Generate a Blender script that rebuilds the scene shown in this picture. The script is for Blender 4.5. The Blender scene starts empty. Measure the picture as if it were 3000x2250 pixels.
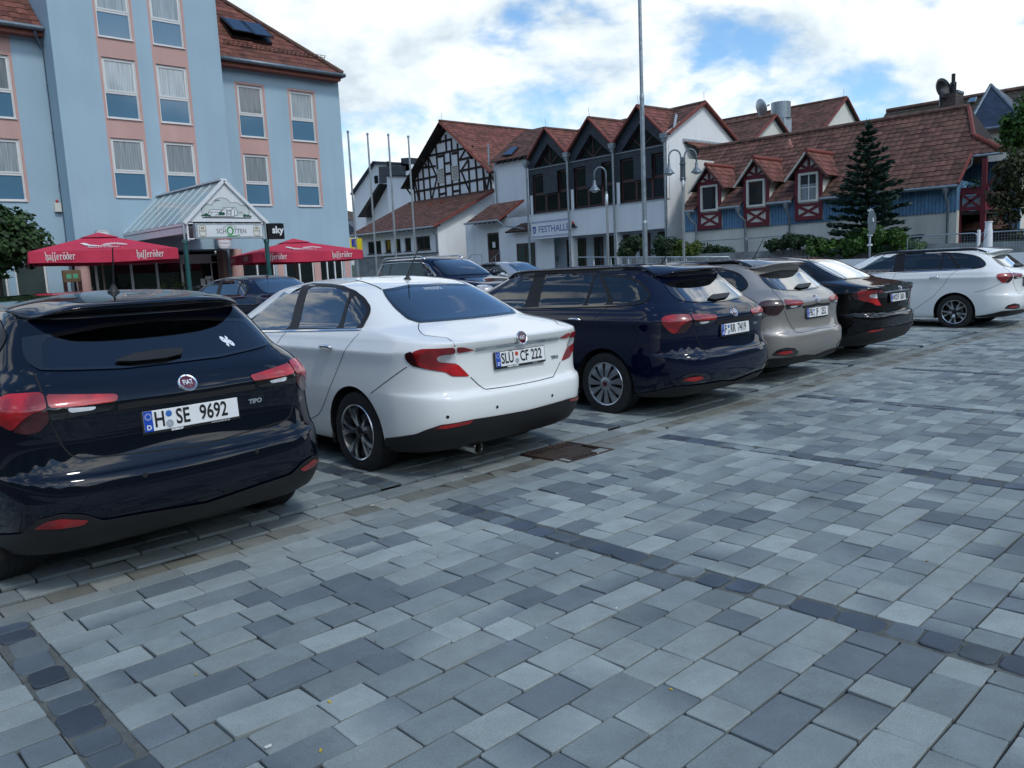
import bpy, bmesh, math, random
import numpy as np
from mathutils import Vector, Matrix
from mathutils.bvhtree import BVHTree
from mathutils.geometry import delaunay_2d_cdt
R_ = math.radians
random.seed(7); rng = np.random.default_rng(7)
scene = bpy.context.scene
COL = scene.collection
# ------------------------------------------------------------------ camera (solved from the photograph's vanishing points)
CAMP = np.array([-3.198775183,-4.138350965,1.516668489]); CR = np.array([0.722294383,-0.690039504,-0.046220211]); CU = np.array([0.131508728,0.071428261,0.988738316]); CB = np.array([-0.678967068,-0.720238493,0.142338449]); FPX = 2370.5359181207054
def ray(u, v):
    return CR*((u-1500)/FPX) - CU*((v-1125)/FPX) - CB
def at(u, v, axis, val):            # world point of photo pixel on the plane axis = val
    d = ray(u, v); t = (val-CAMP[axis])/d[axis]; return CAMP + d*t
def proj(p):
    d = np.asarray(p, float)-CAMP; z = -(d@CB); return (1500+FPX*(d@CR)/z, 1125-FPX*(d@CU)/z)
# crops used for measuring: (x, y) in an enlarged crop -> photo pixels
def c1(x, y): return (x*.5424, y*.5424)
def c2(x, y): return (950+x*.3616, 250+y*.3616)
def c3(x, y): return (1500+x*.3616, 250+y*.3616)
def c4(x, y): return (2200+x*.3616, 200+y*.3616)
def c5(x, y): return (2000+x*.2411, 350+y*.2411)
def c6(x, y): return (2600+x*.2411, 400+y*.2411)
def k1(x, y): return (x*.6028, 750+y*.6028)
def k2(x, y): return (680+x*.4702, 700+y*.4702)
def k3(x, y): return (1400+x*.4069, 700+y*.4069)
def k4(x, y): return (2150+x*.3843, 650+y*.3843)
def gz(x, y):                        # the square rises gently away from the camera
    t = max(0.0, y-5.0, (x-18.0)*.9); return 0.019*t*min(1, t/6)
# ------------------------------------------------------------------ objects
def tag(o, label=None, cat=None, group=None, kind=None):
    if label: o['label'] = label
    if cat: o['category'] = cat
    if group: o['group'] = group
    if kind: o['kind'] = kind
    return o
def empty(name, loc=(0, 0, 0), rz=0.0, label=None, cat=None, group=None):
    o = bpy.data.objects.new(name, None); COL.objects.link(o)
    o.location = loc; o.rotation_euler = (0, 0, rz); o.empty_display_size = .2
    return tag(o, label, cat, group)
def link_mesh(name, me, mats, parent=None):
    o = bpy.data.objects.new(name, me); COL.objects.link(o)
    if not isinstance(mats, (list, tuple)): mats = [mats]
    for m in mats: me.materials.append(m)
    if parent is not None: o.parent = parent
    return o
def copy_tree(o, parent=None):
    c = o.copy(); COL.objects.link(c)
    if parent is not None: c.parent = parent
    for ch in list(o.children): copy_tree(ch, c)
    return c
class MB:
    """collects faces, makes ONE mesh object; UVs in metres laid out per face"""
    def __init__(s): s.v = []; s.f = []; s.m = []; s.n = {}
    def add(s, verts, faces, m=0, nrm=None):
        o = len(s.v)
        if nrm is not None:
            for i, q in enumerate(nrm): s.n[o+i] = q
        s.v += [tuple(map(float, p)) for p in verts]
        for f in faces: s.f.append([i+o for i in f]); s.m.append(m)
        return s
    def quad(s, a, b, c, d, m=0): return s.add([a, b, c, d], [(0, 1, 2, 3)], m)
    def poly(s, pts, m=0): return s.add(pts, [tuple(range(len(pts)))], m)
    def box(s, lo, hi, m=0):
        x0, y0, z0 = np.minimum(lo, hi); x1, y1, z1 = np.maximum(lo, hi)
        return s.add([(x0,y0,z0),(x1,y0,z0),(x1,y1,z0),(x0,y1,z0),(x0,y0,z1),(x1,y0,z1),(x1,y1,z1),(x0,y1,z1)],
                     [(0,3,2,1),(4,5,6,7),(0,1,5,4),(1,2,6,5),(2,3,7,6),(3,0,4,7)], m)
    def prism(s, pts, d, m=0):       # polygon swept by vector d
        n = len(pts); p = [np.array(q, float) for q in pts]; d = np.array(d, float)
        nn = sum((np.cross(p[i]-p[0], p[(i+1) % n]-p[0]) for i in range(n)), np.zeros(3))
        if nn @ d > 0: p = p[::-1]
        vs = p+[q+d for q in p]
        return s.add(vs, [tuple(range(n)), tuple(range(2*n-1, n-1, -1))]+[(i, i+n, (i+1) % n+n, (i+1) % n) for i in range(n)], m)
    def bar(s, a, b, w, h, up=(0, 0, 1), m=0):
        a = np.array(a, float); b = np.array(b, float); d = b-a; d /= np.linalg.norm(d)
        x = np.cross(d, up)
        if np.linalg.norm(x) < 1e-6: x = np.cross(d, (1, 0, 0))
        x /= np.linalg.norm(x); y = np.cross(x, d)
        q = [a+x*sx*w/2+y*sy*h/2 for sx, sy in ((-1,-1),(1,-1),(1,1),(-1,1))]
        return s.prism(q, b-a, m)
    def tube(s, pts, r, seg=8, m=0, cap=True):
        pts = [np.array(p, float) for p in pts]; n = len(pts); rs = r if hasattr(r, '__len__') else [r]*n
        o = len(s.v); x = None
        for i, p in enumerate(pts):
            d = pts[min(i+1, n-1)]-pts[max(i-1, 0)]; d = d/(np.linalg.norm(d)+1e-12)
            if x is None:
                x = np.cross(d, (0, 0, 1) if abs(d[2]) < .9 else (1, 0, 0))
            x = x-d*(x@d); x /= np.linalg.norm(x); y = np.cross(d, x)
            for k in range(seg):
                a = 2*math.pi*k/seg; s.v.append(tuple(p+(x*math.cos(a)+y*math.sin(a))*rs[i]))
        for i in range(n-1):
            for k in range(seg):
                a, b = o+i*seg+k, o+i*seg+(k+1) % seg
                s.f.append([a, b, b+seg, a+seg]); s.m.append(m)
        if cap:
            s.f.append([o+k for k in range(seg)][::-1]); s.m.append(m)
            s.f.append([o+(n-1)*seg+k for k in range(seg)]); s.m.append(m)
        return s
    def lathe(s, prof, c, ax, seg=24, m=0, cap=True):   # prof: (along axis, radius)
        ax = np.array(ax, float); ax /= np.linalg.norm(ax); c = np.array(c, float)
        x = np.cross(ax, (0, 0, 1) if abs(ax[2]) < .9 else (1, 0, 0)); x /= np.linalg.norm(x); y = np.cross(ax, x)
        o = len(s.v); n = len(prof)
        for (h, r) in prof:
            for k in range(seg):
                a = 2*math.pi*k/seg; s.v.append(tuple(c+ax*h+(x*math.cos(a)+y*math.sin(a))*r))
        for i in range(n-1):
            for k in range(seg):
                a, b = o+i*seg+k, o+i*seg+(k+1) % seg
                s.f.append([a, b, b+seg, a+seg]); s.m.append(m)
        if cap and prof[0][1] > 1e-4: s.f.append([o+k for k in range(seg)][::-1]); s.m.append(m)
        if cap and prof[-1][1] > 1e-4: s.f.append([o+(n-1)*seg+k for k in range(seg)]); s.m.append(m)
        return s
    def build(s, name, mats, parent=None, smooth=False, uv=True, bevel=0, fix=False, angle=None, kind=None):
        me = bpy.data.meshes.new(name); me.from_pydata(s.v, [], s.f)
        me.polygons.foreach_set('material_index', s.m)
        if bevel or fix:
            bm = bmesh.new(); bm.from_mesh(me)
            if fix:
                bmesh.ops.remove_doubles(bm, verts=bm.verts, dist=1e-5); bmesh.ops.recalc_face_normals(bm, faces=bm.faces)
            if bevel:
                es = [e for e in bm.edges if len(e.link_faces) == 2 and e.calc_face_angle(0) > .5]
                bmesh.ops.bevel(bm, geom=es, offset=bevel, segments=2, affect='EDGES', profile=.6, clamp_overlap=True)
            bm.to_mesh(me); bm.free()
        if smooth:
            me.polygons.foreach_set('use_smooth', [True]*len(me.polygons))
            if angle: me.set_sharp_from_angle(angle=angle)
        if uv: auto_uv(me)
        if s.n:                      # panes and lamps take the smooth body's own normals
            me.update(); N0 = [tuple(v.normal) for v in me.vertices]
            for i, q in s.n.items(): N0[i] = q
            me.normals_split_custom_set_from_vertices(N0)
        me.update()
        o = link_mesh(name, me, mats, parent)
        if kind: o['kind'] = kind
        return o
def auto_uv(me):
    n = len(me.loops)
    if not n: return
    lay = me.uv_layers.new(name='m'); co = np.empty(len(me.vertices)*3); me.vertices.foreach_get('co', co); co = co.reshape(-1, 3)
    li = np.empty(n, int); me.loops.foreach_get('vertex_index', li)
    nf = len(me.polygons); no = np.empty(nf*3); me.polygons.foreach_get('normal', no); no = no.reshape(-1, 3)
    tot = np.empty(nf, int); me.polygons.foreach_get('loop_total', tot); fi = np.repeat(np.arange(nf), tot); N = no[fi]
    u = np.stack([-N[:, 1], N[:, 0], 0*N[:, 0]], 1); L = np.linalg.norm(u, axis=1); flat = L < .05
    u[flat] = (1, 0, 0); u /= np.linalg.norm(u, axis=1)[:, None]; w = np.cross(N, u); P = co[li]
    uv = np.stack([(P*u).sum(1), (P*w).sum(1)], 1); lay.data.foreach_set('uv', uv.astype(np.float32).ravel())
def text_mesh(txt, h, name='lettering', bold=0.0, align='CENTER', sx=1.0, ext=.001):
    """flat lettering in the local XY plane, cap height h; returns vertices, faces"""
    cu = bpy.data.curves.new(name, 'FONT'); cu.body = txt; cu.align_x = align; cu.align_y = 'CENTER'
    cu.size = h/.70; cu.offset = bold; cu.extrude = 0; cu.resolution_u = 3
    ob = bpy.data.objects.new(name, cu); COL.objects.link(ob)
    dg = bpy.context.evaluated_depsgraph_get(); dg.update()
    me = bpy.data.meshes.new_from_object(ob.evaluated_get(dg))
    v = np.array([tuple(x.co) for x in me.vertices]).reshape(-1, 3); f = [list(p.vertices) for p in me.polygons]
    if len(v): v[:, 0] *= sx
    bpy.data.objects.remove(ob); bpy.data.curves.remove(cu); bpy.data.meshes.remove(me)
    return v, f
def put_text(mb, txt, h, o, ex, ey, m=0, bold=0.0, align='CENTER', sx=1.0):
    v, f = text_mesh(txt, h, bold=bold, align=align, sx=sx)
    if len(v): mb.add([np.array(o)+np.array(ex)*p[0]+np.array(ey)*p[1] for p in v], f, m)
    return mb
# ------------------------------------------------------------------ materials
def srgb(r, g, b):
    return tuple(((c/255)/12.92 if c/255 <= .04045 else ((c/255+.055)/1.055)**2.4) for c in (r, g, b))
class N:
    def __init__(s, nt): s.nt = nt
    def __call__(s, t, **kw):
        n = s.nt.nodes.new(t)
        for k, v in kw.items():
            if k in n.inputs.keys(): n.inputs[k].default_value = v
            else: setattr(n, k, v)
        return n
    def l(s, a, b): s.nt.links.new(a, b)
def new_mat(name):
    m = bpy.data.materials.new(name); m.use_nodes = True; nt = m.node_tree
    b = nt.nodes['Principled BSDF']; return m, N(nt), b
def mat(name, col, rough=.6, metal=0, var=.12, scale=3.0, bump=0.0, bscale=60, coat=0, spec=.5, stretch=None, var2=0.0, coord='Object', dist=.002):
    """plain surface with cloudy colour variation and fine grain"""
    m, n, b = new_mat(name)
    tc = n('ShaderNodeTexCoord'); src = tc.outputs[coord]
    if stretch:
        mp = n('ShaderNodeMapping'); mp.inputs['Scale'].default_value = stretch; n.l(src, mp.inputs['Vector']); src = mp.outputs['Vector']
    no = n('ShaderNodeTexNoise', Scale=scale, Detail=6.0, Roughness=.6); n.l(src, no.inputs['Vector'])
    cr = n('ShaderNodeValToRGB'); e = cr.color_ramp.elements
    c = np.array(col[:3]); e[0].position = .3; e[1].position = .7
    e[0].color = (*np.clip(c*(1-var), 0, 1), 1); e[1].color = (*np.clip(c*(1+var), 0, 1), 1)
    n.l(no.outputs['Fac'], cr.inputs['Fac']); out = cr.outputs['Color']
    if var2:
        n2 = n('ShaderNodeTexNoise', Scale=bscale, Detail=3.0); n.l(src, n2.inputs['Vector'])
        mx = n('ShaderNodeMix', data_type='RGBA', blend_type='OVERLAY'); mx.inputs[0].default_value = var2
        n.l(out, mx.inputs[6]); n.l(n2.outputs['Fac'], mx.inputs[7]); out = mx.outputs[2]
    n.l(out, b.inputs['Base Color'])
    b.inputs['Roughness'].default_value = rough; b.inputs['Metallic'].default_value = metal
    b.inputs['Coat Weight'].default_value = coat; b.inputs['Coat Roughness'].default_value = .03
    b.inputs['Specular IOR Level'].default_value = spec
    if bump:
        n3 = n('ShaderNodeTexNoise', Scale=bscale, Detail=4.0); n.l(src, n3.inputs['Vector'])
        bp = n('ShaderNodeBump', Strength=bump, Distance=dist); n.l(n3.outputs['Fac'], bp.inputs['Height']); n.l(bp.outputs['Normal'], b.inputs['Normal'])
    return m
def glass_mat(name, tint=(.3, .36, .36), rough=0.0, refl=1.0, ior=1.5, body=None):
    """thin pane: tinted see-through plus a mirror that grows towards grazing angles"""
    m = bpy.data.materials.new(name); m.use_nodes = True; nt = m.node_tree; nt.nodes.clear(); n = N(nt)
    out = n('ShaderNodeOutputMaterial'); tr = n('ShaderNodeBsdfTransparent'); tr.inputs['Color'].default_value = (*tint, 1)
    gl = n('ShaderNodeBsdfGlossy'); gl.inputs['Roughness'].default_value = rough; gl.inputs['Color'].default_value = (.95, .97, 1, 1)
    fr = n('ShaderNodeFresnel', IOR=ior); mu = n('ShaderNodeMath', operation='MULTIPLY', use_clamp=True); mu.inputs[1].default_value = refl
    n.l(fr.outputs['Fac'], mu.inputs[0]); mx = n('ShaderNodeMixShader'); n.l(mu.outputs[0], mx.inputs['Fac'])
    n.l(tr.outputs[0], mx.inputs[1]); n.l(gl.outputs[0], mx.inputs[2]); n.l(mx.outputs[0], out.inputs['Surface'])
    return m
def opaque_glass(name, col, rough=.02, spec=.8, var=.2, scale=.6):
    return mat(name, col, rough=rough, var=var, scale=scale, spec=spec)
# ================================================================== GROUND: block paving, slate strips, drain channel
def paver_mat(name, rough=.82, bump=.35):
    m, n, b = new_mat(name)
    at_ = n('ShaderNodeAttribute'); at_.attribute_name = 'tone'
    tc = n('ShaderNodeTexCoord')
    n1 = n('ShaderNodeTexNoise', Scale=7.0, Detail=6.0, Roughness=.65); n.l(tc.outputs['Object'], n1.inputs['Vector'])
    n2 = n('ShaderNodeTexNoise', Scale=190.0, Detail=3.0); n.l(tc.outputs['Object'], n2.inputs['Vector'])
    n3 = n('ShaderNodeTexNoise', Scale=.55, Detail=5.0); n.l(tc.outputs['Object'], n3.inputs['Vector'])
    def lay(a, fac, amt, lo=.3, hi=.7):
        mr = n('ShaderNodeMapRange'); mr.inputs['From Min'].default_value = lo; mr.inputs['From Max'].default_value = hi; mr.inputs['To Min'].default_value = 1-amt; mr.inputs['To Max'].default_value = 1+amt
        n.l(fac, mr.inputs['Value']); mx = n('ShaderNodeVectorMath', operation='SCALE'); n.l(a, mx.inputs[0]); n.l(mr.outputs['Result'], mx.inputs['Scale']); return mx.outputs['Vector']
    c = lay(at_.outputs['Color'], n1.outputs['Fac'], .13); c = lay(c, n2.outputs['Fac'], .16); c = lay(c, n3.outputs['Fac'], .15)
    n.l(c, b.inputs['Base Color']); b.inputs['Roughness'].default_value = rough; b.inputs['Specular IOR Level'].default_value = .35
    bp = n('ShaderNodeBump', Strength=bump, Distance=.0015); n.l(n2.outputs['Fac'], bp.inputs['Height']); n.l(bp.outputs['Normal'], b.inputs['Normal'])
    return m
GM = dict(paver=paver_mat('concrete_paver'), slate=paver_mat('slate_sett', .58, .9), joint=mat('joint_sand', (.036, .034, .029), rough=.95, var=.4, scale=9, bump=.5, bscale=160),
          mortar=mat('mortar', (.090, .098, .088), rough=.95, var=.3, scale=14, bump=.6, bscale=140), far=mat('far_paving', (.155, .168, .175), rough=.9, var=.25, scale=.8),
          rust=mat('rusted_iron', (.050, .030, .023), rough=.8, var=.45, scale=22, bump=.5, bscale=140), pit=mat('drain_pit', (.006, .006, .006), rough=1, var=.1))
def visible(x, y, m=260):
    d = np.array([x, y, 0.0])-CAMP; z = -(d@CB)
    if z < .4: return math.hypot(x-CAMP[0], y-CAMP[1]) < 6.0 and z > -3.0
    u, v = 1500+FPX*(d@CR)/z, 1125-FPX*(d@CU)/z
    k = m+900+3500/z
    return -k < u < 3000+k and v < 2250+k
class Stones:
    def __init__(s): s.v = []; s.f = []; s.c = []
    def stone(s, cx, cy, hx, hy, z0, tone, tone2, gdir, cor=.006, ch=.003, drop=.022, jit=.0025, tilt=.0015, rnd=None):
        """one stone: eight-sided top, worn edge, tone running to tone2 along gdir"""
        z = z0+random.gauss(0, .0013); tx, ty = random.gauss(0, tilt), random.gauss(0, tilt); o = len(s.v)
        j = lambda: random.uniform(-jit, jit)
        a, b = hx-ch, hy-ch; k = cor
        if rnd is None: P = [(a-k, -b), (a, -b+k), (a, b-k), (a-k, b), (-a+k, b), (-a, b-k), (-a, -b+k), (-a+k, -b)]
        else: P = rnd
        P = [(p+j(), q+j()) for p, q in P]; n = len(P)
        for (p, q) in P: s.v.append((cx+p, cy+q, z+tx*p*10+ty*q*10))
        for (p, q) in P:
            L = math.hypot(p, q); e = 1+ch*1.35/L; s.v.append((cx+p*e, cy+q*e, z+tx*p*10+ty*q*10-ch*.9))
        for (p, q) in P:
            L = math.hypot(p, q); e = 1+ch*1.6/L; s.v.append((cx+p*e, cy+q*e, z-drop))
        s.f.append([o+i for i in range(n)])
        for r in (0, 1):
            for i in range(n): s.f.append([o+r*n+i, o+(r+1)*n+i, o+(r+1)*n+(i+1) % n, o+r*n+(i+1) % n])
        t1, t2 = np.array(tone), np.array(tone2)
        cols = []
        for (p, q) in P:
            t = .5+.5*(p*gdir[0]/hx+q*gdir[1]/hy)/max(abs(gdir[0])+abs(gdir[1]), 1e-6); t = min(1, max(0, t)); cols.append(t1*(1-t)+t2*t)
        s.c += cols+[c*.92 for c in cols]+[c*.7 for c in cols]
    def build(s, name, m, kind='structure'):
        me = bpy.data.meshes.new(name); me.from_pydata(s.v, [], s.f)
        a = me.color_attributes.new('tone', 'FLOAT_COLOR', 'POINT'); c = np.ones((len(s.v), 4), np.float32); c[:, :3] = np.array(s.c); a.data.foreach_set('color', c.ravel())
        me.update(); o = link_mesh(name, me, m); o['kind'] = kind; return o
LIGHT, MID, DARK = np.array([.258, .294, .284]), np.array([.190, .224, .224]), np.array([.126, .153, .166])
def paver_tone():
    r = random.random(); g = lambda a, k=.10: a*random.uniform(1-k, 1+k)
    t = g(LIGHT, .16) if r < .46 else g(MID, .18) if r < .82 else g(DARK, .14)
    t2 = t
    if random.random() < .42: t2 = g(random.choice((LIGHT, MID, MID, DARK)), .15)
    return t, t2
pv = Stones(); RW = .1675
def fill(x0, x1, y, w, z):
    x = x0+random.uniform(0, .0)
    first = True
    while x < x1-.01:
        L = random.choice((.165, .20, .215, .25, .265, .265, .29, .33)) if not first else random.uniform(.10, .28); first = False
        if x+L > x1-.09: L = x1-x
        cx, cy = x+L/2, y
        if visible(cx, cy):
            t, t2 = paver_tone(); zz = z+gz(cx, cy)
            pv.stone(cx, cy, L/2-.0036, w/2-.0034, zz, t, t2, random.choice(((1, 0), (-1, 0), (0, 1), (0, -1), (1, .6), (-.7, 1))))
        x += L
YB0, YB1, YP0, YP1 = .035, -5.3, .555, 5.1
y = YB0-RW/2
while y > -34:
    if y > YB1:
        for k in range(-4, 16): fill(2.5*k+.083, 2.5*k+2.417, y, RW, 0)
    else: fill(-11, 44, y, RW, 0)
    y -= RW
y = YP0+RW/2
while y < 17:
    if y < YP1:
        for k in range(-4, 16): fill(2.5*k+.083, 2.5*k+2.417, y, RW, .018)
    else: fill(-11, 40, y, RW, .018)
    y += RW
# drain channel, three courses; the middle one is stained
for (ya, yb, za, L0, cols) in ((.035, .172, .0, .33, ((.25, .28, .27), (.22, .25, .245))), (.176, .362, -.012, .19, ((.185, .195, .175), (.235, .25, .228), (.150, .152, .130))), (.366, .552, .0, .28, ((.235, .265, .26), (.20, .225, .222)))):
    x = -11.0
    while x < 42:
        L = L0*random.uniform(.85, 1.15); cx = x+L/2
        if visible(cx, .3) and not (1.30 < cx < 1.86):
            c = np.array(random.choice(cols))*random.uniform(.85, 1.12); cB = c*random.uniform(.75, 1.1)
            pv.stone(cx, (ya+yb)/2, L/2-.0022, (yb-ya)/2-.002, za, c, cB, (1, random.uniform(-1, 1)), cor=.006, ch=.004)
        x += L
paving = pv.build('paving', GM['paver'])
# slate strips between the bays
sl = Stones(); mo = MB()
for k in range(-4, 16):
    for (ya, yb, z) in ((YB0, YB1, 0), (YP0, YP1, .018)):
        y0, y1 = min(ya, yb), max(ya, yb)
        if not any(visible(2.5*k, q) for q in np.linspace(y0, y1, 8)): continue
        n_ = 14
        for i in range(n_):
            p, q = y0+(y1-y0)*i/n_, y0+(y1-y0)*(i+1)/n_; mo.quad((2.5*k-.084, p, z-.006+gz(0, p)), (2.5*k+.084, p, z-.006+gz(0, p)), (2.5*k+.084, q, z-.006+gz(0, q)), (2.5*k-.084, q, z-.006+gz(0, q)))
        y = y0+.01
        while y < y1-.06:
            L = random.uniform(.10, .19); w = random.uniform(.128, .150); m_ = 10; hx, hy = w/2, L/2
            rnd = [(hx*(abs(math.cos(a))**.38)*math.copysign(1, math.cos(a))*random.uniform(.88, 1.02), hy*(abs(math.sin(a))**.38)*math.copysign(1, math.sin(a))*random.uniform(.88, 1.0)) for a in [2*math.pi*i/m_+.2 for i in range(m_)]]
            r = random.random(); c = np.array((.052, .068, .088) if r < .5 else (.085, .108, .122) if r < .85 else (.15, .175, .18))*random.uniform(.75, 1.25)
            sl.stone(2.5*k+random.uniform(-.015, .015), y+L/2, hx, hy, z+.001, c, c*random.uniform(.6, 1.5), (random.uniform(-1, 1), 1), ch=.004, drop=.01, tilt=.004, rnd=rnd)
            y += L+random.uniform(.006, .014)
sl.build('slate_strips', GM['slate']); mo.build('mortar_strips', GM['mortar'], kind='structure')
# bed under the stones: one sheet to the horizon
gb = MB(); xs = [-400, -120, -40, -20, -8, 0, 10, 19, 22, 25, 28, 31, 34, 40, 60, 120, 400]; ys = [-400, -120, -40, -10, 0, 6, 8, 10, 12, 15, 18, 22, 26, 30, 36, 44, 60, 120, 400]
lim = lambda v, a, b: max(a, min(b, v))
for i in range(len(xs)-1):
    for j in range(len(ys)-1):
        q = [(x, y, -.016+gz(lim(x, -60, 60), lim(y, -60, 60))) for x, y in ((xs[i], ys[j]), (xs[i+1], ys[j]), (xs[i+1], ys[j+1]), (xs[i], ys[j+1]))]
        near = xs[i] >= -20 and xs[i+1] <= 40 and ys[j] >= -40 and ys[j+1] <= 18
        gb.quad(*q, m=0 if near else 1)
gb.build('ground', [GM['joint'], GM['far']], kind='structure')
# drain grate: dished cast-iron grid in a frame
root = empty('drain_grate', (1.575, .30, 0), 0, 'rusty brown cast iron drain grate set in the paved channel', 'drain grate')
m = MB(); a, b = .268, .262
for s_ in (-1, 1): m.box((s_*a-.014, -b-.012, -.02), (s_*a+.014, b+.012, .004)); m.box((-a+.014, s_*b-.013, -.02), (a-.014, s_*b+.013, .004))
m.build('frame', GM['rust'], root, bevel=.003)
m = MB(); dz = lambda y: -.012*(1-(y/.25)**2)-.001
for i in range(5):
    y0 = -.245+i*.1225; m.bar((-a+.014, y0, dz(y0)-.012), (a-.014, y0, dz(y0)-.012), .022, .024)
for i in range(10):
    x0 = -.236+i*.0525
    for j in range(4):
        ya, yb = -.245+j*.1225+.013, -.245+(j+1)*.1225-.013; m.bar((x0, ya, dz(ya)-.013), (x0, yb, dz(yb)-.013), .015, .020)
m.build('grid', GM['rust'], root, bevel=.002)
m = MB(); m.box((-a, -b, -.30), (a, b, -.06)); m.build('pit', GM['pit'], root)
# scattered crumbs, petals and cigarette ends
lt = MB(); LM = [mat('litter_white', (.6, .6, .56), var=.1), mat('litter_yellow', (.5, .36, .03), var=.1), mat('litter_brown', (.2, .12, .05), var=.2)]
for (u, v, m_, s_) in ((1965, 2020, 1, .014), (1632, 1622, 0, .022), (1806, 1782, 0, .014), (785, 2188, 0, .03), (965, 2057, 1, .022), (575, 1977, 1, .014), (940, 2200, 1, .020), (1090, 1481, 0, .03), (1363, 1397, 0, .016), (1752, 1328, 0, .02), (2715, 1645, 2, .02), (2925, 1594, 1, .012), (2233, 1265, 0, .016), (2272, 1128, 0, .022), (2378, 1105, 0, .02), (1600, 1870, 0, .008), (1100, 1880, 2, .01), (2060, 1480, 0, .01), (1545, 1465, 0, .012)):
    p = at(u, v, 2, .003); a = random.uniform(0, 3); s_ *= .7; d = np.array([math.cos(a), math.sin(a), 0])*s_*.6; e = np.array([-math.sin(a), math.cos(a), 0])*s_*.3
    lt.prism([p-d-e, p+d-e*.6, p+d*.8+e, p-d*.9+e*.8], (0, 0, .004), m_)
o = lt.build('litter', LM); o['kind'] = 'stuff'
# ================================================================== CARS
def in_poly(P, poly, grow=0.0):
    P = np.asarray(P); q = np.asarray(poly, float); ins = np.zeros(len(P), bool); n = len(q)
    dmin = np.full(len(P), 9e9)
    for i in range(n):
        a, b = q[i], q[(i+1) % n]
        cond = ((a[1] > P[:, 1]) != (b[1] > P[:, 1]))
        with np.errstate(divide='ignore', invalid='ignore'):
            xx = (b[0]-a[0])*(P[:, 1]-a[1])/(b[1]-a[1]+1e-15)+a[0]
        ins ^= cond & (P[:, 0] < xx)
        if grow:
            d = b-a; t = np.clip(((P-a)@d)/(d@d+1e-12), 0, 1); dmin = np.minimum(dmin, np.linalg.norm(P-(a+t[:, None]*d), axis=1))
    if grow > 0: ins |= dmin < grow
    if grow < 0: ins &= dmin > -grow
    return ins
def dens(poly, step, closed=True):
    out = []; n = len(poly)
    for i in range(n if closed else n-1):
        a = np.array(poly[i], float); b = np.array(poly[(i+1) % n], float); k = max(1, int(np.linalg.norm(b-a)/step))
        out += [tuple(a+(b-a)*j/k) for j in range(k)]
    if not closed: out.append(tuple(poly[-1]))
    return out
def smooth_poly(poly, it=2, closed=True, rm=.030):
    p = [np.array(q, float) for q in poly]
    for _ in range(it):                       # corner cutting, at most a few centimetres per corner
        o = []; n = len(p)
        for i in range(n if closed else n-1):
            a, b = p[i], p[(i+1) % n]; L = np.linalg.norm(b-a)+1e-9; k = min(.24, rm/L); o += [a+(b-a)*k, b-(b-a)*k]
        p = o if closed else [p[0]]+o+[p[-1]]
    return [tuple(q) for q in p]
FXR = [0, .36, .64, .82, .93, .985, 1.0]; FYR = [0, .015, .07, .2, .44, .72, 1.0]; FZR = [0, 0, .12, .4, .7, .92, 1.0]
def cp_grid(rows):
    G = []
    for row in rows:
        (w, zs, yR, zR, cR, yF, zF, cF) = row[:8]; dr = row[8] if len(row) > 8 else 0
        z0, z1 = zs if isinstance(zs, tuple) else (zs, zs)
        r = [(FXR[k]*w, yR+FYR[k]*cR, zR+(z0-zR)*FZR[k]-dr*(0, 0, .15, .6, 1, .45, 0)[k]) for k in range(7)]
        a, b = yR+cR, yF-cF
        r += [(w, a+(b-a)*k/9, z0+(z1-z0)*k/9) for k in range(1, 9)]
        r += [(FXR[k]*w, yF-FYR[k]*cF, zF+(z1-zF)*FZR[k]) for k in range(6, -1, -1)]
        G.append(r)
    return np.array(G, float)
def bmat(n, ts, refl0, refl1):
    """cubic B-spline basis over n points; returns weights (len(ts), n) and the same with mirrored-x ghosts flagged"""
    A = np.zeros((len(ts), n)); X = np.zeros((len(ts), n))   # X: weights for the x coordinate (ghosts negated)
    for r, t in enumerate(ts):
        i = min(int(t), n-2); f = t-i
        w = [(1-f)**3/6, (3*f**3-6*f*f+4)/6, (-3*f**3+3*f*f+3*f+1)/6, f**3/6]
        for k in range(4):
            j = i-1+k; W = w[k]
            if j < 0:
                if refl0: A[r, 1] += W; X[r, 1] -= W
                else:
                    for M in (A, X): M[r, 0] += 2*W; M[r, 1] -= W
            elif j >= n:
                if refl1: A[r, n-2] += W; X[r, n-2] -= W
                else:
                    for M in (A, X): M[r, n-1] += 2*W; M[r, n-2] -= W
            else: A[r, j] += W; X[r, j] += W
    return A, X
def surf(G, us, vs):
    Au, Xu = bmat(G.shape[1], us, True, True); Av, Xv = bmat(G.shape[0], vs, False, True)
    S = np.empty((len(vs), len(us), 3))
    S[..., 0] = Xv @ G[..., 0] @ Xu.T
    for k in (1, 2): S[..., k] = Av @ G[..., k] @ Au.T
    return S
def fit_grid(T, it=3):
    G = T.copy(); u = np.arange(T.shape[1], dtype=float); v = np.arange(T.shape[0], dtype=float)
    u[-1] -= 1e-9; v[-1] -= 1e-9
    for _ in range(it): G += (T-surf(G, u, v))*.9
    return G
YC = .8; RC = 1.8                                    # axis of the wrap-around rear projection
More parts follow.
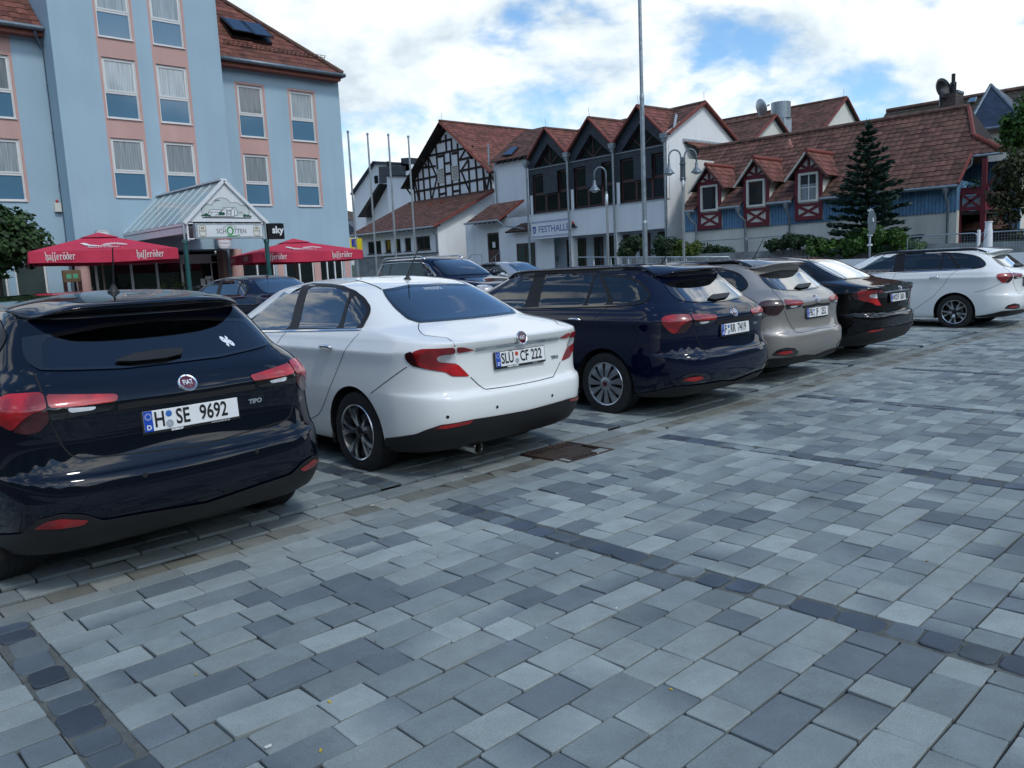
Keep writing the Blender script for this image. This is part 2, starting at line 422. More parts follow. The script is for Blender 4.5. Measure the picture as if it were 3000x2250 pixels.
class Shape:
    """body surface of one car type: dense mesh, ray-cast helpers, outlines"""
    def __init__(s, rows, pu=13, pv=7, WB=2.638, RA=.362, wz=.317):
        s.G = fit_grid(cp_grid(rows)); nv, nu = s.G.shape[:2]; s.WB = WB; s.RA = RA; s.wz = wz
        us = np.linspace(0, nu-1-1e-9, (nu-1)*pu+1); vs = np.linspace(0, nv-1-1e-9, (nv-1)*pv+1)
        S = surf(s.G, us, vs); b, a = S.shape[:2]; s.dim = (b, a)
        R = S.reshape(-1, 3); L = R.copy(); L[:, 0] *= -1
        s.V = np.vstack([R, L]); o = len(R)
        idx = np.arange(b*a).reshape(b, a); q = np.stack([idx[:-1, :-1], idx[:-1, 1:], idx[1:, 1:], idx[1:, :-1]], -1).reshape(-1, 4)
        q2 = (q+o)[:, ::-1]
        # weld centre line
        rem = np.arange(2*o)
        for c in (0, a-1): rem[o+idx[:, c]] = idx[:, c]
        rem[o+idx[-1]] = idx[-1]
        s.F = rem[np.vstack([q, q2])]
        fn = np.cross(s.V[s.F[:, 2]]-s.V[s.F[:, 0]], s.V[s.F[:, 3]]-s.V[s.F[:, 1]]); s.VN = np.zeros_like(s.V)
        for k in range(4): np.add.at(s.VN, s.F[:, k], fn)
        s.VN /= np.linalg.norm(s.VN, axis=1)[:, None]+1e-12
        s.bvh = BVHTree.FromPolygons([tuple(p) for p in s.V], [tuple(f) for f in s.F])
    def hit(s, o, d):
        h = s.bvh.ray_cast(Vector(o), Vector(d)); return h
    def cast(s, mode, a, b, sg=1):
        if mode == 'side': o, d = (sg*3, a, b), (-sg, 0, 0)
        elif mode == 'cyl':
            t = a/RC; e = np.array([math.sin(t), -math.cos(t), 0]); o = np.array([0, YC, b])+e*5; d = -e
        elif mode == 'top': o, d = (a, b, 4), (0, 0, -1)
        elif mode == 'front': o, d = (a, 9, b), (0, -1, 0)
        h = s.hit(o, d)
        if h[0] is None: return None, None
        n = h[1]
        f = s.F[h[2]]; p = np.array(h[0]); w = 1/(np.linalg.norm(s.V[f]-p, axis=1)+1e-4)**2; m = (s.VN[f]*w[:, None]).sum(0); n = Vector(m/np.linalg.norm(m))
        if n.dot(Vector(d)) > 0: n = -n
        return h[0], n
    def coord(s, mode, P):
        P = np.asarray(P)
        if mode == 'side': return P[..., [1, 2]]
        if mode == 'cyl': return np.stack([np.arctan2(P[..., 0], -(P[..., 1]-YC))*RC, P[..., 2]], -1)
        if mode == 'top': return P[..., [0, 1]]
        return P[..., [0, 2]]
    def px(s, pose, pts, mode, crop):
        """photo outline -> outline on the body; tuples ('L', a, b) are already body coordinates"""
        x, y, w = pose[:3]; c, sn = math.cos(w), math.sin(w); M = np.array([[c, sn, 0], [-sn, c, 0], [0, 0, 1]])
        o = M @ (CAMP-np.array([x, y, 0])); out = []
        for p in pts:
            if p[0] == 'L': out.append((p[1], p[2])); continue
            h = s.hit(o, M @ ray(*crop(*p)))
            if h[0] is None: continue
            out.append(tuple(s.coord(mode, np.array(h[0]))))
        return out
    def patch(s, mode, poly, off, sg=1, step=.03, holes=(), flip=False):
        """mesh piece lying on the body inside an outline"""
        P = dens(poly, step); pts = [Vector(p) for p in P]; n0 = len(pts); edges = [(i, (i+1) % n0) for i in range(n0)]
        for h in holes:
            H = dens(h, step); o = len(pts); pts += [Vector(p) for p in H]; edges += [(o+i, o+(i+1) % len(H)) for i in range(len(H))]
        A = np.array(poly); lo, hi = A.min(0), A.max(0)
        g = np.stack(np.meshgrid(np.arange(lo[0], hi[0], step), np.arange(lo[1], hi[1], step)), -1).reshape(-1, 2)
        if len(g):
            k = in_poly(g, poly, -step*.45)
            for h in holes: k &= ~in_poly(g, h, step*.45)
            pts += [Vector(p) for p in g[k]]
        r = delaunay_2d_cdt(pts, edges, [], 0, 1e-6); V2 = [tuple(p) for p in r[0]]; T = [list(t) for t in r[2]]
        c = np.array([np.mean([V2[i] for i in t], 0) for t in T]) if T else np.zeros((0, 2))
        keep = in_poly(c, poly) if len(c) else []
        for h in holes: keep = keep & ~in_poly(c, h)
        V3 = []; ok = []; s.pn = []
        for (a, b) in V2:
            p, n = s.cast(mode, a, b, sg)
            if p is None: V3.append((0, 0, 0)); ok.append(False); s.pn.append((0, 0, 1))
            else: V3.append(tuple(p+n*off)); ok.append(True); s.pn.append(tuple(n))
        F = [t for t, k in zip(T, keep) if k and all(ok[i] for i in t)]
        # outward winding
        out = []
        for t in F:
            p = [np.array(V3[i]) for i in t]; nn = np.cross(p[1]-p[0], p[2]-p[0]); q, n = s.cast(mode, *np.mean([V2[i] for i in t], 0), sg)
            out.append(t if q is None or nn @ np.array(n) > 0 else t[::-1])
        return V3, out
    def put(s, mb, mode, poly, off, sg=1, step=.03, holes=(), m=0):
        v, f = s.patch(mode, poly, off, sg, step, holes); mb.add(v, f, m, s.pn); return mb
    def ribbon(s, mb, mode, line, w, off, sg=1, step=.02, m=0):
        P = dens(line, step, closed=False); C = []
        for a, b in P:
            p, n = s.cast(mode, a, b, sg)
            if p is not None: C.append((np.array(p), np.array(n)))
        V = []
        for i, (p, n) in enumerate(C):
            t = C[min(i+1, len(C)-1)][0]-C[max(i-1, 0)][0]; t /= np.linalg.norm(t)+1e-9
            e = np.cross(n, t); V += [p+n*off-e*w/2, p+n*off+e*w/2]
        F = [(2*i, 2*i+2, 2*i+3, 2*i+1) for i in range(len(C)-1)]
        F = [f if np.cross(np.array(V[f[1]])-V[f[0]], np.array(V[f[2]])-V[f[0]]) @ C[f[0]//2][1] > 0 else f[::-1] for f in F]
        return mb.add(V, F, m)
    def body(s, holes):
        """faces left after the window openings and wheel arches are cut"""
        V = s.V.copy(); F = s.F; c = V[F].mean(1)
        n = np.cross(V[F[:, 2]]-V[F[:, 0]], V[F[:, 3]]-V[F[:, 1]]); n /= np.linalg.norm(n, axis=1)[:, None]+1e-12
        kill = np.zeros(len(F), bool)
        for mode, poly, g in holes:
            q = s.coord(mode, c); ins = in_poly(q, poly, g)
            if mode == 'side': ins &= (np.abs(c[:, 0]) > .3) & (c[:, 2] > .8) & (np.abs(n[:, 0]) > .25)
            if mode == 'cyl': ins &= c[:, 1] < YC
            if mode == 'front': ins &= c[:, 1] > YC
            kill |= ins
        for y0 in (0, s.WB):
            d = np.hypot(V[:, 1]-y0, V[:, 2]-s.wz); inn = (d < s.RA) & (np.abs(V[:, 0]) > .5)
            kill |= inn[F].all(1)
            st = np.unique(F[inn[F].any(1) & ~inn[F].all(1)]); st = st[inn[st]]
            k = (s.RA/np.maximum(d[st], 1e-4)); V[st, 1] = y0+(V[st, 1]-y0)*k; V[st, 2] = s.wz+(V[st, 2]-s.wz)*k
        F = F[~kill]; used = np.unique(F); m = np.full(len(V), -1); m[used] = np.arange(len(used))
        return V[used], m[F]
# ---------------------------------------------------------------- paint and trim
def paint(name, col, metal=0.0, rough=.35, flake=0.0, coat=1.0, spec=.5):
    m, n, b = new_mat(name)
    b.inputs['Base Color'].default_value = (*col, 1); b.inputs['Metallic'].default_value = metal
    b.inputs['Roughness'].default_value = rough; b.inputs['Coat Weight'].default_value = coat; b.inputs['Coat Roughness'].default_value = .035
    b.inputs['Specular IOR Level'].default_value = spec
    tc = n('ShaderNodeTexCoord'); no = n('ShaderNodeTexNoise', Scale=1.3, Detail=5.0); n.l(tc.outputs['Object'], no.inputs['Vector'])
    mr = n('ShaderNodeMapRange'); mr.inputs['To Min'].default_value = rough*.85; mr.inputs['To Max'].default_value = rough*1.25
    n.l(no.outputs['Fac'], mr.inputs['Value']); n.l(mr.outputs['Result'], b.inputs['Roughness'])
    if flake:
        vo = n('ShaderNodeTexVoronoi', Scale=900.0); n.l(tc.outputs['Object'], vo.inputs['Vector'])
        mx = n('ShaderNodeMix', data_type='RGBA'); c2 = np.clip(np.array(col)*(1+flake), 0, 1)
        mx.inputs[6].default_value = (*col, 1); mx.inputs[7].default_value = (*c2, 1); n.l(vo.outputs['Distance'], mx.inputs[0]); n.l(mx.outputs[2], b.inputs['Base Color'])
    # the inside of the shell is dark trim
    ge = n('ShaderNodeNewGeometry'); d = n('ShaderNodeBsdfDiffuse'); d.inputs['Color'].default_value = (.012, .012, .013, 1)
    ms = n('ShaderNodeMixShader'); out = m.node_tree.nodes['Material Output']
    n.l(ge.outputs['Backfacing'], ms.inputs['Fac']); n.l(b.outputs[0], ms.inputs[1]); n.l(d.outputs[0], ms.inputs[2]); n.l(ms.outputs[0], out.inputs['Surface'])
    return m
def lamp_mat(name, col, rough=.06):
    m, n, b = new_mat(name)
    tc = n('ShaderNodeTexCoord'); wv = n('ShaderNodeTexNoise', Scale=5.0, Detail=1.0); n.l(tc.outputs['Object'], wv.inputs['Vector'])
    no = n('ShaderNodeTexNoise', Scale=9.0, Detail=3.0); n.l(tc.outputs['Object'], no.inputs['Vector'])
    mu = n('ShaderNodeMath', operation='MULTIPLY'); n.l(wv.outputs['Fac'], mu.inputs[0]); n.l(no.outputs['Fac'], mu.inputs[1])
    cr = n('ShaderNodeValToRGB'); e = cr.color_ramp.elements; e[0].color = (*(np.array(col)*.38), 1); e[1].color = (*col, 1); e[0].position = .17; e[1].position = .33
    n.l(mu.outputs[0], cr.inputs['Fac']); n.l(cr.outputs['Color'], b.inputs['Base Color'])
    b.inputs['Roughness'].default_value = .35; b.inputs['Coat Weight'].default_value = 1; b.inputs['Coat Roughness'].default_value = rough
    return m
CM = dict(
    white=paint('white_paint', (.79, .80, .775), rough=.45, spec=.15), navy=paint('navy_paint', (.0016, .0030, .0125), rough=.4, flake=1.0, spec=.0),
    night=paint('blue_black_paint', (.0014, .0024, .0062), rough=.4, flake=.8, spec=.0), beige=paint('champagne_paint', (.27, .25, .225), metal=.55, rough=.36, flake=.35),
    black=paint('black_paint', (.0025, .0025, .003), rough=.4, spec=.0), marine=paint('marine_paint', (.012, .022, .06), rough=.38, flake=.8), silver=paint('silver_paint', (.5, .52, .54), metal=.7, rough=.35),
    rubber=mat('rubber', (.012, .012, .012), rough=.75, var=.25, scale=14, bump=.25, bscale=120),
    trim=mat('black_plastic', (.010, .0105, .011), rough=.55, var=.2, scale=8, bump=.15, bscale=300),
    pillar=mat('pillar_black', (.010, .010, .011), rough=.42, var=.1, spec=.3), gloss=mat('gloss_black', (.006, .006, .007), rough=.08, var=.1, coat=1), gap=mat('panel_gap', (.008, .008, .008), rough=.9, var=.1),
    chrome=mat('chrome', (.82, .83, .84), rough=.1, metal=1, var=.03), alloy=mat('machined_alloy', (.52, .53, .55), rough=.26, metal=1, var=.06, scale=12),
    hubcap=mat('silver_hubcap', (.40, .42, .44), rough=.33, metal=.85, var=.08, scale=9), rimdark=mat('black_rim', (.01, .01, .011), rough=.3, var=.15),
    disc=mat('brake_disc', (.22, .22, .22), rough=.4, metal=1, var=.2), well=mat('wheel_well', (.006, .006, .006), rough=.95, var=.2),
    red=lamp_mat('red_lens', (.50, .006, .010)), darkred=lamp_mat('dark_red_lens', (.055, .002, .004)), clear=lamp_mat('clear_lens', (.72, .74, .76), .03),
    reflector=lamp_mat('red_reflector', (.40, .010, .012)), plate=mat('plate_white', (.78, .79, .78), rough=.35, var=.03), ink=mat('plate_ink', (.008, .008, .008), rough=.45, var=.05),
    eu=mat('plate_blue', (.006, .06, .42), rough=.4, var=.05), seal=mat('seal_grey', (.35, .38, .42), rough=.4, var=.3, scale=90), sealblue=mat('seal_blue', (.03, .14, .42), rough=.4, var=.2, scale=90), sealred=mat('seal_red', (.5, .06, .04), rough=.4, var=.2, scale=90),
    maroon=mat('emblem_red', (.09, .004, .014), rough=.2, var=.15, coat=1), steel=mat('exhaust_steel', (.55, .54, .52), rough=.2, metal=1, var=.1), soot=mat('soot', (.01, .01, .01), rough=.95, var=.2),
    seat=mat('seat_cloth', (.03, .032, .036), rough=.9, var=.2, scale=20), sticker=mat('sticker_white', (.7, .74, .78), rough=.5, var=.05),
    glass_tint=glass_mat('tinted_glass', (.03, .036, .042), refl=2.0), glass_side=glass_mat('side_glass', (.50, .62, .60), refl=2.4), glass_rear=glass_mat('rear_glass', (.07, .09, .11), refl=3.0),
)
# ---------------------------------------------------------------- wheels (axis along x, outer face at -x), built once per style
def make_wheel(style):
    tyre = MB()
    prof = [(-.100, .215), (-.108, .245), (-.106, .285), (-.095, .308), (-.078, .316), (.078, .316), (.095, .308), (.106, .285), (.1, .215)]
    tyre.lathe(prof, (0, 0, 0), (1, 0, 0), 56, cap=False)
    for gx in (-.045, -.012, .022, .055):                 # tread grooves read as thin dark rings
        tyre.lathe([(gx-.004, .3155), (gx-.004, .3165), (gx+.004, .3165), (gx+.004, .3155)], (0, 0, 0), (1, 0, 0), 56, m=1, cap=False)
    rim = MB(); r0 = .218
    rim.lathe([(-.104, r0+.004), (-.110, r0), (-.104, r0-.010), (-.05, r0-.02), (.05, r0-.03)], (0, 0, 0), (1, 0, 0), 48, m=0, cap=False)
    back = [(.035, 0), (.03, .19)]
    rim.lathe([(.03, .0), (.03, .195), (.045, .195), (.045, 0)], (0, 0, 0), (1, 0, 0), 32, m=1)
    rim.lathe([(-.01, .0), (-.01, .13), (.0, .135), (.01, .0)], (0, 0, 0), (1, 0, 0), 32, m=2)
    def spoke(a0, a1, w0, w1, xr0, xr1, m, r_in=.035, r_out=.212, th=.02):
        n = 7; L = []; Rr = []
        for i in range(n):
            t = i/(n-1); r = r_in+(r_out-r_in)*t; a = a0+(a1-a0)*t; w = w0+(w1-w0)*t**1.2; x = xr0+(xr1-xr0)*t-.012*math.sin(math.pi*t)
            cx_, sx_ = math.cos(a), math.sin(a)
            L.append((x, r*cx_-w*sx_, r*sx_+w*cx_)); Rr.append((x, r*cx_+w*sx_, r*sx_-w*cx_))
        V = L+Rr+[(p[0]+th, p[1], p[2]) for p in L]+[(p[0]+th, p[1], p[2]) for p in Rr]; F = []
        for i in range(n-1):
            F += [(i, i+1, n+i+1, n+i), (2*n+i, 3*n+i, 3*n+i+1, 2*n+i+1), (i, 2*n+i, 2*n+i+1, i+1), (n+i, n+i+1, 3*n+i+1, 3*n+i)]
        rim.add(V, F, m)
    if style == 'alloy':
        for k in range(5):
            a = 2*math.pi*k/5+.31
            for sgn in (-1, 1):
                spoke(a+sgn*.10, a+sgn*.27, .012, .018, -.082, -.100, 0)
                spoke(a+sgn*.05, a+sgn*.13, .010, .014, -.070, -.080, 1, th=.03)
        rim.lathe([(-.075, .055), (-.088, .045), (-.092, .030), (-.094, 0)], (0, 0, 0), (1, 0, 0), 24, m=1)
        for k in range(5):
            a = 2*math.pi*k/5; rim.lathe([(-.086, .007), (-.091, .006), (-.091, 0)], (0, .043*math.cos(a), .043*math.sin(a)), (1, 0, 0), 8, m=2)
    else:
        for k in range(11): spoke(2*math.pi*k/11, 2*math.pi*k/11+.06, .012, .040, -.100, -.098, 3, r_in=.05, r_out=.213)
        rim.lathe([(-.06, .075), (-.098, .07), (-.108, .055), (-.112, .03), (-.112, 0)], (0, 0, 0), (1, 0, 0), 28, m=3)
        rim.lathe([(-.1135, .026), (-.1145, .024), (-.1145, 0)], (0, 0, 0), (1, 0, 0), 20, m=4)
        rim.lathe([(-.098, .218), (-.104, .212), (-.098, .204)], (0, 0, 0), (1, 0, 0), 48, m=3, cap=False)
    w = tyre.build('tyre', [CM['rubber'], CM['gap']], smooth=True, angle=.6); w.name = 'wheel'
    r = rim.build('rim', [CM['alloy'], CM['rimdark'], CM['disc'], CM['hubcap'], CM['maroon']], parent=w, smooth=True, angle=.5)
    return w
WHEELS = {}
def put_wheels(root, style, WB=2.638, xo=.77, wz=.316, s=1.0):
    for y in (0, WB):
        for sg in (-1, 1):
            if style not in WHEELS: WHEELS[style] = o = make_wheel(style); o.parent = root
            else: o = copy_tree(WHEELS[style], root)
            o.location = (sg*xo, y, wz*s); o.scale = (s, s, s); o.rotation_euler = (random.uniform(0, 6), 0, 0 if sg < 0 else math.pi)
# ---------------------------------------------------------------- number plate
def number_plate(root, loc, tilt, txts, seals=('sealblue', 'seal'), frame=None, url=None, detail=True, label=None):
    """txts: list of (text, x offset m)"""
    mb = MB(); mb.box((-.268, .004, -.068), (.268, .016, .058)); p = mb.build('number_plate', CM['trim'], root, bevel=.006)
    p.location = loc; p.rotation_euler = (tilt, 0, 0)
    q = MB(); q.box((-.258, -.001, -.053), (.258, .006, .053)); q.build('plate_field', CM['plate'], p, bevel=.003)
    b = MB(); b.box((-.2578, -.0032, -.0525), (-.214, -.0008, .0525)); b.build('country_band', CM['eu'], p)
    t = MB()
    for s_, x in txts: put_text(t, s_, .077, (x, -.0026, 0), (1, 0, 0), (0, 0, 1), bold=.0022, sx=.72)
    put_text(t, 'D', .024, (-.236, -.0046, -.032), (1, 0, 0), (0, 0, 1), m=1, bold=.001)
    for k in range(12):
        a = k*math.pi/6; put_text(t, '*', .014, (-.236+.015*math.cos(a), -.0046, .02+.015*math.sin(a)), (1, 0, 0), (0, 0, 1), m=2)
    t.build('plate_characters', [CM['ink'], CM['plate'], CM['sticker']], p, uv=False); t = MB()
    if frame: put_text(t, frame, .011, (-.09, .0028, -.0605), (1, 0, 0), (0, 0, 1), m=1, bold=.001)
    if url: put_text(t, url, .008, (.15, .0028, -.0605), (1, 0, 0), (0, 0, 1), m=1)
    if frame: t.build('frame_lettering', [CM['ink'], CM['plate']], p, uv=False)
    return p
def seal_discs(p, x, kinds):
    for k, z, r in ((kinds[0], .026, .0165), (kinds[1], -.026, .0205)):
        m = MB(); m.lathe([(0, r), (.0015, r), (.0016, 0)], (x, -.0015, z), (0, -1, 0), 20); m.build('seal', CM[k], p)
def emblem(root, P, n, r=.052):
    n = np.array(n); n = n/np.linalg.norm(n); P = np.array(P)-n*.001
    m = MB(); m.lathe([(0, r*1.02), (.006, r), (.010, r*.92), (.007, r*.80), (.004, r*.78)], P, n, 32, m=0)
    m.lathe([(.004, r*.80), (.0065, r*.6), (.0075, 0)], P, n, 28, m=1)
    ex = np.cross((0, 0, 1), n); ex /= np.linalg.norm(ex); ex = ex if ex[0] > 0 else -ex; ez = np.cross(ex, -n); ez = ez if ez[2] > 0 else -ez
    put_text(m, 'FIAT', r*.56, P+n*.0088, ex, ez, m=2, bold=.0006, sx=.66)
    return m.build('emblem', [CM['chrome'], CM['maroon'], CM['sticker']], root, smooth=True, angle=.7)
def badge(root, sh, a, b, txt, h=.024, sx=1.25):
    m = MB(); v, f = text_mesh(txt, h, bold=.002, sx=sx); V = []
    for p in v:
        q, n = sh.cast('cyl', a+p[0], b+p[1]); V.append(tuple(np.array(q)+np.array(n)*.004))
    m.add(V, f); return m.build('model_lettering', CM['chrome'], root, uv=False)
def antenna(root, P, tip):
    P = np.array(P); tip = np.array(tip); m = MB(); d = (tip-P)
    m.lathe([(-.004, .034), (.006, .032), (.014, .020), (.045, .009)], P, (0, -.25, 1), 16)
    k = P+np.array([0, -.012, .045]); e = k+d*.94
    m.tube([k, k+(e-k)*.5, e], [.0068, .005, .0036], 8)
    return m.build('antenna', CM['trim'], root, smooth=True, angle=.8)
def interior(root, WB=2.638, floor=.36, y0=.15, colour='seat'):
    for x in (-.37, .37):
        for y, z in ((1.32, floor), ):
            s = MB(); s.box((x-.24, y-.25, z), (x+.24, y+.25, z+.20)); s.prism([(x-.23, y-.22, z+.15), (x-.23, y-.42, z+.72), (x-.23, y-.54, z+.70), (x-.23, y-.34, z+.15)], (.46, 0, 0))
            s.box((x-.13, y-.56, z+.75), (x+.13, y-.47, z+.92)); s.build('seat', CM[colour], root, bevel=.03, smooth=True)
    s = MB(); s.box((-.62, y0+.0, floor), (.62, y0+.5, floor+.2)); s.prism([(-.62, y0+.12, floor+.1), (-.62, y0-.12, floor+.66), (-.62, y0-.24, floor+.64), (-.62, y0, floor+.1)], (1.24, 0, 0))
    for x in (-.4, .4): s.box((x-.12, y0-.25, floor+.68), (x+.12, y0-.17, floor+.84))
    s.build('rear_bench', CM[colour], root, bevel=.03, smooth=True)
    s = MB(); s.box((-.70, 1.95, .5), (.70, 2.35, .95)); s.tube([(-.37+.18*math.cos(a), 1.86+.06*math.sin(a), .92+.17*math.sin(a)) for a in np.linspace(0, 2*math.pi, 25)], .014, 6)
    s.build('dashboard', CM['trim'], root, bevel=.03, smooth=True)
def underside(root, sh, ylo, yhi):
    m = MB(); m.box((-.60, ylo, .215), (.60, yhi, .24))
    for y0 in (0, sh.WB):
        for sg in (-1, 1):                                  # wheel housings
            n = 16; arc = [(y0+(sh.RA+.012)*math.cos(a), sh.wz+(sh.RA+.012)*math.sin(a)) for a in np.linspace(-.35, math.pi+.35, n)]
            for i in range(n-1):
                (a, b), (c, d) = arc[i], arc[i+1]; m.quad((sg*.50, a, b), (sg*.50, c, d), (sg*.872, c, d), (sg*.872, a, b))
            m.poly([(sg*.5, a, b) for a, b in arc])
    m.build('underbody', CM['well'], root, uv=False)
# ---------------------------------------------------------------- body types
SEDAN_ROWS = [
    (.80, .20, -.70, .215, .45, 3.30, .22, .5), (.862, .25, -.85, .26, .50, 3.42, .25, .6), (.886, .40, -.955, .40, .55, 3.53, .40, .65),
    (.897, .54, -.985, .54, .58, 3.56, .55, .7), (.8992, .640, -.978, .622, .58, 3.55, .62, .7), (.898, .672, -.940, .652, .57, 3.545, .63, .7), (.893, .76, -.93, .74, .55, 3.53, .68, .7),
    (.889, .86, -.925, .86, .50, 3.48, .72, .75), (.894, .935, -.932, .925, .49, 3.44, .75, .77), (.886, .965, -.948, .962, .48, 3.40, .765, .79), (.868, 1.0, -.960, .990, .48, 3.34, .79, .81), (.857, 1.022, -.963, 1.008, .49, 3.28, .81, .83), (.846, 1.045, -.930, 1.019, .50, 3.22, .83, .85),
    (.818, 1.085, -.77, 1.053, .52, 2.95, .91, .8), (.788, 1.112, -.52, 1.112, .50, 2.52, 1.0, .55), (.768, 1.14, -.40, 1.15, .46, 2.40, 1.06, .5),
    (.705, 1.27, -.15, 1.27, .42, 2.08, 1.23, .45), (.64, 1.385, .09, 1.385, .40, 1.78, 1.39, .42), (.585, 1.435, .26, 1.435, .38, 1.58, 1.442, .4),
    (.42, 1.474, .45, 1.466, .3, 1.40, 1.474, .3), (.20, 1.492, .60, 1.482, .2, 1.3, 1.488, .2), (0, 1.497, .7, 1.488, .15, 1.2, 1.492, .15)]
HATCH_ROWS = [
    (.80, .20, -.56, .215, .42, 3.30, .22, .5), (.862, .25, -.70, .26, .46, 3.42, .25, .6), (.886, .38, -.80, .38, .50, 3.53, .40, .65),
    (.897, .50, -.822, .50, .53, 3.56, .55, .7), (.8992, .615, -.806, .600, .53, 3.55, .62, .7), (.898, .655, -.768, .632, .52, 3.54, .65, .7), (.893, .77, -.735, .76, .50, 3.53, .68, .7),
    (.889, .86, -.735, .86, .47, 3.48, .72, .75), (.894, .935, -.738, .93, .46, 3.43, .75, .77), (.886, .965, -.732, .965, .45, 3.40, .765, .79), (.868, 1.005, -.705, 1.0, .45, 3.34, .79, .81), (.850, 1.05, -.66, 1.045, .44, 3.1, .86, .85),
    (.80, 1.105, -.575, 1.095, .40, 2.60, 1.0, .6), (.768, 1.145, -.52, 1.14, .38, 2.40, 1.06, .5),
    (.705, 1.27, -.38, 1.26, .30, 2.08, 1.23, .45), (.655, 1.345, -.31, 1.345, .28, 1.86, 1.35, .42), (.635, 1.385, -.32, 1.380, .30, 1.78, 1.385, .42, .01), (.615, 1.41, -.405, 1.408, .36, 1.72, 1.41, .42, .04), (.595, 1.428, -.395, 1.43, .38, 1.62, 1.43, .4, .035),
    (.42, 1.468, -.30, 1.450, .4, 1.40, 1.474, .3), (.20, 1.488, -.12, 1.467, .3, 1.3, 1.488, .2), (0, 1.495, .1, 1.478, .2, 1.2, 1.492, .15)]
def _wag(rows, dy=-.205):
    out = []
    for i, r in enumerate(rows):
        r = list(r)
        k = np.interp(r[3], [.2, .9, 1.1, 1.40], [dy+.02, dy-.01, dy-.02, dy+.0]); r[2] += k
        r[4] -= k*.25; out.append(tuple(r))
    return out
WAGON_ROWS = _wag(HATCH_ROWS)
POSE = dict(sedan=(1.001, 1.164, .012), hatch=(-1.568, .848, .055), wagon=(3.88, 1.092, .017), beige=(6.142, 1.333, -.012), black=(8.691, 1.374, .003), white=(14.063, 1.135, -.006))
SH = dict(sedan=Shape(SEDAN_ROWS), hatch=Shape(HATCH_ROWS), wagon=Shape(WAGON_ROWS))
def O(kind, pose, crop):
    """photo outlines -> body outlines for one type"""
    sh = SH[kind]
    return lambda mode, pts, sm=2, closed=True: smooth_poly(sh.px(POSE[pose], pts, mode, crop), sm, closed, .026 if mode == 'side' else .011)
OUT = {}
o = O('sedan', 'sedan', k2)
OUT['sedan'] = dict(
    dlo=o('side', [(868,425),(862,470),(838,515),(806,562),(345,572),(200,575),('L',2.02,1.055),('L',1.93,1.10),(78,436),(240,326),(380,287),(500,277),(620,281),(700,293),(770,322),(830,368)], 1),
    panes=[('glass_side', o('side', [(345,562),(452,296),(380,300),(240,344),(100,446),('L',1.86,1.095),('L',1.9,1.075),(200,566)], 1)),
           ('glass_side', o('side', [(404,556),(500,294),(620,299),(700,318),(742,342),(660,556)], 1)), ('glass_side', o('side', [(685,556),(757,350),(800,380),(838,430),(836,470),(785,556)], 1))],
    belt=o('side', [(806,566),(345,574),(200,577),('L',2.0,1.05)], 0, False),
    rw=o('cyl', [(935,318),(1100,287),(1300,272),(1420,270),('L',0,1.408)], 1, False), rwb=o('cyl', [(1500,497),(1330,512),(1165,525),(1090,500),(1010,430),(955,360)], 1, False),
    lamp=[('red', o('cyl', [(1120,705),(1180,686),(1385,675),(1392,712),(1300,722),(1272,742),(1285,768),(1405,780),(1480,856),(1368,856),(1330,830),(1215,812),(1160,790)])),
          ('clear', o('cyl', [(1272,746),(1290,726),(1382,716),(1402,775),(1292,768)], 1)), ('darkred', o('cyl', [(1074,716),(1120,700),(1160,790),(1215,812),(1120,790),(1085,755)], 1))],
    inner=[('red', o('cyl', [(1396,675),(1440,673),(1512,692),(1402,711)], 1))],
    gaps=[('cyl', o('cyl', [(1165,527),(1160,565),(1190,600),(1340,616),(1370,640),(1388,672)], 1, False)), ('cyl', o('cyl', [(1484,860),(1530,905),(1575,938),(1700,922),(1800,905),('L',0,.645)], 1, False)),
          ('side', o('side', [(790,590),(745,640),(700,700),(665,790),(625,890),(580,1010),(545,1090),(490,1122),('L',1.1,.31)], 1, False)), ('side', o('side', [(338,580),(300,620),(272,690),('L',1.35,.7),('L',1.36,.35)], 1, False)),
          ('side', o('side', [(1090,797),(980,875),(865,962)], 0, False)), ('top', o('top', [(660,242),(770,258),(870,285),(933,316)], 0, False))],
    chrome=o('cyl', [(1512,692),(1700,664),('L',0,.948)], 1, False),
    valance=o('cyl', [(960,1238),(1050,1228),(1150,1212),(1200,1190),(1300,1155),(1500,1120),('L',0,.445)], 1, False), vz=.222,
    refl=o('cyl', [(1255,1182),(1310,1158),(1500,1125),(1478,1146),(1330,1178)], 1),
    handle=o('side', [(590,678)], 0), plate=(-.936, .853, .09), emb=(0, .992), tipo=(.42, .80), ant=((1158,248), (1255,15), k2), sens=[(1343,1110),(1652,1047)], sc=k2)
o = O('hatch', 'hatch', k1)
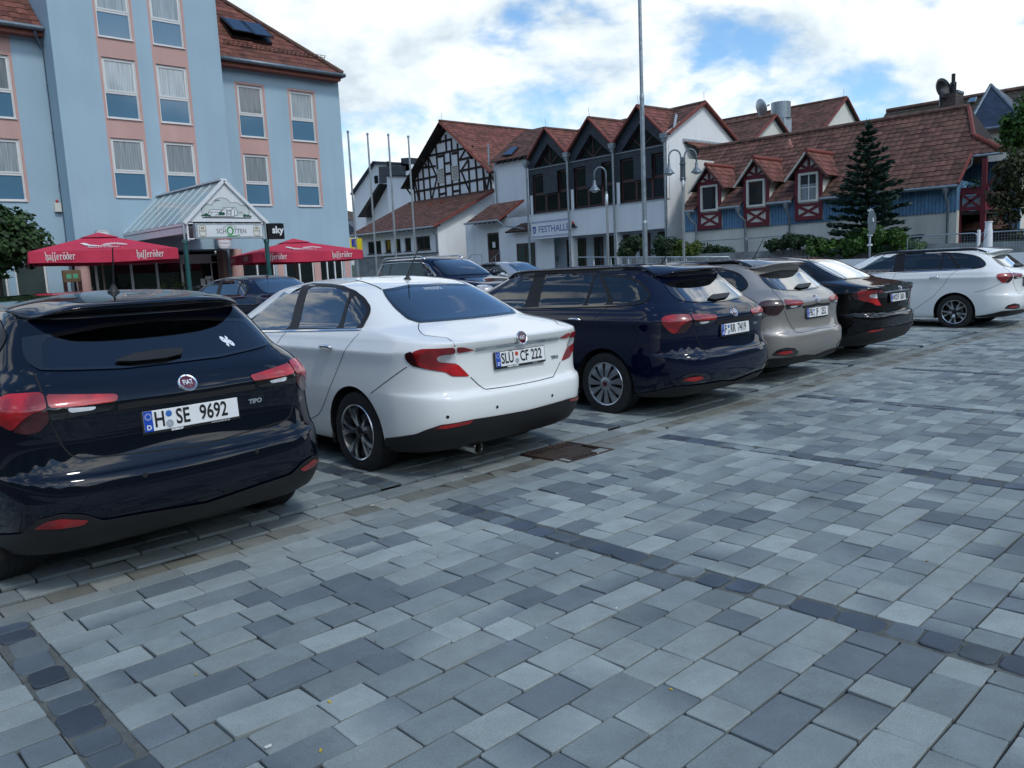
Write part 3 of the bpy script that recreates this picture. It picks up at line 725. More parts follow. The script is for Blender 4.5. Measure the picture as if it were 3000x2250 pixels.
OUT['hatch'] = dict(
    dlo=smooth_poly([(2.0,1.06),(.9,1.07),(-.10,1.11),(-.22,1.19),(-.20,1.29),(-.02,1.37),(.5,1.425),(1.1,1.42),(1.5,1.34)], 2),
    panes=[('glass_side', smooth_poly([(1.9,1.08),(1.12,1.09),(.93,1.40),(1.1,1.40),(1.45,1.335)], 1)), ('glass_tint', smooth_poly([(1.02,1.09),(.16,1.115),(.05,1.35),(.4,1.395),(.85,1.40)], 1)), ('glass_tint', smooth_poly([(.10,1.115),(-.08,1.125),(-.18,1.2),(-.16,1.28),(0,1.34)], 1))],
    belt=[(2.0,1.055),(-.1,1.105)],
    rw=o('cyl', [(118,352),(230,332),(480,278),(700,262),('L',0,1.34)], 1, False), rwb=o('cyl', [(880,525),(600,549),(330,558),(195,557),(140,525),(112,470),(108,400)], 1, False),
    pane=o('cyl', [(225,352),(480,322),(700,300),('L',0,1.322)], 1, False), paneb=o('cyl', [(880,510),(600,534),(330,546),(212,546),(203,450)], 1, False),
    lamp=[('red', o('cyl', [(-70,760),(-50,712),(0,690),(40,673),(190,664),(212,674),(232,742),(160,765),(110,800),(60,852),(0,820),(-40,795)])), ('darkred', o('cyl', [(232,744),(243,800),(195,853),(130,868),(62,854),(112,802),(162,767)], 1))],
    inner=[('red', o('cyl', [(224,675),(565,672),(574,690),(560,707),(400,729),(238,741)], 1)), ('gloss', o('cyl', [(238,743),(400,731),(562,709),(578,694),(548,745),(430,768),(246,800)], 1)), ('clear', o('cyl', [(325,741),(468,730),(455,747),(340,762)], 1))],
    gaps=[('cyl', o('cyl', [(160,562),(185,610),(205,662)], 1, False)), ('cyl', o('cyl', [(243,800),(300,920),(345,970),(400,985),(600,965),('L',0,.655)], 1, False)),
          ('side', [(.05,1.1),(.1,.9),(.32,.6),(.62,.33)])],
    trim=o('cyl', [(570,735),(700,714),(850,697),('L',0,.922)], 1, False),
    valance=o('cyl', [(-20,1350),(110,1345),(200,1275),(300,1250),(410,1252),(500,1280),(700,1245),('L',0,.352)], 1, False), vz=.222,
    refl=o('cyl', [(170,1322),(230,1287),(300,1272),(435,1277),(400,1303),(300,1318)], 1),
    wiper=o('cyl', [(548,523),(650,486),(780,466),(885,458),(882,488),(800,510),(640,526)], 1),
    handle=[(.35,.945)], plate=(-.727, .825, .06), emb=(0, .992), tipo=(.43, .84), ant=((585,170), (600,-5), k1), sens=[(705,1065)], sc=k1)
o = O('wagon', 'wagon', k3)
OUT['wagon'] = dict(
    dlo=o('side', [('L',1.98,1.09),(70,338),(190,272),(330,246),(470,238),(680,238),(880,246),(1000,256),(1120,282),(1190,316),(1235,375),(1245,415),(1225,447),(1180,470),(1100,481),(930,491),(370,505),('L',2.05,1.05)], 1),
    panes=[('glass_side', o('side', [(325,499),(428,250),(330,257),(200,287),(85,347),('L',1.9,1.09),('L',1.93,1.075),(200,502)], 1)), ('glass_tint', o('side', [(428,491),(505,247),(838,263),(758,484)], 1)),
           ('glass_tint', o('side', [(780,482),(850,264),(876,266),(940,430),(918,477)], 1)), ('glass_tint', o('side', [(962,468),(972,430),(903,266),(1000,272),(1110,296),(1178,328),(1222,386),(1228,415),(1205,443),(1150,459)], 1))],
    belt=[(2.05,1.045),(-.25,1.10)],
    rw=o('cyl', [(1333,315),(1400,285),(1480,247),(1580,240),('L',0,1.345)], 1, False), rwb=o('cyl', [(1720,455),(1600,460),(1510,452),(1440,440),(1385,392)], 1, False),
    pane=o('cyl', [(1415,314),(1520,298),(1620,285),('L',0,1.315)], 1, False), paneb=o('cyl', [(1720,444),(1600,450),(1500,448),(1430,355)], 1, False),
    lamp=[('red', o('cyl', [(1320,580),(1340,560),(1400,546),(1524,543),(1543,585),(1480,608),(1450,650),(1425,683),(1395,677),(1350,640),(1326,612)])), ('darkred', o('cyl', [(1545,588),(1535,625),(1490,675),(1428,684),(1452,652),(1482,610)], 1))],
    inner=[('red', o('cyl', [(1537,541),(1700,545),(1720,556),(1714,578),(1600,589),(1550,584)], 1)), ('gloss', o('cyl', [(1550,588),(1600,592),(1712,581),(1695,600),(1560,628)], 1)), ('clear', o('cyl', [(1590,597),(1664,591),(1650,605),(1602,612)], 1))],
    gaps=[('cyl', o('cyl', [(1447,447),(1456,476),(1500,523),(1520,540)], 1, False)), ('cyl', o('cyl', [(1545,640),(1590,740),(1650,826),(1700,828),(1800,806),('L',0,.625)], 1, False)), ('side', o('side', [(940,490),(850,560),(790,690),(740,760),(700,830),('L',.75,.33)], 1, False)),
          ('side', [(1.08,1.06),(1.14,.9),(1.2,.7),(1.2,.33)]), ('cyl', o('cyl', [(1305,232),(1290,265),(1310,300)], 1, False)), ('side', o('side', [(1390,685),(1240,760),(1100,800)], 0, False))],
    trim=o('cyl', [(1715,604),(1800,590),('L',0,.915)], 1, False),
    valance=o('cyl', [(1150,1112),(1300,1090),(1420,1060),(1560,1050),(1750,1020),('L',0,.30)], 1, False), vz=.222,
    recess=o('cyl', [(1435,1032),(1478,985),(1560,962),(1640,966),(1680,1000),(1650,1030),(1560,1036)], 1), refl=o('cyl', [(1460,1015),(1520,995),(1600,985),(1625,1000),(1560,1022)], 1),
    wiper=o('cyl', [(1645,436),(1680,411),(1800,396),(1808,406),(1780,430),(1700,447)], 1),
    handle=o('side', [(700,584)], 0), plate=(-.948, .825, .06), emb=(0, .983), tipo=(.44, .84), ant=((1360,178), (1425,25), k3), sens=[], sc=k3, rails=True)
def sym(half_open):
    """left-half polyline (left -> centre) closed by its mirror image"""
    return list(half_open)+[(-a, b) for a, b in reversed(half_open) if abs(a) > 1e-6]
def parked_car(kind, pose, colour, wheel, label, group=None, z=0.0, plate=None, seals=('sealblue', 'seal'), frame=None, url=None, lit=('red', 'darkred'), rw_glass=None, ant=True, em=True, exhaust=False, side_glass=None, front_glass=None, spoiler=False, detail=True):
    sh = SH[kind]; D = OUT[kind]; P = CM[colour]
    root = empty('parked_car', (pose[0], pose[1], z), pose[2], label, 'car', group)
    rwo = sym(D['rw']) if D['rw'][0][0] < 0 else D['rw']
    rw = sym(D['rw'])+sym(list(D['rwb']))[::1] if False else None
    top = D['rw']; bot = [p for p in D['rwb'] if p[0] < -.02]
    L = [(-0.0, bot[0][1])]+bot+[p for p in top if p[0] < -.005]+[(0, top[-1][1])]
    rwpoly = L+[(-a, b) for a, b in reversed(L[1:-1])]
    if 'pane' in D:
        top = D['pane']; bot = [p for p in D['paneb'] if p[0] < -.02]
        L = [(0, bot[0][1])]+bot+[p for p in top if p[0] < -.005]+[(0, top[-1][1])]; pane = L+[(-a, b) for a, b in reversed(L[1:-1])]
    else:
        A = np.array(rwpoly); c = A.mean(0); pane = [tuple(c+(p-c)*np.array([.955, .87])) for p in A]
    if kind != 'sedan': rwpoly, pane = [[(a, min(b, 1.330-.05*min(1, abs(a)/.85)**2-z_)) for a, b in q] for q, z_ in ((rwpoly, 0), (pane, .022))]
    holes = [('side', D['dlo'], -.014), ('cyl', rwpoly, -.014)]
    V, F = sh.body(holes); me = bpy.data.meshes.new('body'); me.from_pydata(V.tolist(), [], F.tolist()); me.polygons.foreach_set('use_smooth', [True]*len(F)); me.update()
    link_mesh('body', me, P, root)
    # windows
    for sg in (-1, 1):
        m = MB(); sh.put(m, 'side', D['dlo'], .0045, sg, .03, [p for _, p in D['panes']]); m.build('window_frame', CM['pillar'], root, smooth=True, uv=False)
        for g, p in D['panes']:
            if side_glass and g == 'glass_side': g = side_glass
            m = MB(); sh.put(m, 'side', p, .0025, sg, .05); m.build('side_window', CM[g], root, smooth=True, uv=False)
        m = MB(); sh.ribbon(m, 'side', D['belt'], .016, .007, sg, .03); m.build('belt_strip', CM['chrome' if kind != 'wagon' or colour == 'white' else 'gloss'], root, smooth=True, uv=False)
    m = MB(); sh.put(m, 'cyl', rwpoly, .0055, 1, .022, [pane]); m.build('rear_window_border', CM['gloss'], root, smooth=True, uv=False)
    m = MB(); sh.put(m, 'cyl', pane, .0045, 1, .05); rwin = m.build('rear_window', CM[rw_glass or 'glass_rear'], root, smooth=True, uv=False)
    # windscreen
    ws = sh.coord('front', np.array([p for p in sh.V if False] or [(0, 0, 0)]))
    wp = smooth_poly([(-.60, 1.10), (-.66, 1.085), (.66, 1.085), (.60, 1.10), (.53, 1.36), (.46, 1.40), (-.46, 1.40), (-.53, 1.36)], 1)
    m = MB(); sh.put(m, 'front', wp, .003, 1, .07); m.build('windscreen', CM['gloss' if not front_glass else front_glass], root, smooth=True, uv=False)
    # lamps
    for sg in (-1, 1):
        m = MB(); ms = []
        for key in ('lamp', 'inner'):
            m = MB(); ms = []
            for k, poly in D[key]:
                poly = poly if sg < 0 else [(-a, b) for a, b in poly][::-1]
                kk = {'red': lit[0] if key == 'lamp' else 'red', 'darkred': lit[1]}.get(k, k)
                if kk not in ms: ms.append(kk)
                sh.put(m, 'cyl', poly, .006 if k != 'clear' else .008, 1, .025, m=ms.index(kk))
            m.build('tail_light', [CM[k] for k in ms], root, smooth=True, uv=False)
    # panel gaps, strips, bumper
    for mode, line in D['gaps']:
        for sg in (-1, 1):
            g = MB()
            if mode == 'side': sh.ribbon(g, 'side', line, .006, .0012, sg)
            else: sh.ribbon(g, mode, [(a*(1 if sg < 0 else -1), b) for a, b in line], .007 if mode == 'cyl' else .016, .0012, sg)
            g.build('panel_gap', CM['gap'], root, uv=False)
    if 'chrome' in D:
        m = MB(); sh.ribbon(m, 'cyl', sym(D['chrome']), .02, .010); sh.ribbon(m, 'cyl', [(a, b+.011) for a, b in sym(D['chrome'])], .006, .006); m.build('chrome_strip', CM['chrome'], root, smooth=True, uv=False)
    if 'trim' in D:
        m = MB(); sh.ribbon(m, 'cyl', sym(D['trim']), .03, .006); m.build('grip_strip', CM['gap'], root, smooth=True, uv=False)
    va = [p for p in D['valance'] if p[0] < 0]+[(0, D['valance'][-1][1])]
    vp = [(va[0][0]-.02, D['vz'])]+va; vp = vp+[(-a, b) for a, b in reversed(vp[:-1])]
    m = MB(); sh.put(m, 'cyl', vp, .010, 1, .05); m.build('bumper_valance', CM['trim'], root, smooth=True, uv=False)
    for sg in (-1, 1):
        if 'recess' in D:
            q = D['recess']; q = q if sg < 0 else [(-a, b) for a, b in q][::-1]; m = MB(); sh.put(m, 'cyl', q, .004, 1, .03); m.build('reflector_recess', CM['gloss'], root, smooth=True, uv=False)
        q = D['refl']; q = q if sg < 0 else [(-a, b) for a, b in q][::-1]
        m = MB(); sh.put(m, 'cyl', q, .014, 1, .03); m.build('reflector', CM['reflector'], root, smooth=True, uv=False)
        (hy, hz) = D['handle'][0]
        for dy in ((0, 1.02) if detail else (0,)):
            m = MB(); pts = []
            for t in np.linspace(-1, 1, 9):
                p, n = sh.cast('side', hy+dy+.085*t, hz+dy*.012, sg); pts.append(np.array(p)+np.array(n)*(.004+.034*(1-t**4)))
            m.tube(pts, [.008]+[.013]*7+[.008], 8); m.build('door_handle', CM['chrome'] if colour != 'black' else P, root, smooth=True)
    if 'wiper' in D:
        m = MB(); sh.put(m, 'cyl', D['wiper'], .022, 1, .04); sh.put(m, 'cyl', D['wiper'], .010, 1, .04); m.build('wiper', CM['trim'], root, smooth=True, uv=False)
    # sensors
    if D['sens'] and detail:
        for q in D['sens']:
            for a, b in sh.px(POSE[kind], [q], 'cyl', D['sc']):
                for sg in (-1, 1):
                    p, n = sh.cast('cyl', a*sg, b); m = MB(); m.lathe([(.0015, .0125), (.0018, .0105), (.001, .0105)], p, n, 14, m=1); m.lathe([(.0012, .0105), (.0012, 0)], p, n, 14, m=0); m.build('parking_sensor', [P, CM['gap']], root, uv=False)
    p, n = sh.cast('cyl', *D['emb'])
    if kind == 'sedan': n = Vector((0, -.97, .24)); p = p+n*.004
    if em: emblem(root, p, n); badge(root, sh, D['tipo'][0], D['tipo'][1], 'TIPO')
    if plate:
        y, zc, tl = D['plate']; pl = number_plate(root, (0, y-.012, zc), -tl, plate[0], frame=frame, url=url); seal_discs(pl, plate[1], seals)
    if ant:
        a, b, cr = D['ant']; h = sh.px(POSE[kind], [a], 'top', cr); base, n = sh.cast('top', 0.0, h[0][1])
        antenna(root, base, np.array(base)+np.array([0, -.13 if kind != 'hatch' else -.05, .22]) if kind != 'sedan' else np.array(base)+np.array([0, -.20, .25]))
    if D.get('rails'):
        for sg in (-1, 1):
            m = MB(); pts = []; rs = []
            for y in np.linspace(1.62, -.42, 26):
                q, n = sh.cast('top', sg*.565, y); e = min(1, min(1.62-y, y+.42)/.12); pts.append((sg*.565, y, q[2]+.002+.030*e)); rs.append(.016)
            m.tube(pts, rs, 8)
            for i in range(len(pts)-1):
                a, b = pts[i], pts[i+1]; m.box((a[0]-.008, b[1], min(a[2], b[2])-.034), (a[0]+.008, a[1], min(a[2], b[2])-.004))
            m.build('roof_rail', CM['gloss'], root, smooth=True, angle=.7)
    if exhaust:
        m = MB(); m.lathe([(-.25, .040), (0, .047), (.003, .045), (-.01, .041), (-.12, .041)], (-.37, -.83, .205), (.12, -1, -.05), 24, m=0); m.lathe([(-.1, .041), (-.1, 0)], (-.37, -.83, .205), (.12, -1, -.05), 20, m=1)
        m.build('exhaust_pipe', [CM['steel'], CM['soot']], root, smooth=True, angle=.8)
    if spoiler:
        m = MB(); top = []; bot = []
        for x in np.linspace(-.58, .58, 25):
            q, n = sh.cast('cyl', x*1.02, 1.008); q = np.array(q); k = 1-abs(x/.58)**6
            top.append((x, q[1]-.012, 1.012+.042*k)); bot.append((x, q[1]+.16, 1.035+.012*k))
        for i in range(24): m.quad(bot[i], top[i], top[i+1], bot[i+1]); m.quad(top[i], (top[i][0], top[i][1]+.012, .995), (top[i+1][0], top[i+1][1]+.012, .995), top[i+1])
        m.build('boot_spoiler', P, root, smooth=True, angle=.6)
    # door mirrors
    for sg in (-1, 1):
        m = MB(); c = np.array([sg*.93, 1.86, 1.03]); V = []; F = []; a_, b_ = 10, 14
        for i in range(a_+1):
            th = math.pi*i/a_
            for k in range(b_):
                ph = 2*math.pi*k/b_; e = np.array([math.sin(th)*math.cos(ph), math.cos(th), math.sin(th)*math.sin(ph)])
                e = np.sign(e)*np.abs(e)**.75; q = c+e*np.array([.115, .075, .075]); q[1] = max(q[1], c[1]-.045); V.append(q)
        for i in range(a_):
            for k in range(b_): F.append((i*b_+k, i*b_+(k+1) % b_, (i+1)*b_+(k+1) % b_, (i+1)*b_+k))
        m.add(V, F); m.tube([(sg*.78, 1.88, 1.0), (sg*.86, 1.87, 1.0)], .028, 8); m.build('door_mirror', P if colour != 'beige' else CM['trim'], root, smooth=True)
    interior(root); underside(root, sh, -.42, 3.2); put_wheels(root, wheel, sh.WB)
    return root
G6 = 'cars parked side by side along the drain'
NP = lambda a, b: (a, b)
car = parked_car('hatch', POSE['hatch'], 'night', 'alloy', 'dark blue-black hatchback with number plate H SE 9692, in the row beside the white saloon', G6,
    plate=([('H', -.178), ('SE', -.055), ('9692', .115)], -.128), frame='DURKOP', url='WWW.DUERKOP.DE', rw_glass='glass_tint')
st = MB(); sh = SH['hatch']; v, f = text_mesh('96', .05, bold=.004)
st.add([tuple(np.array(sh.cast('cyl', .50+p[0], 1.165+p[1])[0])+np.array(sh.cast('cyl', .50+p[0], 1.165+p[1])[1])*.006) for p in v], f); st.build('window_sticker', CM['sticker'], car, uv=False)
car = parked_car('sedan', POSE['sedan'], 'white', 'alloy', 'white saloon with number plate SLÜ CF 222, chrome boot strip and exhaust pipe', G6,
    plate=([('SLÜ', -.142), ('CF', .035), ('222', .165)], -.045), seals=('sealred', 'seal'), frame='Autohaus  W.Fehl', url='Schlüchtern', exhaust=True)
st = MB(); sh = SH['sedan']; v, f = text_mesh('WWW.TIPO-FORUM.DE', .022, sx=1.3)
st.add([tuple(np.array(sh.cast('cyl', p[0], 1.372+p[1])[0])+np.array(sh.cast('cyl', p[0], 1.372+p[1])[1])*.005) for p in v], f)
st.build('window_sticker', CM['sticker'], car, uv=False)
parked_car('wagon', POSE['wagon'], 'navy', 'cap', 'navy blue estate car with number plate F RR 7419 and silver hubcaps', G6, plate=([('F', -.188), ('RR', -.055), ('7419', .115)], -.135))
parked_car('wagon', POSE['beige'], 'beige', 'cap', 'champagne grey estate car with number plate FB JF 252', G6, plate=([('FB', -.165), ('JF', -.01), ('252', .145)], -.093), lit=('darkred', 'darkred'), em=True)
parked_car('sedan', POSE['black'], 'black', 'alloy', 'black saloon with number plate HA DF 2603 and small boot spoiler', G6, plate=([('HA', -.165), ('DF', -.03), ('2603', .135)], -.1), spoiler=True)
parked_car('wagon', POSE['white'], 'white', 'alloy', 'white estate car with black roof rails parked apart beyond an empty bay', G6, plate=([], -.1))
# ================================================================== CARS ACROSS THE SQUARE
SUV_ROWS = [
    (.84, .36, -.70, .38, .4, 3.62, .36, .5), (.915, .44, -.86, .44, .45, 3.74, .42, .6), (.95, .60, -.92, .60, .5, 3.80, .60, .65), (.962, .76, -.93, .76, .5, 3.83, .74, .7), (.962, .90, -.91, .90, .48, 3.82, .86, .7),
    (.950, 1.02, -.90, 1.02, .45, 3.74, .96, .75), (.925, 1.11, -.88, 1.10, .42, 3.50, 1.04, .85), (.89, 1.17, -.85, 1.17, .40, 3.0, 1.10, .8), (.855, 1.21, -.82, 1.22, .40, 2.52, 1.18, .55),
    (.83, 1.25, -.80, 1.26, .40, 2.42, 1.23, .5), (.775, 1.42, -.70, 1.42, .36, 2.10, 1.43, .45), (.715, 1.60, -.60, 1.60, .34, 1.72, 1.60, .42), (.67, 1.665, -.52, 1.665, .34, 1.52, 1.668, .4), (.48, 1.705, -.40, 1.70, .3, 1.35, 1.71, .3), (.22, 1.722, -.2, 1.712, .2, 1.2, 1.726, .2), (0, 1.73, 0, 1.718, .2, 1.1, 1.732, .15)]
SH['suv'] = Shape(SUV_ROWS, 9, 6, WB=2.89, RA=.40, wz=.36)
def suv(pose, label):
    sh = SH['suv']; P = CM['navy']; root = empty('parked_suv', (pose[0], pose[1], gz(pose[0], pose[1])), pose[2], label, 'car')
    dlo = smooth_poly([(2.05, 1.20), (2.02, 1.25), (1.62, 1.52), (1.35, 1.585), (.6, 1.615), (-.2, 1.60), (-.52, 1.56), (-.66, 1.42), (-.62, 1.27), (-.50, 1.23)], 2)
    pn = [smooth_poly([(1.93, 1.225), (1.58, 1.50), (1.33, 1.56), (1.06, 1.57), (1.0, 1.235)], 1), smooth_poly([(.93, 1.24), (.98, 1.575), (.6, 1.59), (.12, 1.585), (.10, 1.25)], 1), smooth_poly([(.02, 1.255), (.05, 1.582), (-.2, 1.575), (-.47, 1.53), (-.58, 1.42), (-.55, 1.29), (-.45, 1.258)], 1)]
    ws = smooth_poly([(-.72, 1.245), (.72, 1.245), (.665, 1.50), (.60, 1.60), (.3, 1.625), (-.3, 1.625), (-.60, 1.60), (-.665, 1.50)], 1)
    V, F = sh.body([('side', p, .012) for p in pn]+[('front', ws, .012)]); me = bpy.data.meshes.new('body'); me.from_pydata(V.tolist(), [], F.tolist()); me.polygons.foreach_set('use_smooth', [True]*len(F)); link_mesh('body', me, P, root)
    for sg in (-1, 1):
        m = MB(); sh.put(m, 'side', dlo, .004, sg, .04, pn); m.build('window_frame', CM['gloss'], root, smooth=True, uv=False)
        for p in pn: m = MB(); sh.put(m, 'side', p, .002, sg, .06); m.build('side_window', CM['glass_side' if p is pn[0] else 'glass_rear'], root, smooth=True, uv=False)
        m = MB(); sh.ribbon(m, 'side', dlo, .016, .008, sg); m.build('window_chrome', CM['chrome'], root, smooth=True, uv=False)
        m = MB(); pts = []
        for y in np.linspace(1.35, -.55, 20):
            q, n = sh.cast('top', sg*.615, y); pts.append((sg*.615, y, q[2]+.055*min(1, min(1.35-y, y+.55)/.16)))
        m.tube(pts, .02, 8); m.build('roof_rail', CM['chrome'], root, smooth=True)
        m = MB(); m.lathe([(-.10, .02), (-.08, .09), (0, .115), (.06, .11), (.075, 0)], (sg*1.06, 2.02, 1.24), (0, -1, 0), 16); m.tube([(sg*.86, 2.04, 1.2), (sg*1.0, 2.03, 1.22)], .035, 8); m.build('door_mirror', P, root, smooth=True)
        hl = smooth_poly([(sg*.52, .84), (sg*.56, .97), (sg*.74, 1.0), (sg*.86, .985), (sg*.87, .90), (sg*.70, .82)], 1); m = MB(); sh.put(m, 'front', hl, .006, 1, .03); m.build('headlight', CM['clear'], root, smooth=True, uv=False)
    m = MB(); sh.put(m, 'front', ws, .003, 1, .07); m.build('windscreen', CM['glass_side'], root, smooth=True, uv=False)
    gr = [(-.42, .74), (.42, .74), (.50, .84), (.50, .97), (-.50, .97), (-.50, .84)]; m = MB(); sh.put(m, 'front', gr, .005, 1, .04, m=0)
    for z in (.78, .85, .92): sh.ribbon(m, 'front', [(-.48, z), (.48, z)], .02, .016, m=1)
    m.build('grille', [CM['gloss'], CM['chrome']], root, uv=False)
    p, n = sh.cast('front', 0, .88); m = MB(); m.lathe([(0, .085), (.012, .085), (.016, .076), (.008, .070), (.006, 0)], np.array(p)+np.array(n)*.012, n, 28); put_text(m, 'V', .058, np.array(p)+np.array(n)*.03+np.array([0, 0, .028]), (-1, 0, 0), (0, 0, 1), bold=.004); put_text(m, 'W', .06, np.array(p)+np.array(n)*.03-np.array([0, 0, .030]), (-1, 0, 0), (0, 0, 1), bold=.004); m.build('emblem', CM['chrome'], root, smooth=True, angle=.6)
    pl = number_plate(root, (0, 3.86, .60), 0, [('FB', -.165), ('VO', -.02), ('206', .14)]); pl.rotation_euler = (0, 0, math.pi); seal_discs(pl, -.093, ('sealblue', 'seal'))
    m = MB(); sh.put(m, 'front', smooth_poly([(-.75, .40), (.75, .40), (.62, .54), (-.62, .54)], 1), .006, 1, .05); m.build('lower_intake', CM['trim'], root, smooth=True, uv=False)
    s = interior; 
    for x in (-.38, .38):
        m = MB(); m.box((x-.25, .95, .6), (x+.25, 1.45, .85)); m.prism([(x-.24, 1.0, .8), (x-.24, .82, 1.36), (x-.24, .70, 1.34), (x-.24, .88, .8)], (.48, 0, 0)); m.box((x-.13, .70, 1.38), (x+.13, .78, 1.55)); m.build('seat', CM['seat'], root, bevel=.04, smooth=True)
    m = MB(); m.box((-.74, 2.0, .7), (.74, 2.45, 1.17)); m.tube([(-.38+.19*math.cos(a), 1.92+.06*math.sin(a), 1.14+.17*math.sin(a)) for a in np.linspace(0, 2*math.pi, 25)], .015, 6); m.box((-.6, -.6, .6), (.6, .1, 1.2)); m.build('dashboard', CM['trim'], root, bevel=.03, smooth=True)
    underside(root, sh, -.5, 3.5); put_wheels(root, 'alloy', 2.89, .82, .316, 1.14)
    return root
suv((9.90, 13.40, math.pi), 'dark blue off-road car with silver roof rails facing the parked row')
parked_car('sedan', (4.62, 10.75, .10), 'navy', 'alloy', 'dark blue saloon parked before the hotel entrance, seen past the white saloon', z=gz(4.6, 10.75), em=False, detail=False)
parked_car('sedan', (17.3, 18.7, math.pi), 'silver', 'alloy', 'silver car parked far behind, its roof just visible beside the off-road car', z=gz(17.3, 18.7), em=False, detail=False, front_glass='glass_rear')
# ================================================================== building helpers
def atp(q, p0, nn):
    d = ray(*q); p0 = np.asarray(p0, float); nn = np.asarray(nn, float); return CAMP+d*((nn @ (p0-CAMP))/(nn @ d))
class Wall:
    """a vertical wall plane: s along the wall, z up, d outwards"""
    def __init__(s, p0, az, flip=False):
        s.p0 = np.array([p0[0], p0[1], 0.0]); a = R_(az); s.e = np.array([math.cos(a), math.sin(a), 0]); s.n = np.array([-math.sin(a), math.cos(a), 0])
        if s.n @ (CAMP-s.p0) < 0: s.n = -s.n
    def __call__(s, a, z, d=0.0): return s.p0+s.e*a+np.array([0, 0, z])+s.n*d
    def px(s, q, d=0.0):
        p = atp(q, s.p0+s.n*d, s.n); return float((p-s.p0) @ s.e), float(p[2])
    def wall(s, mb, a0, a1, z0, z1, holes=(), depth=.12, m=0, mr=None, matf=None, d=0.0):
        """wall sheet with openings and their reveals; holes (a0, a1, z0, z1)"""
        A = sorted({a0, a1, *[h[0] for h in holes], *[h[1] for h in holes]}); Z = sorted({z0, z1, *[h[2] for h in holes], *[h[3] for h in holes]})
        A = [a for a in A if a0-1e-6 <= a <= a1+1e-6]; Z = [z for z in Z if z0-1e-6 <= z <= z1+1e-6]
        for i in range(len(A)-1):
            for j in range(len(Z)-1):
                c, zc = (A[i]+A[i+1])/2, (Z[j]+Z[j+1])/2
                if any(h[0] < c < h[1] and h[2] < zc < h[3] for h in holes): continue
                mb.quad(s(A[i], Z[j], d), s(A[i+1], Z[j], d), s(A[i+1], Z[j+1], d), s(A[i], Z[j+1], d), m if matf is None else matf(c, zc))
        for (p, q, r, t) in holes:
            k = m if mr is None else mr
            for (x0, y0, x1, y1) in ((p, r, q, r), (q, r, q, t), (q, t, p, t), (p, t, p, r)):
                mb.quad(s(x0, y0, d), s(x1, y1, d), s(x1, y1, d-depth), s(x0, y0, d-depth), k)
    def box(s, mb, a0, a1, z0, z1, d0, d1, m=0):
        return mb.prism([s(a0, z0, d0), s(a1, z0, d0), s(a1, z1, d0), s(a0, z1, d0)], s.n*(d1-d0), m)
    def poly(s, mb, pts, d0, d1, m=0): return mb.prism([s(a, z, d0) for a, z in pts], s.n*(d1-d0), m)
    def bar(s, mb, p, q, w, d0, d1, m=0):
        """timber from p to q, width w, between depths"""
        p = np.array(p, float); q = np.array(q, float); t = (q-p)/np.linalg.norm(q-p); o = np.array([-t[1], t[0]])*w/2
        return s.poly(mb, [tuple(p+o), tuple(p-o), tuple(q-o), tuple(q+o)], d0, d1, m)
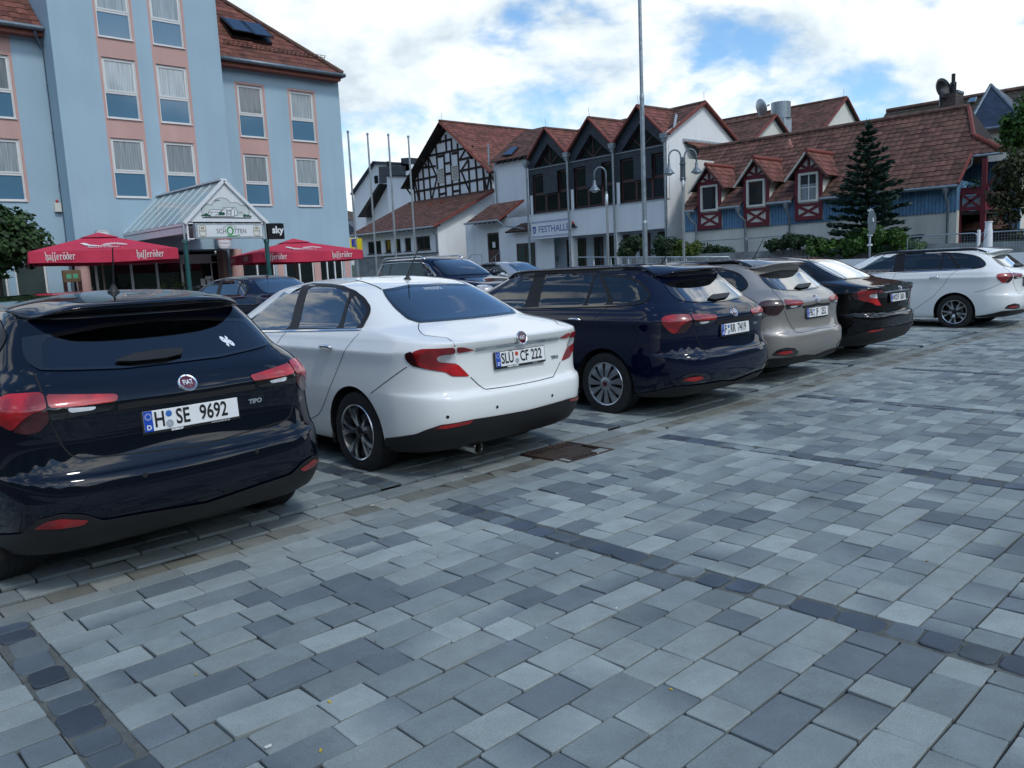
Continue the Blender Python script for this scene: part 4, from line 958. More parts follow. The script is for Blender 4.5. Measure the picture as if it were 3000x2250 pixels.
def tile_roof(name, mats, parent, o, eu, ev, poly, cw=.30, ch=.34, lift=.020, wave=.020, seg=4, thick=.03, smooth=True):
    """real pantile courses on a sloping plane: o origin, eu along the eave, ev up the slope, convex polygon in (u, v)"""
    o = np.array(o, float); eu = np.array(eu, float)/np.linalg.norm(eu); ev = np.array(ev, float)/np.linalg.norm(ev); n = np.cross(eu, ev)
    if n[2] < 0: n = -n
    P = np.array(poly, float); lo, hi = P.min(0), P.max(0); nu = int(math.ceil((hi[0]-lo[0])/cw*seg)); nc = int(math.ceil((hi[1]-lo[1])/ch))
    V = []; F = []; U = lo[0]+np.arange(nu+1)*cw/seg; ph = np.arange(nu+1) % seg/seg
    wv = wave*(.5-.5*np.cos(2*np.pi*ph))**1.3 if seg > 2 else 0*ph
    rr = np.random.default_rng(int(abs(o[0]*97+o[1]*31+lo[0]*7))+5)
    for c in range(nc):
        v0, v1 = lo[1]+c*ch, lo[1]+(c+1)*ch+.02
        jit = np.repeat(rr.normal(0, .005, nu//seg+2), seg)[:nu+1]; jv = np.repeat(rr.normal(0, .006, nu//seg+2), seg)[:nu+1]
        b = len(V); k = nu+1
        for (vv, h) in ((v0, -.012), (v0, lift), (v1, .0)):
            for i in range(k):
                hh = h+(wv[i] if h >= 0 else wv[i]*.3)+(jit[i] if h == lift else 0); V.append(o+eu*U[i]+ev*(vv+(jv[i] if h != 0 else 0))+n*hh)
        for r in (0, 1):
            for i in range(nu): F.append((b+r*k+i, b+r*k+i+1, b+(r+1)*k+i+1, b+(r+1)*k+i))
    V = np.array(V); Fa = F
    # drop far-outside faces quickly, then cut clean edges
    q = np.stack([(V-o) @ eu, (V-o) @ ev], 1); c = q[np.array(Fa)].mean(1); keep = in_poly(c, P, max(cw, ch)*1.2)
    Fa = [f for f, kk in zip(Fa, keep) if kk]
    bm = bmesh.new(); vs = {}
    for f in Fa:
        for i in f:
            if i not in vs: vs[i] = bm.verts.new(V[i])
    for f in Fa: bm.faces.new([vs[i] for i in f])
    area = sum(P[i][0]*P[(i+1) % len(P)][1]-P[(i+1) % len(P)][0]*P[i][1] for i in range(len(P)))
    for i in range(len(P)):
        a, b = P[i], P[(i+1) % len(P)]; t = b-a
        if np.linalg.norm(t) < 1e-6: continue
        m2 = np.array([t[1], -t[0]]) if area > 0 else np.array([-t[1], t[0]]); m2 = m2/np.linalg.norm(m2)
        no = eu*m2[0]+ev*m2[1]; co = o+eu*a[0]+ev*a[1]
        bmesh.ops.bisect_plane(bm, geom=bm.verts[:]+bm.edges[:]+bm.faces[:], plane_co=Vector(co), plane_no=Vector(no), clear_outer=True)
    # underside board
    base = [bm.verts.new(Vector(o+eu*a+ev*b-n*(.015+thick))) for a, b in P]; base2 = [bm.verts.new(Vector(o+eu*a+ev*b-n*.014)) for a, b in P]
    m = len(P); fl = [bm.faces.new(base), bm.faces.new(base2)]+[bm.faces.new((base[i], base[(i+1) % m], base2[(i+1) % m], base2[i])) for i in range(m)]
    for f in fl: f.material_index = 1
    me = bpy.data.meshes.new(name); bm.to_mesh(me); bm.free()
    lay = me.uv_layers.new(name='m'); co = np.empty(len(me.vertices)*3); me.vertices.foreach_get('co', co); co = co.reshape(-1, 3); li = np.empty(len(me.loops), int); me.loops.foreach_get('vertex_index', li)
    uv = np.stack([(co-o) @ eu/cw-lo[0]/cw, ((co-o) @ ev-lo[1])/ch], 1)[li]; lay.data.foreach_set('uv', uv.astype(np.float32).ravel())
    if smooth: me.polygons.foreach_set('use_smooth', [True]*len(me.polygons)); me.set_sharp_from_angle(angle=.7)
    return link_mesh(name, me, mats, parent)
def tile_mat(name, col, moss=.35, mosscol=(.06, .055, .03)):
    m, n, b = new_mat(name); uv = n('ShaderNodeUVMap'); uv.uv_map = 'm'
    fl = n('ShaderNodeVectorMath', operation='FLOOR'); n.l(uv.outputs[0], fl.inputs[0]); wn = n('ShaderNodeTexWhiteNoise', noise_dimensions='3D'); n.l(fl.outputs[0], wn.inputs['Vector'])
    tc = n('ShaderNodeTexCoord'); no = n('ShaderNodeTexNoise', Scale=.9, Detail=7.0, Roughness=.65); n.l(tc.outputs['Object'], no.inputs['Vector']); nf = n('ShaderNodeTexNoise', Scale=14.0, Detail=4.0); n.l(tc.outputs['Object'], nf.inputs['Vector'])
    c = np.array(col); cr = n('ShaderNodeValToRGB'); e = cr.color_ramp.elements; e[0].color = (*(c*.62), 1); e[1].color = (*np.clip(c*1.45, 0, 1), 1); e[0].position = 0; e[1].position = 1
    n.l(wn.outputs['Value'], cr.inputs['Fac'])
    mr = n('ShaderNodeMapRange'); mr.inputs['From Min'].default_value = .42; mr.inputs['From Max'].default_value = .66; mr.inputs['To Max'].default_value = moss; n.l(no.outputs['Fac'], mr.inputs['Value'])
    mx = n('ShaderNodeMix', data_type='RGBA'); n.l(mr.outputs['Result'], mx.inputs[0]); n.l(cr.outputs['Color'], mx.inputs[6]); mx.inputs[7].default_value = (*mosscol, 1)
    m2 = n('ShaderNodeMix', data_type='RGBA', blend_type='OVERLAY'); m2.inputs[0].default_value = .45; n.l(mx.outputs[2], m2.inputs[6]); n.l(nf.outputs['Fac'], m2.inputs[7]); n.l(m2.outputs[2], b.inputs['Base Color'])
    b.inputs['Roughness'].default_value = .8; b.inputs['Specular IOR Level'].default_value = .3
    return m
def render_mat(name, col, var=.06, streak=.10, bump=.25):
    """painted render with faint rain streaks"""
    m, n, b = new_mat(name); tc = n('ShaderNodeTexCoord'); mp = n('ShaderNodeMapping'); mp.inputs['Scale'].default_value = (2.2, 2.2, .16); n.l(tc.outputs['Object'], mp.inputs['Vector'])
    s1 = n('ShaderNodeTexNoise', Scale=1.0, Detail=6.0, Roughness=.6); n.l(mp.outputs[0], s1.inputs['Vector']); s2 = n('ShaderNodeTexNoise', Scale=.45, Detail=5.0); n.l(tc.outputs['Object'], s2.inputs['Vector']); s3 = n('ShaderNodeTexNoise', Scale=70.0, Detail=2.0); n.l(tc.outputs['Object'], s3.inputs['Vector'])
    def amp(v, k):
        r = n('ShaderNodeMapRange'); r.inputs['From Min'].default_value = .3; r.inputs['From Max'].default_value = .7; r.inputs['To Min'].default_value = 1-k; r.inputs['To Max'].default_value = 1+k*.6; n.l(v, r.inputs['Value']); return r.outputs['Result']
    mu = n('ShaderNodeMath', operation='MULTIPLY'); n.l(amp(s1.outputs['Fac'], streak), mu.inputs[0]); n.l(amp(s2.outputs['Fac'], var), mu.inputs[1])
    vs = n('ShaderNodeVectorMath', operation='SCALE'); vs.inputs[0].default_value = col; n.l(mu.outputs[0], vs.inputs['Scale']); n.l(vs.outputs[0], b.inputs['Base Color'])
    b.inputs['Roughness'].default_value = .9; b.inputs['Specular IOR Level'].default_value = .25
    bp = n('ShaderNodeBump', Strength=bump, Distance=.006); n.l(s3.outputs['Fac'], bp.inputs['Height']); n.l(bp.outputs[0], b.inputs['Normal'])
    return m
BM = dict(
    blue=render_mat('blue_render', (.355, .490, .570), streak=.045), pink=render_mat('salmon_render', (.56, .355, .315), streak=.05), white=render_mat('white_render', (.80, .825, .83), streak=.05, var=.05), cream=render_mat('cream_render', (.68, .68, .61)), paleblue=render_mat('pale_render', (.50, .58, .62)),
    greywall=mat('weathered_concrete', (.24, .26, .26), rough=.95, var=.4, scale=1.4, bump=.3, bscale=30), pvc=mat('white_window_plastic', (.70, .71, .69), rough=.35, var=.05), zinc=mat('zinc', (.16, .20, .23), rough=.45, metal=.5, var=.2, scale=6),
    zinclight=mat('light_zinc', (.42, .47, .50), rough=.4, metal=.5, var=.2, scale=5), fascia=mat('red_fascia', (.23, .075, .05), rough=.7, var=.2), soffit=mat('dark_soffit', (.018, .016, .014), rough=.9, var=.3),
    glasssky=opaque_glass('roof_window_glass', (.022, .040, .075), spec=.4), glass=opaque_glass('window_glass', (.012, .017, .019), spec=.35), glassblue=opaque_glass('blue_parapet_glass', (.085, .190, .285), rough=.08, var=.08, scale=.5), glassgreen=opaque_glass('greenish_glass', (.05, .07, .066), rough=.03, var=.4, scale=.7), glassdark=opaque_glass('dark_glass', (.009, .012, .013), rough=.02),
    tile=tile_mat('red_brown_tiles', (.165, .062, .047)), tilebrown=tile_mat('brown_tiles', (.115, .055, .044), .4), tilered=tile_mat('red_tiles', (.165, .060, .047), .3), tiledark=tile_mat('dark_tiles', (.070, .045, .040), .5), tileblack=tile_mat('mossy_grey_tiles', (.055, .046, .042), .6),
    verge=mat('verge_tiles', (.19, .048, .036), rough=.8, var=.3, scale=5), ridge=mat('mossy_ridge', (.11, .062, .048), rough=.9, var=.5, scale=3), slate=None,
    timber=mat('dark_timber', (.022, .016, .013), rough=.85, var=.3, scale=6), brown=mat('brown_frame', (.055, .020, .018), rough=.5, var=.15, scale=5), crimson=mat('crimson_timber', (.135, .012, .022), rough=.6, var=.15, scale=4),
    board=None, green=mat('green_post', (.012, .085, .085), rough=.4, var=.15, coat=.4), steel=mat('brushed_pole', (.50, .53, .55), rough=.3, metal=.85, var=.1, scale=4), galv=mat('galvanised', (.30, .35, .38), rough=.42, metal=.75, var=.25, scale=9),
    wht=mat('white_sheet', (.72, .74, .75), rough=.4, var=.04), black=mat('black_sheet', (.006, .007, .010), rough=.3, var=.1), ink=mat('sign_ink', (.02, .02, .02), rough=.6, var=.1), signblue=mat('sign_blue', (.030, .045, .30), rough=.6, var=.1), signgreen=mat('sign_green', (.02, .30, .07), rough=.5, var=.1), leafgreen=mat('drawn_green', (.008, .085, .05), rough=.6, var=.1), grey=mat('drawn_grey', (.56, .62, .61), rough=.6, var=.05), sepia=mat('sign_sepia', (.30, .26, .19), rough=.6, var=.2, scale=60), signyellow=mat('sign_yellow', (.72, .58, .02), rough=.5, var=.06), signred=mat('sign_red', (.42, .05, .05), rough=.5, var=.1),
)
def slate_mat(name, c):
    m, n, b = new_mat(name); uv = n('ShaderNodeUVMap'); uv.uv_map = 'm'; br = n('ShaderNodeTexBrick', Scale=1.0); br.inputs['Brick Width'].default_value = .30; br.inputs['Row Height'].default_value = .17; br.inputs['Mortar Size'].default_value = .012; br.inputs['Color1'].default_value = (*c, 1); br.inputs['Color2'].default_value = (*(np.array(c)*1.7), 1); br.inputs['Mortar'].default_value = (*(np.array(c)*.35), 1)
    n.l(uv.outputs[0], br.inputs['Vector']); no = n('ShaderNodeTexNoise', Scale=3.0, Detail=6.0); tc = n('ShaderNodeTexCoord'); n.l(tc.outputs['Object'], no.inputs['Vector']); mx = n('ShaderNodeMix', data_type='RGBA', blend_type='OVERLAY'); mx.inputs[0].default_value = .5; n.l(br.outputs['Color'], mx.inputs[6]); n.l(no.outputs['Fac'], mx.inputs[7]); n.l(mx.outputs[2], b.inputs['Base Color'])
    b.inputs['Roughness'].default_value = .5; bp = n('ShaderNodeBump', Strength=.7, Distance=.012); n.l(br.outputs['Fac'], bp.inputs['Height']); bp.invert = True; n.l(bp.outputs[0], b.inputs['Normal']); return m
def board_mat(name, c, w=.14):
    m, n, b = new_mat(name); uv = n('ShaderNodeUVMap'); uv.uv_map = 'm'; br = n('ShaderNodeTexBrick', Scale=1.0); br.inputs['Brick Width'].default_value = w; br.inputs['Row Height'].default_value = 40; br.inputs['Mortar Size'].default_value = .010; br.offset = 0; br.inputs['Color1'].default_value = (*c, 1); br.inputs['Color2'].default_value = (*(np.array(c)*1.25), 1); br.inputs['Mortar'].default_value = (*(np.array(c)*.3), 1)
    n.l(uv.outputs[0], br.inputs['Vector']); tc = n('ShaderNodeTexCoord'); no = n('ShaderNodeTexNoise', Scale=5.0, Detail=6.0); n.l(tc.outputs['Object'], no.inputs['Vector']); mx = n('ShaderNodeMix', data_type='RGBA', blend_type='OVERLAY'); mx.inputs[0].default_value = .35; n.l(br.outputs['Color'], mx.inputs[6]); n.l(no.outputs['Fac'], mx.inputs[7]); n.l(mx.outputs[2], b.inputs['Base Color'])
    b.inputs['Roughness'].default_value = .75; bp = n('ShaderNodeBump', Strength=.8, Distance=.01); n.l(br.outputs['Fac'], bp.inputs['Height']); bp.invert = True; n.l(bp.outputs[0], b.inputs['Normal']); return m
BM['slate'] = slate_mat('slate_cladding', (.018, .028, .040)); BM['slateroof'] = slate_mat('slate_roof', (.016, .028, .050)); BM['board'] = board_mat('blue_boards', (.105, .225, .36))
def curtain_mat():
    m, n, b = new_mat('net_curtain'); uv = n('ShaderNodeUVMap'); uv.uv_map = 'm'; mp = n('ShaderNodeMapping'); mp.inputs['Scale'].default_value = (1, .03, 1); n.l(uv.outputs[0], mp.inputs['Vector']); oi = n('ShaderNodeObjectInfo'); ml = n('ShaderNodeMath', operation='MULTIPLY'); ml.inputs[1].default_value = 37.0; n.l(oi.outputs['Random'], ml.inputs[0]); cx_ = n('ShaderNodeCombineXYZ'); n.l(ml.outputs[0], cx_.inputs[0]); n.l(cx_.outputs[0], mp.inputs['Location']); no = n('ShaderNodeTexNoise', Scale=22.0, Detail=3.0); n.l(mp.outputs[0], no.inputs['Vector'])
    cr = n('ShaderNodeValToRGB'); e = cr.color_ramp.elements; e[0].color = (.22, .27, .29, 1); e[1].color = (.48, .54, .56, 1); e[0].position = .25; e[1].position = .65; n.l(no.outputs['Fac'], cr.inputs['Fac']); vs = n('ShaderNodeVectorMath', operation='SCALE'); mr = n('ShaderNodeMapRange'); mr.inputs['To Min'].default_value = .45; mr.inputs['To Max'].default_value = 1.1; n.l(oi.outputs['Random'], mr.inputs['Value']); n.l(mr.outputs['Result'], vs.inputs['Scale']); n.l(cr.outputs['Color'], vs.inputs[0]); n.l(vs.outputs[0], b.inputs['Base Color']); b.inputs['Roughness'].default_value = .25; b.inputs['Coat Weight'].default_value = .7; b.inputs['Coat Roughness'].default_value = .03; return m
BM['curtain'] = curtain_mat()
def gutter(mb, a, b, r=.075, m=0): mb.tube([a, b], r, 10, m)
# ================================================================== HOTEL
YT, YW, YL = 27.5, 28.55, 28.65
TW, WW, LW = Wall((0, YT), 0), Wall((0, YW), 0), Wall((0, YL), 0); GH = .30
hotel = empty('hotel', (9, YT, GH-.1), 0, 'light blue hotel with salmon window bands and red tiled hip roof', 'building')
def rel(o, root): o.parent = root; o.matrix_parent_inverse = Matrix.Translation(-Vector(root.location)); return o
def P_(mb, name, mats, root, **k): return rel(mb.build(name, mats, None, **k), root)
xT0 = TW.px(c1(400, 1240))[0]; xT1 = at(*c1(1190, 300), 1, YT)[0]; xW1 = WW.px(c1(1880, 1180))[0]; zeave = WW.px(c1(1810, 432))[1]
zS = {1: TW.px(c1(632, 1064))[1], 2: TW.px(c1(580, 634))[1], 3: TW.px(c1(530, 180))[1]}; hW = TW.px(c1(600, 742))[1]-zS[1]
st = zS[2]-zS[1]
colT = [(TW.px(c1(630, 1064))[0], TW.px(c1(808, 1068))[0]), (TW.px(c1(872, 660))[0], TW.px(c1(1037, 667))[0])]
colW = [(WW.px(c1(1336, 1105))[0], WW.px(c1(1471, 1107))[0]), (WW.px(c1(1612, 1110))[0], WW.px(c1(1738, 1112))[0])]
xr = LW.px(c1(145, 1072))[0]; colL = [(xr-1.2, xr), (xr-3.6, xr-2.4)]
zW1 = WW.px(c1(1335, 1107))[1]
zsof = TW.px(c1(900, 1350))[1]; ztop = 16.2
def wins(W, cols, zs, h):
    return [(a, b, z, z+h) for (a, b) in cols for z in zs]
zsT = [zS[1]+st*k for k in range(4)]; zsW = [zW1, zW1+st]; hT = wins(TW, colT, zsT, hW); hWg = wins(WW, colW, zsW, hW); hL = wins(LW, colL, zsW, hW)
def pinkf(cols, z0, z1):
    return lambda a, z: 1 if any(p-.09 < a < q+.09 for p, q in cols) and z0 < z < z1 else 0
def add_strips(holes, cols, z0, z1):      # extra grid lines so that the salmon band gets its own faces
    return [(p-.09, q+.09, z0, z1) for p, q in cols]
def banded(W, name, a0, a1, z0, z1, holes, cols, zb, zt):
    mb = MB(); f = pinkf(cols, zb, zt)
    A = sorted({a0, a1, *[h[0] for h in holes], *[h[1] for h in holes], *[c[0]-.09 for c in cols], *[c[1]+.09 for c in cols]}); Z = sorted({z0, z1, zb, zt, *[h[2] for h in holes], *[h[3] for h in holes]})
    for i in range(len(A)-1):
        for j in range(len(Z)-1):
            c, zc = (A[i]+A[i+1])/2, (Z[j]+Z[j+1])/2
            if any(h[0] < c < h[1] and h[2] < zc < h[3] for h in holes): continue
            mb.quad(W(A[i], Z[j]), W(A[i+1], Z[j]), W(A[i+1], Z[j+1]), W(A[i], Z[j+1]), f(c, zc))
    for (p, q, r, t) in holes:
        for (x0, y0, x1, y1) in ((p, r, q, r), (q, r, q, t), (q, t, p, t), (p, t, p, r)): mb.quad(W(x0, y0), W(x1, y1), W(x1, y1, -.14), W(x0, y0, -.14), 1)
    return mb
gTop = zsW[1]+hW+.09
mb = banded(TW, 'w', xT0, xT1, zsof, ztop, hT, colT, zS[1]-.03, zsT[3]+hW+.09)
mb.quad((xT0, YT, zsof), (xT0, YT, ztop), (xT0, 36, ztop), (xT0, 36, zsof)); mb.quad((xT1, YT, zsof), (xT1, 36, zsof), (xT1, 36, ztop), (xT1, YT, ztop)); mb.quad((xT0, YT, zsof), (xT0, 30, zsof), (xT1, 30, zsof), (xT1, YT, zsof))
P_(mb, 'tower_wall', [BM['blue'], BM['pink']], hotel)
zgf = zsof-.25; gwin = []                        # ground-floor openings of the wings
xs_ = [WW.px(c1(x, 1450))[0] for x in (1325, 1480, 1600, 1690, 1740, 1840)]
gw = [(xT1+.5, xT1+2.1, GH+.5, zgf-.1), (xT1+2.6, xT1+4.0, GH+.5, zgf-.1), (xT1+4.3, xW1-.45, GH+.5, zgf-.1)]
mb = banded(WW, 'w', xT1, xW1, GH-.3, zeave, hWg+gw, colW, zW1-.03, gTop)
mb.quad((xW1, YW, GH-.3), (xW1, 40, GH-.3), (xW1, 40, zeave), (xW1, YW, zeave))
P_(mb, 'wing_wall', [BM['blue'], BM['pink']], hotel)
zeL = LW.px(c1(100, 175))[1]
gl = [(xT0-1.75, xT0-.75, GH+.3, zgf-.05), (xT0-3.1, xT0-2.0, GH+.2, zgf-.05), (xT0-4.5, xT0-3.4, GH+.2, zgf-.05)]
mb = banded(LW, 'w', xT0-9, xT0, GH-.3, zeL, hL+gl, colL, zW1-.03, zeL-.02)
P_(mb, 'wing_wall', [BM['blue'], BM['pink']], hotel)
# ground-floor salmon pillars of the right wing
for a in (xT1+.3, xT1+2.35, xT1+4.15, xW1-.22): mb = MB(); WW.box(mb, a-.16, a+.16, GH-.3, zgf, .003, .02, 0); P_(mb, 'pillar_facing', [BM['pink']], hotel)
def hotel_window(W, a0, a1, z0, z1, tilt=.12):
    mb = MB(); f = .055; zm = z0+(z1-z0)*.43; d0, d1 = -.13, -.07
    for (p, q, r, t) in ((a0, a0+f, z0, z1), (a1-f, a1, z0, z1), (a0+f, a1-f, z1-f, z1), (a0+f, a1-f, z0, z0+f), (a0+f, a1-f, zm-f*.7, zm+f*.7)): W.box(mb, p, q, r, t, d0, d1)
    W.box(mb, a0-.02, a1+.02, z0-.035, z0-.003, -.05, .05)          # sill
    W.box(mb, a0+.0, a0+.03, z0, z1, -.065, -.03, 0); W.box(mb, a1-.03, a1, z0, z1, -.065, -.03, 0)
    # sash frame of the upper light
    for (p, q, r, t) in ((a0+f, a0+f+.05, zm+f*.7, z1-f), (a1-f-.05, a1-f, zm+f*.7, z1-f), (a0+f+.05, a1-f-.05, z1-f-.05, z1-f), (a0+f+.05, a1-f-.05, zm+f*.7, zm+f*.7+.05)): W.box(mb, p, q, r, t, -.10, -.055)
    w = P_(mb, 'window', [BM['pvc']], hotel)
    m = MB(); W.box(m, a0+f, a1-f, z0+f, zm-f*.7, -.125, -.095); q = m.build('lower_panel', [BM['glassblue']], w)
    q.matrix_parent_inverse = w.matrix_world.inverted() if False else w.matrix_parent_inverse
    m = MB(); W.box(m, a0+f+.05, a1-f-.05, zm+f*.7+.05, z1-f-.05, -.125, -.085); q2 = m.build('curtained_pane', [BM['curtain']], w); q2.matrix_parent_inverse = q.matrix_parent_inverse
    for o in (q, q2): o.parent = w; o.matrix_parent_inverse = Matrix.Identity(4)
    return w
for h in hT: hotel_window(TW, *h)
for h in hWg: hotel_window(WW, *h)
for h in hL: hotel_window(LW, *h)
def shop_window(W, a0, a1, z0, z1, root, d=-.12, frame='pvc', glass='glassgreen', n=2, name='shop_window', fw=.06):
    mb = MB()
    for (p, q, r, t) in ((a0, a0+fw, z0, z1), (a1-fw, a1, z0, z1), (a0+fw, a1-fw, z1-fw, z1), (a0+fw, a1-fw, z0, z0+fw)): W.box(mb, p, q, r, t, d, d+.06)
    for k in range(1, n):
        c = a0+(a1-a0)*k/n; W.box(mb, c-fw/2, c+fw/2, z0+fw, z1-fw, d, d+.06)
    w = P_(mb, name, [BM[frame]], root); m = MB()
    for k in range(n):
        p, q = a0+(a1-a0)*k/n, a0+(a1-a0)*(k+1)/n; W.box(m, p+fw*.9, q-fw*.9, z0+fw, z1-fw, d+.01, d+.035)
    o = m.build('pane', [BM[glass]], w); return w
for i, (a, b, c, d) in enumerate(gw): shop_window(WW, a, b, c, d, hotel, n=(2, 2, 3)[i], glass='glass')
for i, (a, b, c, d) in enumerate(gl): shop_window(LW, a, b, c, d, hotel, n=1, glass='glassmilk' if 'glassmilk' in BM else 'glassgreen')
# recessed entrance glazing under the tower
SW = Wall((0, 29.6), 0); x0, x1 = xT0+.3, xT1-.25; mull = [SW.px(c1(x, 1480))[0] for x in (520, 712, 850, 985, 1210)]
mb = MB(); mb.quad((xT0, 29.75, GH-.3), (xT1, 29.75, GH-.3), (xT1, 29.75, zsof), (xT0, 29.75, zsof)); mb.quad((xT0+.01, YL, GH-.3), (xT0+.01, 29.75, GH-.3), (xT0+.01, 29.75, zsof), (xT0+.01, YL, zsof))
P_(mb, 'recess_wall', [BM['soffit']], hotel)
for a, b in zip([x0]+mull, mull+[x1]): shop_window(SW, a, b, GH, zsof-.12 if a != mull[3] else zsof-.45, hotel, d=-.06, n=1, glass='glassdark', fw=.05)
mb = MB(); SW.box(mb, mull[3], x1, zsof-.45, zsof-.12, -.05, .02); P_(mb, 'lintel', [BM['wht']], hotel)
for q in ((452, 1500), (1282, 1420)):
    a = at(*c1(*q), 1, 28.1)[0]; mb = MB(); mb.lathe([(GH-.3, .24), (zsof, .24)], (a, 28.15, 0), (0, 0, 1), 28, cap=False); P_(mb, 'column', [BM['pink']], hotel, smooth=True)
pxa, pxb = at(*c1(1207, 1420), 1, 28.9)[0], at(*c1(1262, 1420), 1, 28.9)[0]; mb = MB(); mb.box((pxa, 28.9, GH-.3), (pxb, 29.5, zsof)); P_(mb, 'pier', [BM['pink']], hotel)
# notices on the entrance glass
for (u, v, w_, h_) in ((1125, 1500, .26, .14), (1097, 1525, .2, .3), (1128, 1525, .16, .22), (1195, 1480, .12, .18)):
    a, z = SW.px(c1(u, v)); mb = MB(); SW.box(mb, a-w_/2, a+w_/2, z-h_/2, z+h_/2, .0, .006); P_(mb, 'paper_notice', [BM['wht']], hotel)
# roof of the right wing: hip with real tiles
E = np.array(at(*c1(1850, 402), 1, YW-.5)); zE = E[2]; best = None
for t in np.linspace(.5, 2.0, 151):
    u, v = proj(E+np.array([-4, 4, 4*t])); w_ = abs((u-c1(1190, 0)[0])*(c1(1850, 402)[1]-0)-(v-0)*(c1(1850, 402)[0]-c1(1190, 0)[0]))
    if best is None or w_ < best[0]: best = (w_, t)
tp = best[1]; cs = 1/math.hypot(1, tp); up = np.array([0, cs, cs*tp]); RL = 5.6/cs
L_ = E[0]-xT1
rel(tile_roof('roof', [BM['tile'], BM['soffit']], None, (xT1, YW-.5, zE), (1, 0, 0), up, [(0, 0), (L_, 0), (max(.02, L_-RL*cs), RL), (0, RL)], ch=.36), hotel)
rel(tile_roof('roof', [BM['tile'], BM['soffit']], None, E, (0, 1, 0), (-cs, 0, cs*tp), [(0, 0), (13, 0), (13-RL*cs, RL), (RL*cs, RL)], ch=.36), hotel)
mb = MB(); mb.tube([E+np.array([0, 0, .06]), E+np.array([-5.5, 5.5, 5.5*tp+.06])], .11, 10); P_(mb, 'hip_tiles', [BM['ridge']], hotel, smooth=True, angle=.8)
mb = MB(); gutter(mb, (xT1, YW-.56, zE-.05), (E[0]+.08, YW-.56, zE-.05), .085); gutter(mb, (E[0]+.06, YW-.56, zE-.05), (E[0]+.06, 40, zE-.05), .085); P_(mb, 'gutter', [BM['zinc']], hotel, smooth=True)
mb = MB(); mb.prism([(xT1, YW-.42, zE-.28), (E[0]-.06, YW-.42, zE-.28), (E[0]-.06, YW-.42, zE-.08), (xT1, YW-.42, zE-.08)], (0, .44, 0)); mb.prism([(xW1, YW, zE-.28), (E[0]-.062, YW, zE-.28), (E[0]-.062, YW, zE-.08), (xW1, YW, zE-.08)], (0, 10, 0)); P_(mb, 'fascia', [BM['fascia']], hotel)
def on_roof(q, o, nrm): return atp(q, o, nrm)
nr = np.cross((1, 0, 0), up)
mb = MB(); a = on_roof(c1(1205, 240), E, nr); b = on_roof(c1(1745, 322), E, nr); b[2] = a[2]; b[1] = a[1]
for k in range(3): mb.bar(a+nr*(.04+.09*k), b+nr*(.04+.09*k), .018, .018)
for t in np.linspace(0, 1, 24):
    p = a+(b-a)*t; mb.bar(p-nr*.01, p+nr*.25, .02, .012)
P_(mb, 'snow_guard', [BM['ridge']], hotel)
for (tl, tr, br, bl) in (((1192, 112), (1290, 122), (1345, 212), (1245, 205)), ((1298, 132), (1395, 140), (1458, 236), (1360, 228))):
    pts = [on_roof(c1(*q), E+nr*.05, nr) for q in (tl, tr, br, bl)]; x0_, x1_ = (pts[0][0]+pts[3][0])/2, (pts[1][0]+pts[2][0])/2
    v0 = (pts[2][1]+pts[3][1])/2; v1 = (pts[0][1]+pts[1][1])/2; o0 = np.array([0, E[1], zE])
    Q = lambda x, y, d: np.array([x, y, zE+(y-E[1])*tp])+nr*d
    mb = MB(); fr = [Q(x0_, v0, .04), Q(x1_, v0, .04), Q(x1_, v1, .04), Q(x0_, v1, .04)]; mb.prism(fr, nr*.12)
    op = np.array([0, 0, 0]); mb.prism([Q(x0_, v0, .17)+nr*.2, Q(x1_, v0, .17)+nr*.2, Q(x1_, v1, .17), Q(x0_, v1, .17)], nr*.05)
    w = P_(mb, 'roof_window', [BM['black']], hotel); m = MB(); k = .09; m.prism([Q(x0_+k, v0+k*.6, .225)+nr*.18, Q(x1_-k, v0+k*.6, .225)+nr*.18, Q(x1_-k, v1-k*.6, .225)+nr*.02, Q(x0_+k, v1-k*.6, .225)+nr*.02], nr*.008); m.build('pane', [BM['glasssky']], w)
# roof of the left wing
E2 = np.array(at(*c1(243, 150), 1, YL-.5)); z2 = E2[2]
rel(tile_roof('roof', [BM['tile'], BM['soffit']], None, (xT0-9, YL-.5, z2), (1, 0, 0), up, [(0, 0), (8.95, 0), (8.95, 5), (0, 5)], ch=.36), hotel)
mb = MB(); gutter(mb, (xT0-9, YL-.56, z2-.05), (xT0-.02, YL-.56, z2-.05), .085)
dp = [at(*c1(185, 165), 1, YL-.5), at(*c1(195, 195), 1, YL-.35), at(*c1(238, 265), 1, YL-.12)]; mb.tube([tuple(p) for p in dp]+[(dp[-1][0], YL-.12, GH)], .055, 10)
for z in (3.2, 5.2, 7.0, 8.6): mb.tube([(dp[-1][0], YL-.12, z), (dp[-1][0], YL-.12, z+.05)], .075, 10)
P_(mb, 'downpipe', [BM['zinc']], hotel, smooth=True, angle=.8)
mb = MB(); mb.prism([(xT0-9, YL-.42, z2-.28), (xT0-.02, YL-.42, z2-.28), (xT0-.02, YL-.42, z2-.08), (xT0-9, YL-.42, z2-.08)], (0, .42, 0)); P_(mb, 'fascia', [BM['fascia']], hotel)
mb = MB(); mb.prism([(xT0-.3, YT-.3, ztop), (xT1+.3, YT-.3, ztop), ((xT0+xT1)/2, YT-.3, ztop+3.2)], (0, 10, 0)); P_(mb, 'tower_roof', [BM['tile']], hotel)
